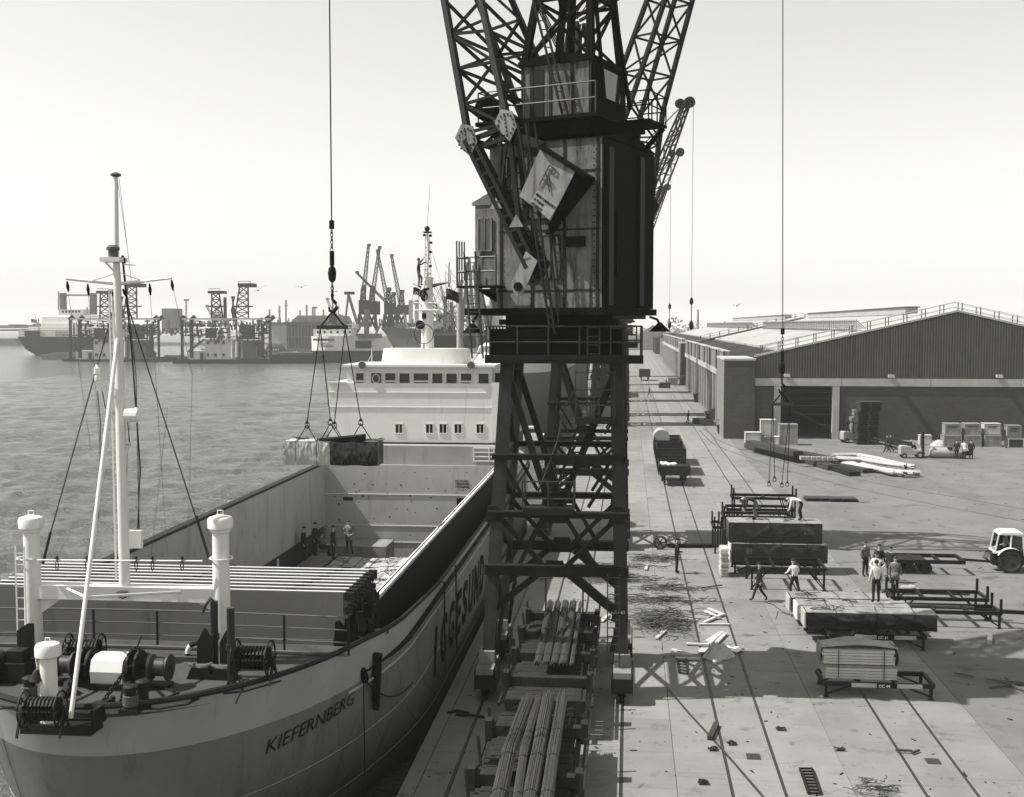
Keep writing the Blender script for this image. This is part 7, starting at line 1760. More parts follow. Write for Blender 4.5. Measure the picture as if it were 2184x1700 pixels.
for (x0, x1, y0, y1, m_, nm, lab, cat) in ((1546, 1572, 872, 895, 'far_mid', 'steel_skip', 'tall grey open-fronted skip by the shed doors', 'skip'), (1536, 1560, 893, 908, 'far_mid', 'low_skip', 'low sloping grey skip in front of the corner pier', 'skip'), (1482, 1507, 835, 858, 'wood_dark', 'dark_skip', 'dark open skip against the shed wall', 'skip'), (1426, 1446, 806, 822, 'wood', 'stacked_boards', 'stack of pale boards by the shed wall', 'boards'), (1406, 1430, 816, 828, 'wood_dark', 'low_load', 'low dark load with a man sitting on it', 'cargo')):
    x0, x1 = [1354 + (x - 1354)*1.0 - (40 if x > 1530 else 0) for x in (x0, x1)]
    pb = gx((x0 + x1)/2, y1); sc = pb.y/FL; w = (x1 - x0)*sc; h = (y1 - y0)*sc; r = thing(nm, lab, cat, (pb.x, pb.y + 1, 0))
    if 'skip' in nm:
        b = MB(); b.hexa([(-w/2, -1, 0), (w/2, -1, 0), (w/2, 1, 0), (-w/2, 1, 0), (-w/2 - .15, -1.2, h*.75), (w/2 + .15, -1.2, h), (w/2 + .15, 1.2, h), (-w/2 - .15, 1.2, h*.75)]); b.build('shell', M_(m_), r); b = MB(); b.hexa([(-w/2, -1, h*.74), (w/2, -1, h*.98), (w/2, 1, h*.98), (-w/2, 1, h*.74), (-w/2, -1, h*.76), (w/2, -1, h*1.01), (w/2, 1, h*1.01), (-w/2, 1, h*.76)]); b.build('contents', M_('black'), r)
    else:
        n = max(3, int(h/.25)); b = MB(); b.box(-w/2, w/2, -1, 1, 0, h/n*.85); me = b.mesh('board', M_(m_))
        for k in range(n): linkmesh('board', me, r, (random.uniform(-.1, .1), 0, k*h/n))
p = gx(1462, 822); r = thing('scrap_heap', 'tangled heap of machinery and wheels against the shed wall', 'machinery heap', (p.x, p.y, 0)); b = MB(); random.seed(12)
for k in range(60): c = Vector((random.uniform(-1.3, 1.3), random.uniform(-1.5, 1.5), random.uniform(0, 2.6))); b.bar(c, c + Vector((random.uniform(-1, 1), random.uniform(-1, 1), random.uniform(-.6, .6))), .1)
b.build('scrap', M_('machine'), r, kind='stuff'); b = MB(); b.tube([(cos(a)*.8, -1.6, 1.5 + sin(a)*.8) for a in [k*pi/8 for k in range(16)]], .15, 6, closed=True); b.build('wheel', M_('rubber'), r)
p = gx(1377, 800)
# ------------------------------------------------------------------ litter on the apron
def wires(label, px0, px1, py0, py1, n, seed, name='wire_heap', h=.16, curl=.6, m='scrap_wire', grp='heaps of discarded wire'):
    a, c_ = gx(px0, (py0 + py1)/2), gx(px1, (py0 + py1)/2); cx, cy = (a.x + c_.x)/2, a.y; lx = abs(c_.x - a.x)/2; ly = abs(gx((px0 + px1)/2, py0).y - gx((px0 + px1)/2, py1).y)/2
    rnd = random.Random(seed); b = MB()
    for k in range(n):
        x, y = cx + rnd.gauss(0, .42)*lx, cy + rnd.gauss(0, .4)*ly; ang = rnd.gauss(0, .35) + (pi if rnd.random() < .5 else 0); z = rnd.uniform(.015, h); L = rnd.uniform(.5, 1.5)*min(1, lx); pts = []
        for j in range(6): pts.append((x, y, max(.015, z + rnd.uniform(-.03, .04)))); x += cos(ang)*L/5; y += sin(ang)*L/5; ang += rnd.gauss(0, curl)
        b.tube(pts, .018, 3)
    return top(name, b, M_(m), label, 'wire', grp, kind=None)
wires('big tangled heap of discarded wire beside the crane leg', 1352, 1470, 1302, 1356, 260, 1, h=.4)
wires('long row of wire scraps, nearest of the rows across the rails', 1270, 1505, 1272, 1288, 110, 2, grp='rows of wire scraps')
wires('second row of wire scraps, right of the crane leg', 1350, 1500, 1247, 1262, 80, 3, grp='rows of wire scraps')
wires('row of wire scraps under the crane, just beyond the second wagon', 1170, 1420, 1222, 1246, 130, 4, grp='rows of wire scraps')
wires('short row of wire scraps farther under the crane', 1180, 1410, 1200, 1218, 90, 5, grp='rows of wire scraps')
wires('farthest row of pale wire scraps beside the lone worker', 1340, 1450, 1184, 1200, 90, 6, m='far_mid', grp='rows of wire scraps')
wires('little wire tangle inside the wagon gap', 1128, 1176, 1448, 1464, 60, 7)
wires('loose tangle of thick wire at the bottom edge', 1815, 1900, 1672, 1705, 26, 8, h=.3, curl=.8)
def planks(items, lab, grp, m='wood_white', sz=(.16, .07)):
    for k, (x0, y0, x1, y1, l) in enumerate(items):
        a, c_ = gx(x0, y0, .05), gx(x1, y1, .05); o = Vector((0, 0, random.uniform(0, .06))); b = MB(); b.bar(a + o, c_ + o, sz[0], sz[1]); top('loose_plank', b, M_(m), l, 'plank', grp)
planks([(1511, 1298, 1545, 1312, 'topmost white plank of the small pile beyond the paper bundle'), (1504, 1305, 1535, 1320, 'second white plank of the small pile by the rail'), (1500, 1330, 1540, 1312, 'slanting white plank crossing the small pile by the rail'), (1490, 1332, 1556, 1332, 'long thin white plank lying along the foot of the small pile'), (1507, 1370, 1534, 1352, 'left plank in the fanned little pile of white planks'), (1512, 1375, 1540, 1350, 'middle plank in the fanned little pile of white planks'), (1528, 1372, 1548, 1352, 'right plank in the fanned little pile of white planks'), (1464, 1374, 1512, 1376, 'long pale plank lying in front of the wire heap'), (1400, 1362, 1418, 1346, 'short white plank leaning by the wire heap'),
        (1432, 1386, 1468, 1396, 'slanting white plank at the edge of the crane shadow'), (1430, 1396, 1478, 1400, 'middle white plank at the edge of the crane shadow'), (1440, 1404, 1492, 1406, 'lowest white plank at the edge of the crane shadow'), (1494, 1385, 1516, 1396, 'upper white plank sticking out of the paper bundle'), (1500, 1402, 1520, 1408, 'lower white plank sticking out of the paper bundle'),
        (1183, 1200, 1222, 1203, 'white plank under the crane beyond the wagons, farthest'), (1205, 1228, 1228, 1216, 'white plank under the crane slanting among the wires'), (1283, 1326, 1297, 1312, 'short white plank alone between wagon and crane leg'), (1377, 1216, 1380, 1206, 'tiny upright white block right of the crane leg')], '', 'white planks on the quay')
planks([(1514, 1576, 1528, 1545, 'thick dark baulk lying by the middle rail near the bottom')], '', 'dark planks on the quay', 'wood_dark', (.17, .14))
planks([(1513, 1319, 1530, 1310, 'short dark plank at the left of the long thin plank'), (1497, 1256, 1540, 1250, 'dark plank end behind the small white pile'), (1860, 1286, 1905, 1284, 'thin dark strip behind the timber packs'), (1945, 1607, 1960, 1601, 'short dark stick on the far right rails'), (1910, 1602, 1946, 1604, 'thin dark stick left of the right drain')], '', 'dark planks on the quay', 'wood_dark', (.07, .05))
planks([(2110, 1372, 2112, 1358, 'single white block standing alone on the tarmac')], '', None, 'wood_white', (.18, .2))
planks([(2035, 1436, 2078, 1445, 'short pale bar in the crane shadow on the tarmac'), (2100, 1450, 2190, 1460, 'long pale bar in the crane shadow at the right edge'), (2110, 1466, 2190, 1456, 'crossing bar in the crane shadow at the right edge'), (2120, 1450, 2190, 1476, 'dark bar under the crossing bars at the right edge')], '', 'bars lying in the crane shadow', 'far_mid', (.07, .06))
b = MB(); rnd = random.Random(15); c = gx(1530, 1402)
def blob(u, v): a = u*2*pi; rr = .62*(1 - v)**.6*(1 + .25*sin(3*a + 1) + .12*sin(7*a)); return (c.x + cos(a)*rr*.9, c.y + sin(a)*rr, .02 + .5*v*(1 + .3*sin(5*a)) if v < 1 else .5)
b.grid(blob, 28, 7); top('paper_bundle', b, M_('paper_pale'), 'crumpled bundle of torn pale wrapping lying beside the rail', 'wrapping', smooth=True)
for k, (px, py, lab) in enumerate(((1553, 1388, 'flat white torn sheet trailing right from the crumpled bundle'), (1520, 1395, 'flat white torn sheet left of the crumpled bundle'))):
    c = gx(px, py); b = MB(); b.grid(lambda u, v: (c.x - .55 + 1.1*u + .12*sin(v*9), c.y - .35 + .7*v + .15*sin(u*7), .04 + .09*abs(sin(u*8 + v*5))), 12, 8); top('torn_sheet', b, M_('white_rough'), lab, 'wrapping', smooth=True)
def ladderish(label, p4, n, m='machine', name='ladder'):
    q = [gx(x, y, .06) for x, y in p4]; b = MB(); b.bar(q[0], q[3], .06); b.bar(q[1], q[2], .06)
    r = thing(name, label, 'ladder', q[0]); b.v = [v - q[0] for v in b.v]; b.build('stile', M_(m), r)
    for k in range(n): b = MB(); f = k/(n - 1); b.bar(vl(q[0], q[3], f) - q[0], vl(q[1], q[2], f) - q[0], .05); b.build('rung', M_(m), r)
ladderish('dark iron ladder lying flat on the concrete near the bottom edge', ((1706, 1639), (1732, 1639), (1750, 1692), (1724, 1691)), 9)
ladderish('small skewed iron grid lying in the crane shadow', ((1443, 1404), (1464, 1405), (1466, 1437), (1448, 1434)), 6, name='iron_grid')
p = gx(1408, 1172); r = thing('cable_wheel', 'dark iron wheel standing in the shadow of the second crane', 'wheel', (p.x, p.y, 0)); b = MB(); b.tube([(cos(a)*.36, 0, .42 + sin(a)*.36) for a in [k*pi/10 for k in range(20)]], .07, 6, closed=True); b.cyl((0, -.12, .42), (0, .12, .42), .1, n=10); [b.bar((0, 0, .42), (cos(a)*.36, 0, .42 + sin(a)*.36), .05) for a in [k*pi/3 for k in range(6)]]; b.build('rim', M_('rubber'), r)
a, c_ = gx(1432, 1164, .12), gx(1518, 1164, .12); bundle('dark rod bundle lying on the quay behind the lone worker', [a, c_], .14, 26, 77, 3, 'machine', grp=None)
b = MB(); b.tube([gx(1628, 1283, .8), gx(1650, 1290, .3), gx(1670, 1306, .05), gx(1690, 1312, .05), gx(1698, 1302, .3), gx(1700, 1258, 1.0)], .02, 5); top('hauling_rope', b, M_('machine'), 'rope stretched between the two men beside the racks', 'rope')
for px, py, lab in ((1665, 1557, 'crumpled dark rag near the middle of the foreground'), (1790, 1600, 'small dark scrap between the right-hand rails'), (1500, 1672, 'little stone-like lump at the bottom of the quay'), (1520, 1600, 'small dark scrap beside the middle rail'), (1560, 1588, 'tiny dark scrap right of the middle rail')):
    c = gx(px, py); b = MB(); rnd = random.Random(px); b.grid(lambda u, v: (c.x - .16 + .32*u + rnd.uniform(-.03, .03), c.y - .12 + .24*v, .03 + rnd.uniform(0, .08)), 5, 4); top('litter_scrap', b, M_('machine'), lab, 'litter', 'scraps on the quay')
random.seed(31); b = MB()
for k in range(420):
    x, y = random.uniform(-6, 11.5), random.uniform(30, 130) if k % 3 else random.uniform(30, 60); s = random.uniform(.01, .05)
    b.cbox((x, y, .006 + s*.2), (s*random.uniform(.8, 5), s, s*.4), random.uniform(0, 3))
for k in range(260):
    x, y = random.uniform(12, 38), random.uniform(40, 130); s = random.uniform(.015, .06)
    b.cbox((x, y, .006 + s*.2), (s*random.uniform(.8, 6), s, s*.4), random.uniform(0, 3))
o = b.build('ground_litter', M_('machine')); o['kind'] = 'stuff'
b = MB(); c = gx(985, 1525, 0); b.tube([(c.x - .5, c.y, .05), (c.x - .2, c.y + .25, .06), (c.x + .2, c.y + .1, .05), (c.x + .1, c.y - .2, .06), (c.x - .2, c.y - .1, .05), (c.x + .5, c.y - .15, .05), (c.x + .8, c.y - .3, .05)], .05, 5); top('rope_heap', b, M_('machine'), 'dark coil of rope lying on the quay edge strip', 'rope')
# ------------------------------------------------------------------ load in the slings and cargo in the hold
lw = 2.02
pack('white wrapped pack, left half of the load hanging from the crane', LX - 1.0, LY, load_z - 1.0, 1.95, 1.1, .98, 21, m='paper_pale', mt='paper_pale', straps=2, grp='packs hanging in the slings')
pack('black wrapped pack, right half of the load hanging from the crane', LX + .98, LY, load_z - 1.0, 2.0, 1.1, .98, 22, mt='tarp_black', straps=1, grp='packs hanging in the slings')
b = MB(); b.prism([(-.9, .0), (1.05, .0), (1.05, .2)], -.5, .5); b.v = [v + Vector((LX + .2, LY, load_z + .02)) for v in b.v]; top('dunnage_sheet', b, M_('black'), 'dark folded sheet lying across the top of the hanging packs', 'sheet')
random.seed(6); names = ['pack in the cargo floor of the hold']
k = 0
rows = ((58.0, 2.9), (61.2, 2.9), (64.4, 2.4))
ords = ('nearest', 'middle', 'rearmost'); cols_ = ('right-hand', 'second', 'third', 'fourth', 'fifth', 'leftmost')
for i, (yy, L) in enumerate(rows):
    for j in range(6):
        x = HR - .75 - j*1.46; z = .0 - (.25 if (i, j) in ((0, 2), (2, 1)) else 0)
        pack('%s pale wrapped pack from the coaming in the %s row of the hold' % (cols_[j], ords[i]), x, yy + L/2 - 1.5, z - .9, 1.4, L, .9 + random.uniform(-.05, .08), 200 + k, m='paper_pale', mt='paper_pale', straps=1, grp='packs stowed in the hold'); k += 1
b = MB()
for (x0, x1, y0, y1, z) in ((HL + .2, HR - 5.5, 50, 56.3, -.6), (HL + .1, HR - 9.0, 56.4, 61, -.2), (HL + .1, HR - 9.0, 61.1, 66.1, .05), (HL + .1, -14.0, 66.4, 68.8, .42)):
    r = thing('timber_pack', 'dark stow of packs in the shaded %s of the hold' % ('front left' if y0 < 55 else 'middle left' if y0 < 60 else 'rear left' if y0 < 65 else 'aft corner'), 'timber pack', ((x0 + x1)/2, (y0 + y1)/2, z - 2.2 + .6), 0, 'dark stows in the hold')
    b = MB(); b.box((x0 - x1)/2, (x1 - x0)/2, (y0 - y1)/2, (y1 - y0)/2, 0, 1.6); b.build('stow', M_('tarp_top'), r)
# ================================================================== across the dock
class Far:
    """collects pieces given by their photographed outline at a real distance Y"""
    def __init__(s, name, label, cat, Y, px, group=None):
        s.Y = Y; s.o = DY(px, 693, Y); s.o.z = WZ; s.r = thing(name, label, cat, s.o, 0, group)
    def p(s, x, y, d=0): return DY(x, y, s.Y + d) - s.o
    def boxes(s, name, m, L, d0=0, d1=8, kind=None, parent=None):
        b = MB()
        for q in L:
            x0, x1, y0, y1 = q[:4]; a, c = (q[4], q[5]) if len(q) > 4 else (d0, d1)
            A, B = s.p(x0, y1, a), s.p(x1, y0, a); b.box(A.x, B.x, A.y, A.y + c - a, A.z, B.z)
        return b.build(name, M_(m), parent or s.r, kind=kind)
    def each(s, name, m, L, d0=0, d1=8): return [s.boxes(name, m, [q], d0, d1) for q in L]
    def lines(s, name, m, L, r=.2, kind=None):
        if not kind and len(L) > 1: return [s.lines(name, m, [q], r) for q in L]
        b = MB()
        for q in L: b.bar(s.p(q[0], q[1], q[5] if len(q) > 5 else 0), s.p(q[2], q[3], q[5] if len(q) > 5 else 0), (q[4] if len(q) > 4 else r) * 2)
        return b.build(name, M_(m), s.r, kind=kind)
    def windows(s, name, m, xs, y0, y1, w, d=-.15):
        for x in xs: s.boxes(name, m, [(x, x + w, y0, y1)], d, d + .1)
    def lattice(s, name, m, a, b, c, d, n, w=.3, dp=5):
        mb = MB()
        for dd in (0, dp):
            A, B, C, D = s.p(*a, dd), s.p(*b, dd), s.p(*c, dd), s.p(*d, dd)
            mb.bar(A, B, w); mb.bar(C, D, w); truss(mb, A, B, C, D, n, w*.7, cross=True)
        return mb.build(name, M_(m), s.r)
# ferry with open stern door
f = Far('car_ferry', 'ferry with dark hull, open stern door and twin goal-post funnels across the dock', 'ship', 560, 140)
hb = MB(); A = lambda x, y, d: f.p(x, y, d)
hb.add([A(37, 718, 0), A(62, 718, 0), A(95, 768, 0), A(55, 745, 0), A(240, 718, 0), A(240, 768, 0), A(37, 718, 18), A(62, 718, 18), A(95, 768, 18), A(55, 745, 18), A(240, 718, 18), A(240, 768, 18)],
    [(0, 4, 5, 2, 3), (6, 9, 8, 11, 10), (0, 3, 9, 6), (3, 2, 8, 9), (4, 10, 11, 5), (0, 6, 10, 4)])
hb.build('lower_hull', M_('far_dark'), f.r)
f.boxes('upper_hull', 'far_white', [(40, 240, 704, 717.6)], 0, 18)
f.boxes('stern_door', 'black', [(53, 84, 706, 742)], -.6, -.1)
f.boxes('deckhouse', 'white', [(88, 235, 690, 703.6), (60, 84, 697, 703.6)], 3, 15); f.boxes('upper_deckhouse', 'white', [(150, 230, 672, 689.6), (90, 148, 676, 689.6)], 5, 13); f.boxes('bridge', 'white', [(125, 178, 660, 671.6)], 5, 12)
f.windows('window', 'far_dark', [132 + 7*k for k in range(6)], 662, 667, 4, 4.7)
f.boxes('funnel_post', 'far_mid', [(128, 136, 625, 671), (192, 201, 625, 671)], 6, 9); f.boxes('funnel_beam', 'far_mid', [(129.1, 198.9, 628, 631)], 6.3, 8.7)
f.lines('mast', 'far_pale', [(125, 622, 125, 662, .3), (186, 655, 186, 672, .3), (82, 680, 83, 705, .25), (73, 668, 84, 705, .1)])
f.lines('deck_rail', 'far_pale', [(45, 700, 235, 700, .12), (45, 702, 235, 702, .1)])
for k, s_ in enumerate(('NORWIND', 'ROTTERDAM')):
    me = text_mesh(s_, 1.3, .02); q = f.p(118, 711 + 5.5*k, -.1); o = linkmesh('lettering', me, f.r, q); o.rotation_euler = (pi/2, 0, 0)
b = MB(); b.grid(lambda u, v: (u*3.2, .3*sin(u*5), -v*1.8 - u*.5), 5, 3); o = b.build('cloth', M_('far_mid'), None); o.location = DY(66, 680, 559); o.name = 'ensign'; tag(o, 'striped ensign on the stern of the ferry', 'flag')
# floating grain elevators
def elevator(dx, label, Y):
    e = Far('grain_elevator', label, 'floating elevator', Y, 468 + dx, 'floating grain elevators'); X = lambda L: [(q[0] + dx, q[1] + dx) + tuple(q[2:]) for q in L]; Z = lambda L: [(q[0] + dx, q[1], q[2] + dx, q[3]) + tuple(q[4:]) for q in L]
    e.boxes('pontoon', 'far_dark', X([(368, 560, 771, 781), (372, 590, 767, 771)]), 0, 12)
    e.boxes('deckhouse', 'far_white', X([(438, 502, 724, 766.6)]), 1, 9); e.boxes('rear_house', 'far_mid', X([(503, 552, 726, 766.6)]), 2, 9); e.boxes('annex', 'far_white', X([(400, 436, 748, 766.6)]), 1.5, 8)
    for y in (728, 754): e.windows('window', 'far_dark', [x + dx for x in (441, 457, 474)], y, y + 6, 5, .8)
    e.boxes('doorway', 'far_dark', X([(427, 433, 752, 766)]), 1.2, 1.4)
    e.boxes('machinery_deck', 'far_dark', X([(438, 466, 700, 721), (510, 536, 694, 724)]), 3, 8); e.boxes('control_cabin', 'far_mid', X([(512, 534, 692, 708)]), 1.5, 2.9)
    b = MB(); c = e.p(470 + dx, 723, 2); s = Y/FL; b.lathe(c, [(7*s, 0), (7.5*s, 3*s), (7.5*s, 17*s), (1, 24*s)], 12); b.lathe(e.p(487 + dx, 723, 5), [(5*s, 0), (5*s, 26*s), (1, 30*s)], 10); b.build('silo_tank', M_('far_white'), e.r, 40)
    b = MB(); b.tube([e.p(x + dx, y, .5) for x, y in ((484, 684), (496, 681), (504, 688), (505, 720), (505, 762))], .55, 8); b.tube([e.p(x + dx, y, .5) for x, y in ((495, 722), (495, 764))], .5, 8); b.tube([e.p(x + dx, y, .5) for x, y in ((505, 706), (516, 716), (516, 764))], .45, 8); b.build('delivery_pipe', M_('far_white'), e.r, 40)
    e.lattice('tower', 'far_dark', (451 + dx, 681), (452 + dx, 625), (476 + dx, 681), (467 + dx, 625), 4, .5); e.lattice('tower', 'far_dark', (500 + dx, 681), (511 + dx, 611), (530 + dx, 681), (529 + dx, 611), 5, .5)
    e.boxes('tower_head', 'far_dark', X([(443, 471, 620, 626), (507, 536, 604, 612)]), -1, 6)
    e.lines('head_rail', 'far_mid', Z([(445, 616, 470, 616, .12), (509, 600, 534, 600, .12), (509, 600, 509, 604, .1), (534, 600, 534, 604, .1)]))
    e.boxes('cross_arm', 'far_dark', X([(443, 482, 652, 655), (495, 538, 652, 655)]), 1, 2)
    e.boxes('exhaust', 'far_dark', X([(477, 481.5, 634, 681)]), 1, 2); b = MB(); b.tube([e.p(x + dx, y, 0) for x, y in ((497, 632), (497, 662), (502, 684))], .95, 8); b.build('exhaust', M_('far_dark'), e.r)
    e.boxes('boom', 'far_pale', X([(387, 578, 678.5, 682)]), -1, 0)
    e.lines('suction_leg', 'far_dark', Z([(388, 681, 389, 766, .45), (408, 681, 409, 764, .55), (560, 690, 560, 762, .6), (576, 682, 577, 764, .4)]))
    for x in (386, 408, 566, 577): e.lines('spout_head', 'far_dark', Z([(x, 682, x + 8, 675, .7)]))
    e.lines('gangway', 'far_dark', Z([(402, 750, 436, 724, .35), (540, 726, 570, 756, .5), (385, 716, 436, 716, .15), (420, 690, 420, 716, .2), (396, 688, 396, 716, .2), (545, 700, 572, 700, .2), (545, 712, 572, 712, .2), (385, 702, 436, 702, .15), (552, 682, 552, 760, .25)]))
    random.seed(44); L = []
    for k in range(170): x, y = random.uniform(398, 572), random.uniform(684, 722); q_ = random.random(); L.append((x, y, x + (random.uniform(4, 16) if q_ < .5 else random.uniform(-1, 1)), y + (random.uniform(-1, 1) if q_ < .5 else random.uniform(4, 13)), random.uniform(.1, .3)))
    e.lines('pipework', 'far_dark', Z(L), kind='stuff')
    e.boxes('deck_clutter', 'far_mid', X([(random.uniform(375, 560),)*1 + (0,)*3 for _ in range(0)] or [(378, 384, 762, 767), (555, 566, 758, 767), (390, 397, 760, 767)]), 1, 4, kind='stuff')
    return e
elevator(0, 'right floating grain elevator with two lattice towers, tall right tower', 455)
elevator(-238, 'left floating grain elevator, partly behind the ship foremast', 475)
for k, (x0, x1, y0, y1, Y, lab, m_) in enumerate(((84, 190, 757, 769, 500, 'low pale barge lying ahead of the ferry stern', 'far_mid'), (570, 682, 757, 776, 462, 'dark laden barge between elevator and white-banded coaster', 'far_dark'), (330, 400, 762, 771, 500, 'low dark barge between the two grain elevators', 'far_dark'))):
    e = Far('dock_barge', lab, 'barge', Y, (x0 + x1)/2, 'barges across the dock'); b = MB(); a, c = e.p(x0, y1), e.p(x1, y0); b.hexa([(a.x + 2, 0, a.z), (c.x - 2, 0, a.z), (c.x - 2, 8, a.z), (a.x + 2, 8, a.z), (a.x, 0, c.z), (c.x, 0, c.z), (c.x, 8, c.z), (a.x, 8, c.z)]); b.build('hull', M_(m_), e.r); b = MB(); b.box(a.x + 4, c.x - 4, 1, 7, c.z, c.z + .8); b.build('cargo', M_('far_mid'), e.r)
# quay, transit shed, hut, cars
e = Far('dock_shed', 'flat-roofed transit shed with pilasters on the far quay', 'warehouse', 640, 640); e.boxes('gable_wall', 'far_pale', [(572, 611, 691, 752)], 0, 30); e.boxes('side_wall', 'far_dark', [(611.3, 668, 692, 752)], .5, 30); e.boxes('roof', 'far_dark', [(568, 672, 687.5, 690.8)], -2, 32); e.each('pilaster', 'far_mid', [(x, x + 1.5, 693, 750) for x in range(614, 668, 7)], -.3, .4); e.boxes('canopy', 'far_mid', [(612, 668, 718, 720)], -4, -.4)
b = MB(); a, c = DY(600, 680, 700), DY(712, 673, 700); b.prism([(a.x - 12, -2), (c.x + 10, -2), (c.x, c.z), (a.x + 10, a.z + 2)], 700, 740); top('shed_roof', b, M_('far_mid'), 'long low roof behind the flat-roofed transit shed', 'roof')
e = Far('quay_hut', 'small dark hut with pale windows on the far quay', 'hut', 620, 585); e.boxes('wall', 'far_dark', [(568, 600, 740, 752)], 0, 6); e.boxes('roof', 'far_mid', [(570, 598, 733, 739.8)], .3, 6); e.windows('window', 'far_pale', [572 + 5*k for k in range(5)], 744, 748, 3)
for k, x in enumerate((592, 620)):
    e = Far('parked_car', ('left' if k == 0 else 'right') + ' small car parked on the far quay before the transit shed', 'car', 610, x + 10); c = e.p(x, 755); b = MB(); b.prism([(c.x, c.z + .3), (c.x + 4.4, c.z + .3), (c.x + 4.4, c.z + .9), (c.x + 3.4, c.z + 1.0), (c.x + 2.9, c.z + 1.5), (c.x + 1.3, c.z + 1.5), (c.x + .7, c.z + 1.0), (c.x, c.z + .9)], 0, 1.8); b.build('body', M_('far_pale' if k else 'far_mid'), e.r); b = MB(); [b.cyl((c.x + q, -.05, c.z + .35), (c.x + q, .2, c.z + .35), .35, n=10) for q in (.8, 3.5)]; b.build('wheels', M_('far_dark'), e.r, kind='stuff')
e = Far('block_tower', 'hazy pale twin-legged tower block on the horizon between the grain elevators', 'tower', 800, 359); e.boxes('upper_block', 'far_mid', [(345, 373, 658, 682)], 0, 14); e.boxes('leg', 'far_mid', [(345, 356, 682.2, 706), (363, 375, 682.2, 706)], 0, 14)
for x, y0, lab in ((397, 638, 'left floodlight mast, near the hazy tower block'), (671, 654, 'right floodlight mast, behind the flat transit shed')):
    e = Far('floodlight_mast', lab, 'light mast', 780, x, 'floodlight masts'); e.lattice('column', 'far_mid', (x - 1.5, 700), (x - 1, y0 + 4), (x + 2, 700), (x + 1.5, y0 + 4), 8, .3, 1); e.boxes('lamp_head', 'far_mid', [(x - 5, x + 5, y0, y0 + 4)], 0, 1)
# white banded coaster, stern towards us
e = Far('coaster', 'coaster with white upper hull, white deckhouse and dark funnel, seen from astern', 'ship', 470, 730)
def ring(y, k, z):
    cx = 742; return [e.p(cx + (x - cx)*k, y, d) for x, d in ((664, 10), (666, 4), (676, 0), (700, -1), (730, 1), (822, 26), (835, 34), (800, 34), (720, 20))]
def band_(name, m_, y0, k0, y1, k1):
    a, c = ring(y0, k0, 0), ring(y1, k1, 0); n = len(a); b = MB(); b.add(a + c, [(i, (i+1) % n, n + (i+1) % n, n + i) for i in range(n)] + [tuple(range(n))]); b.build(name, M_(m_), e.r)
band_('upper_hull', 'white', 717, 1, 748, .985); band_('lower_hull', 'far_dark', 748.2, .985, 778, .86)
e.boxes('bulwark_opening', 'far_mid', [(668, 712, 722, 727)], -1.6, -1.2)
e.boxes('deckhouse', 'white', [(668, 750, 702, 716.6)], 2, 12); e.boxes('upper_deckhouse', 'white', [(700, 757, 691, 701.8)], 3, 10); e.windows('window', 'far_dark', [676, 690, 704, 718, 732, 744], 706, 711, 4, 1.8); e.windows('window', 'far_dark', [722, 733, 744], 694, 698, 6, 2.8)
b = MB(); b.cyl(e.p(710, 691, 5), e.p(710, 669, 5), 1.7, 1.6, 12); b.build('funnel', M_('far_dark'), e.r); e.lines('mast', 'far_dark', [(710, 668, 710, 612, .25), (700, 622, 720, 622, .1)]); e.lines('derrick_post', 'far_mid', [(736, 690, 743, 628, .35), (743, 628, 762, 690, .5), (782, 716, 782, 660, .9, 14), (757, 716, 780, 676, .5, 12), (800, 716, 812, 690, .4, 14)]); e.boxes('post_head', 'far_dark', [(734, 754, 622, 628)], 0, 2); e.boxes('hatch_coaming', 'far_mid', [(760, 806, 712, 722)], 10, 18); e.boxes('open_side', 'far_dark', [(758, 792, 727, 743)], 3.5, 3.9)
for k in range(2): me = text_mesh(('ELENA', 'HAMBURG')[k], 1.2, .02, bold=.02, mat_=M_('far_dark')); o = linkmesh('lettering', me, e.r, e.p(682, 735 + 5*k, -1.4)); o.rotation_euler = (pi/2, 0, 0)
e.lines('deck_clutter', 'far_mid', [(random.uniform(668, 760), random.uniform(686, 700), random.uniform(668, 760), random.uniform(690, 704), .12) for _ in range(26)], kind='stuff')
# grey freighter, bow towards the coaster
e = Far('grey_freighter', 'big light grey freighter whose flared bow points at the coaster', 'ship', 400, 930)
b = MB(); S_ = [[(811, 699, 0), (822, 712, 0), (840, 745, 0), (850, 790, 0)], [(842, 697, -3), (850, 712, -2), (858, 745, -1), (862, 790, 0)], [(900, 705, -7), (900, 715, -6), (900, 745, -5), (900, 790, -4)], [(1080, 708, -8), (1080, 718, -8), (1080, 745, -8), (1080, 790, -8)]]
vs = [e.p(*q) for col in S_ for q in col]; fs = [(4*i + j, 4*i + 4 + j, 4*i + 5 + j, 4*i + j + 1) for i in range(3) for j in range(3)]
bk = [v + Vector((0, 16 if i > 3 else .4, 0)) for i, v in enumerate(vs)]; b.add(vs + bk, fs + [tuple(16 + i for i in reversed(f_)) for f_ in fs] + [(0, 16, 20, 4), (4, 20, 24, 8), (8, 24, 28, 12)]); b.build('hull', M_('freighter'), e.r, 50)
e.boxes('forecastle', 'freighter', [(842, 876, 688, 698)], 0, 8); e.boxes('deckhouse', 'far_pale', [(925, 962, 684, 706), (930, 958, 668, 683.8)], 0, 10); e.windows('window', 'far_dark', [929, 938, 947], 672, 677, 4, -.2)
e.lines('kingpost', 'far_pale', [(876, 690, 876, 640, .6), (889, 700, 889, 640, .6), (870, 700, 860, 668, .3), (876, 645, 889, 645, .4), (960, 715, 940, 610, .35), (905, 705, 925, 640, .3), (918, 702, 900, 650, .25), (1000, 700, 1000, 620, .6)])
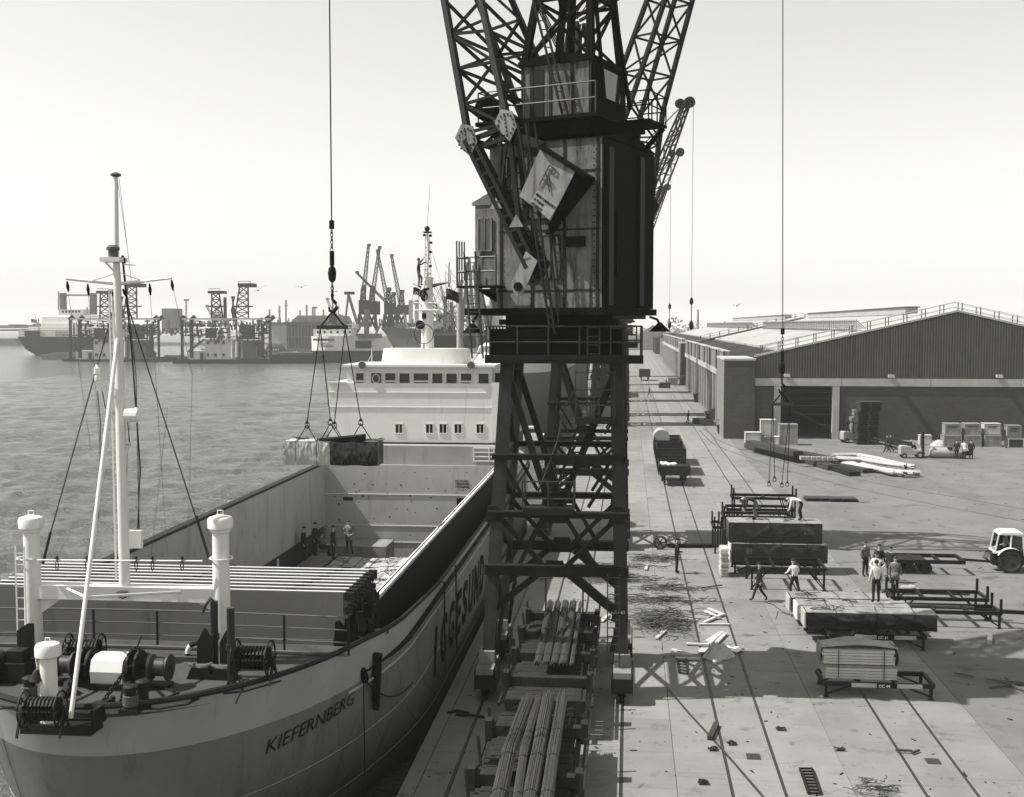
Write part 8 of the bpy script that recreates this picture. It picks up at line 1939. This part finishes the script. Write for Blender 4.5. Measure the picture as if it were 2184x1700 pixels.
e.lines('rigging', 'far_mid', [(876, 640, 842, 700, .06), (889, 640, 940, 705, .06), (960, 630, 990, 705, .06), (876, 640, 925, 700, .06), (940, 610, 905, 705, .06), (940, 610, 985, 715, .06)], kind='stuff')
random.seed(17)
e = Far('general_cargo_ship', 'cargo ship behind the bridge mast with a thicket of derricks and kingposts', 'ship', 345, 985)
e.boxes('hull', 'far_dark', [(905, 1085, 716, 752)], 0, 15); e.boxes('upper_hull', 'freighter', [(905, 1085, 708, 715.8)], 0, 15); e.boxes('deckhouse', 'far_white', [(1040, 1085, 676, 707.8), (1048, 1080, 660, 675.8)], 1, 12); e.windows('window', 'far_dark', [1052, 1060, 1068], 664, 669, 4, .8)
e.lines('kingpost', 'far_mid', [(x0, 708, x1, y1, .42) for x0, x1, y1 in ((922, 921, 640), (948, 950, 632), (1012, 1000, 548), (985, 998, 560), (1030, 1010, 566), (1040, 1012, 575), (968, 962, 645))])
e.lines('derrick_boom', 'far_pale', [(random.uniform(910, 1035), random.uniform(695, 708), random.uniform(905, 1035), random.uniform(615, 670), .22) for _ in range(16)])
e.lines('rigging', 'far_mid', [(random.choice((921, 950, 1000, 1010, 962)), random.uniform(560, 645), random.uniform(905, 1060), 706, .05) for _ in range(34)], kind='stuff')
e.lines('deck_clutter', 'far_dark', [(x, 708, x + random.uniform(-6, 6), random.uniform(694, 704), .4) for x in range(908, 1040, 5)], kind='stuff')
# freighter berthed ahead along our quay
YF = 152
fr = thing('moored_freighter', 'large dark grey freighter berthed beyond the cargo ship, seen through the crane legs', 'ship', (-16.5, YF + 40, 0)); b = MB()
def fh(u, v): z = lerp(-2.4, 9.6, v); t = u*pi/2; return (8.6*sin(t)**.8*lerp(.82, 1, v), -40 + lerp(6, 0, v) + 26*(1 - cos(t)) if u < .7 else -40 + lerp(6, 0, v) + 26*(1 - cos(.7*pi/2)) + (u - .7)*300, z)
for s_ in (-1, 1):
    b = MB(); b.grid(lambda u, v: (s_*fh(u, v*.78)[0],) + fh(u, v*.78)[1:], 20, 6); b.build('lower_hull', M_('freighter'), fr, 50); b = MB(); b.grid(lambda u, v: (s_*(fh(u, .781 + v*.219)[0] + .02),) + fh(u, .781 + v*.219)[1:], 20, 3); b.build('bow_band', M_('white'), fr, 50)
b = MB(); b.box(-8, 8, -26, 60, 8.3, 8.5); b.build('deck', M_('deck'), fr); b = MB(); b.box(-7.5, 7.5, 20, 40, 8.6, 13); b.box(-6.5, 6.5, 22, 36, 13.01, 16.2); b.build('deckhouse', M_('white'), fr)
for z in (10.2, 14.2): 
    for k in range(6): b = MB(); b.box(-5.6 + k*2, -4.8 + k*2, 19.85 if z < 12 else 21.85, 19.98 if z < 12 else 21.98, z, z + .9); b.build('window', M_('glass'), fr)
b = MB()
for (x, y, x2, y2, zt) in ((-6.5, -12, -7.2, -12, 21), (-4.2, -12, -7.2, -12, 23), (-7.6, 6, -6.2, 6, 22), (-5.8, 6, -9.5, 6, 20), (5, -12, 5, -12, 22)): b.cyl((x, y, 8.4), (x2, y2, zt), .4, .28, 8)
b.build('kingpost', M_('far_mid'), fr, kind='stuff')
b = MB(); me = text_mesh('BRUCH', .8, .01, .2, .02); o = linkmesh('lettering', me, fr, (-1.8, -38.9, 7.55)); o.rotation_euler = (pi/2, 0, radians(28))
q = DY(1135, 968, 138); l_ = thing('harbour_launch', 'small pale harbour launch moored behind the crane legs', 'launch', (q.x, 138, WZ)); b = MB()
b.add([(-3, 0, .1), (3.4, -1.2, .1), (3.4, 1.2, .1), (-4.4, 0, 1.6), (3.6, -1.6, 1.2), (3.6, 1.6, 1.2)], [(0, 1, 4, 3), (0, 3, 5, 2), (1, 2, 5, 4), (3, 4, 5), (0, 2, 1)]); b.build('hull', M_('far_mid'), l_); b = MB(); b.box(-1, 2, -.9, .9, 1.2, 2.6); b.box(-.9, .6, -.7, .7, 2.61, 3.5); b.build('cabin', M_('white'), l_); b = MB(); b.box(-.8, .5, -.74, -.71, 2.8, 3.3); b.build('window', M_('glass'), l_)
# the cluster of dark dock cranes and the hazy ones beyond
def dock_crane(px, yb, tip, Y, label, hx_=None, m_='far_dark', grp='dark dock cranes behind the coaster'):
    e = Far('dock_crane', label, 'crane', Y, px, grp)
    e.lattice('portal_frame', m_, (px - 10, 704), (px - 7, 670), (px + 10, 704), (px + 7, 670), 1, 1.3, 9); e.boxes('house', m_, [(px - 9, px + 9, yb, 671)], 0, 9); e.lattice('tower', m_, (px - 5, yb), (px - 2.5, yb - 26), (px + 6, yb), (px + 3.5, yb - 26), 3, .6, 5); e.boxes('tower_head', m_, [(px - 3, px + 4, yb - 32, yb - 25)], 1, 4)
    tx_, ty_ = tip; e.lattice('jib', m_, (px - 5, yb + 2), (tx_ - 1, ty_ + 4), (px + 4, yb + 4), (tx_ + 3, ty_ + 4), 12, .38, 2.4); e.boxes('jib_head', m_, [(tx_ - 2, tx_ + 4, ty_, ty_ + 5)], 0, 2)
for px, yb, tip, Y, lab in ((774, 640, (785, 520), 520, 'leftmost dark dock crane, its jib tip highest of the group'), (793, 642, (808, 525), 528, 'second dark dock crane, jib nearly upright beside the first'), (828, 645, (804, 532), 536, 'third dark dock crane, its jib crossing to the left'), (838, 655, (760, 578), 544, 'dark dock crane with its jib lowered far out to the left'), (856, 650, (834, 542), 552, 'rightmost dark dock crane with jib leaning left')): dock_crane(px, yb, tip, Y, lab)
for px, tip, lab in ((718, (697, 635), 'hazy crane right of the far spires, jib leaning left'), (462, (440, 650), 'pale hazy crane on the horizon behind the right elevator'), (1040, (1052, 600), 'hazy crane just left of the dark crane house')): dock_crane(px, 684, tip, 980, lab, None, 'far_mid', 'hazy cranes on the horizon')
e = Far('works_skyline', 'hazy skyline of works, poles and derricks along the far dock', 'skyline', 700, 700); e.lines('skyline', 'far_mid', [(x, 697, x + random.uniform(-2, 2), random.uniform(676, 692), random.uniform(.2, .9)) for x in range(395, 900, 6)], kind='stuff')
e.lines('quay_clutter', 'far_dark', [(x, random.uniform(703, 716), x + random.uniform(-4, 6), random.uniform(698, 712), .6) for x in range(240, 400, 3)], kind='stuff')
for k, (x, y) in enumerate(((654, 650), (667, 655), (690, 660), (640, 662), (610, 640), (596, 652), (575, 660))):
    e = Far('far_mast', ('tall slim', 'short slim')[k % 2] + ' hazy mast on the horizon, number %s from the right of the cluster' % ('two', 'three', 'one', 'four', 'five', 'six', 'seven')[k], 'mast', 1050, x, 'hazy masts on the horizon'); e.lines('pole', 'far_mid', [(x, 697, x, y, .7), (x - 3, y + 12, x + 3, y + 12, .4)])
random.seed(5); e = Far('far_works', 'low hazy line of works and stores along the far shore at left', 'buildings', 900, 40)
e.boxes('store', 'far_mid', [(x, x + random.uniform(10, 30), random.uniform(690, 694), 700) for x in range(-60, 330, 26)], 0, 20, kind='stuff')
e = Far('timber_stack', 'low stacked timber along the far shore at the left edge', 'timber', 840, 15); e.boxes('stack', 'far_mid', [(-30, 38, 728, 741), (-30, 30, 722, 727), (0, 45, 702, 706)], 0, 14, kind='stuff')
# gulls
for px, py, w_, lab in ((643, 613, 1.0, 'gull gliding above the coaster'), (551, 620, 1.1, 'gull banking steeply beside the tall elevator tower'), (1572, 653, .7, 'gull flying over the far shed roofs')):
    c = DY(px, py, 90); r = thing('gull', lab, 'gull', c, .2, 'gulls'); b = MB()
    tl = .9 if px == 551 else .15
    b.tube([(-.05, -.2, 0), (0, 0, .02), (.0, .25, 0)], [.02, .06, .015], 6)
    for s_ in (-1, 1): b.add([(0, .08, .03), (s_*.3*w_, .05, .16 + s_*tl*.2), (s_*.62*w_, -.05, .03 + s_*tl*.4), (s_*.3*w_, -.1, .13 + s_*tl*.2), (0, -.1, .02)], [(0, 1, 3, 4), (1, 2, 3)])
    b.build('body', M_('cloth_dark'), r)
# ------------------------------------------------------------------ haze
hz = bpy.data.materials.new('haze'); hz.use_nodes = True; t = hz.node_tree
for n in list(t.nodes): t.nodes.remove(n)
pv = t.nodes.new('ShaderNodeVolumePrincipled'); pv.inputs['Color'].default_value = (1, 1, 0.97, 1); pv.inputs['Density'].default_value = 0.00022; pv.inputs['Anisotropy'].default_value = 0.0
om = t.nodes.new('ShaderNodeOutputMaterial'); t.links.new(pv.outputs[0], om.inputs['Volume'])
b = MB(); b.box(-2700, 1000, -80, 5100, -10, 62); o = b.build('haze', hz); o['kind'] = 'stuff'
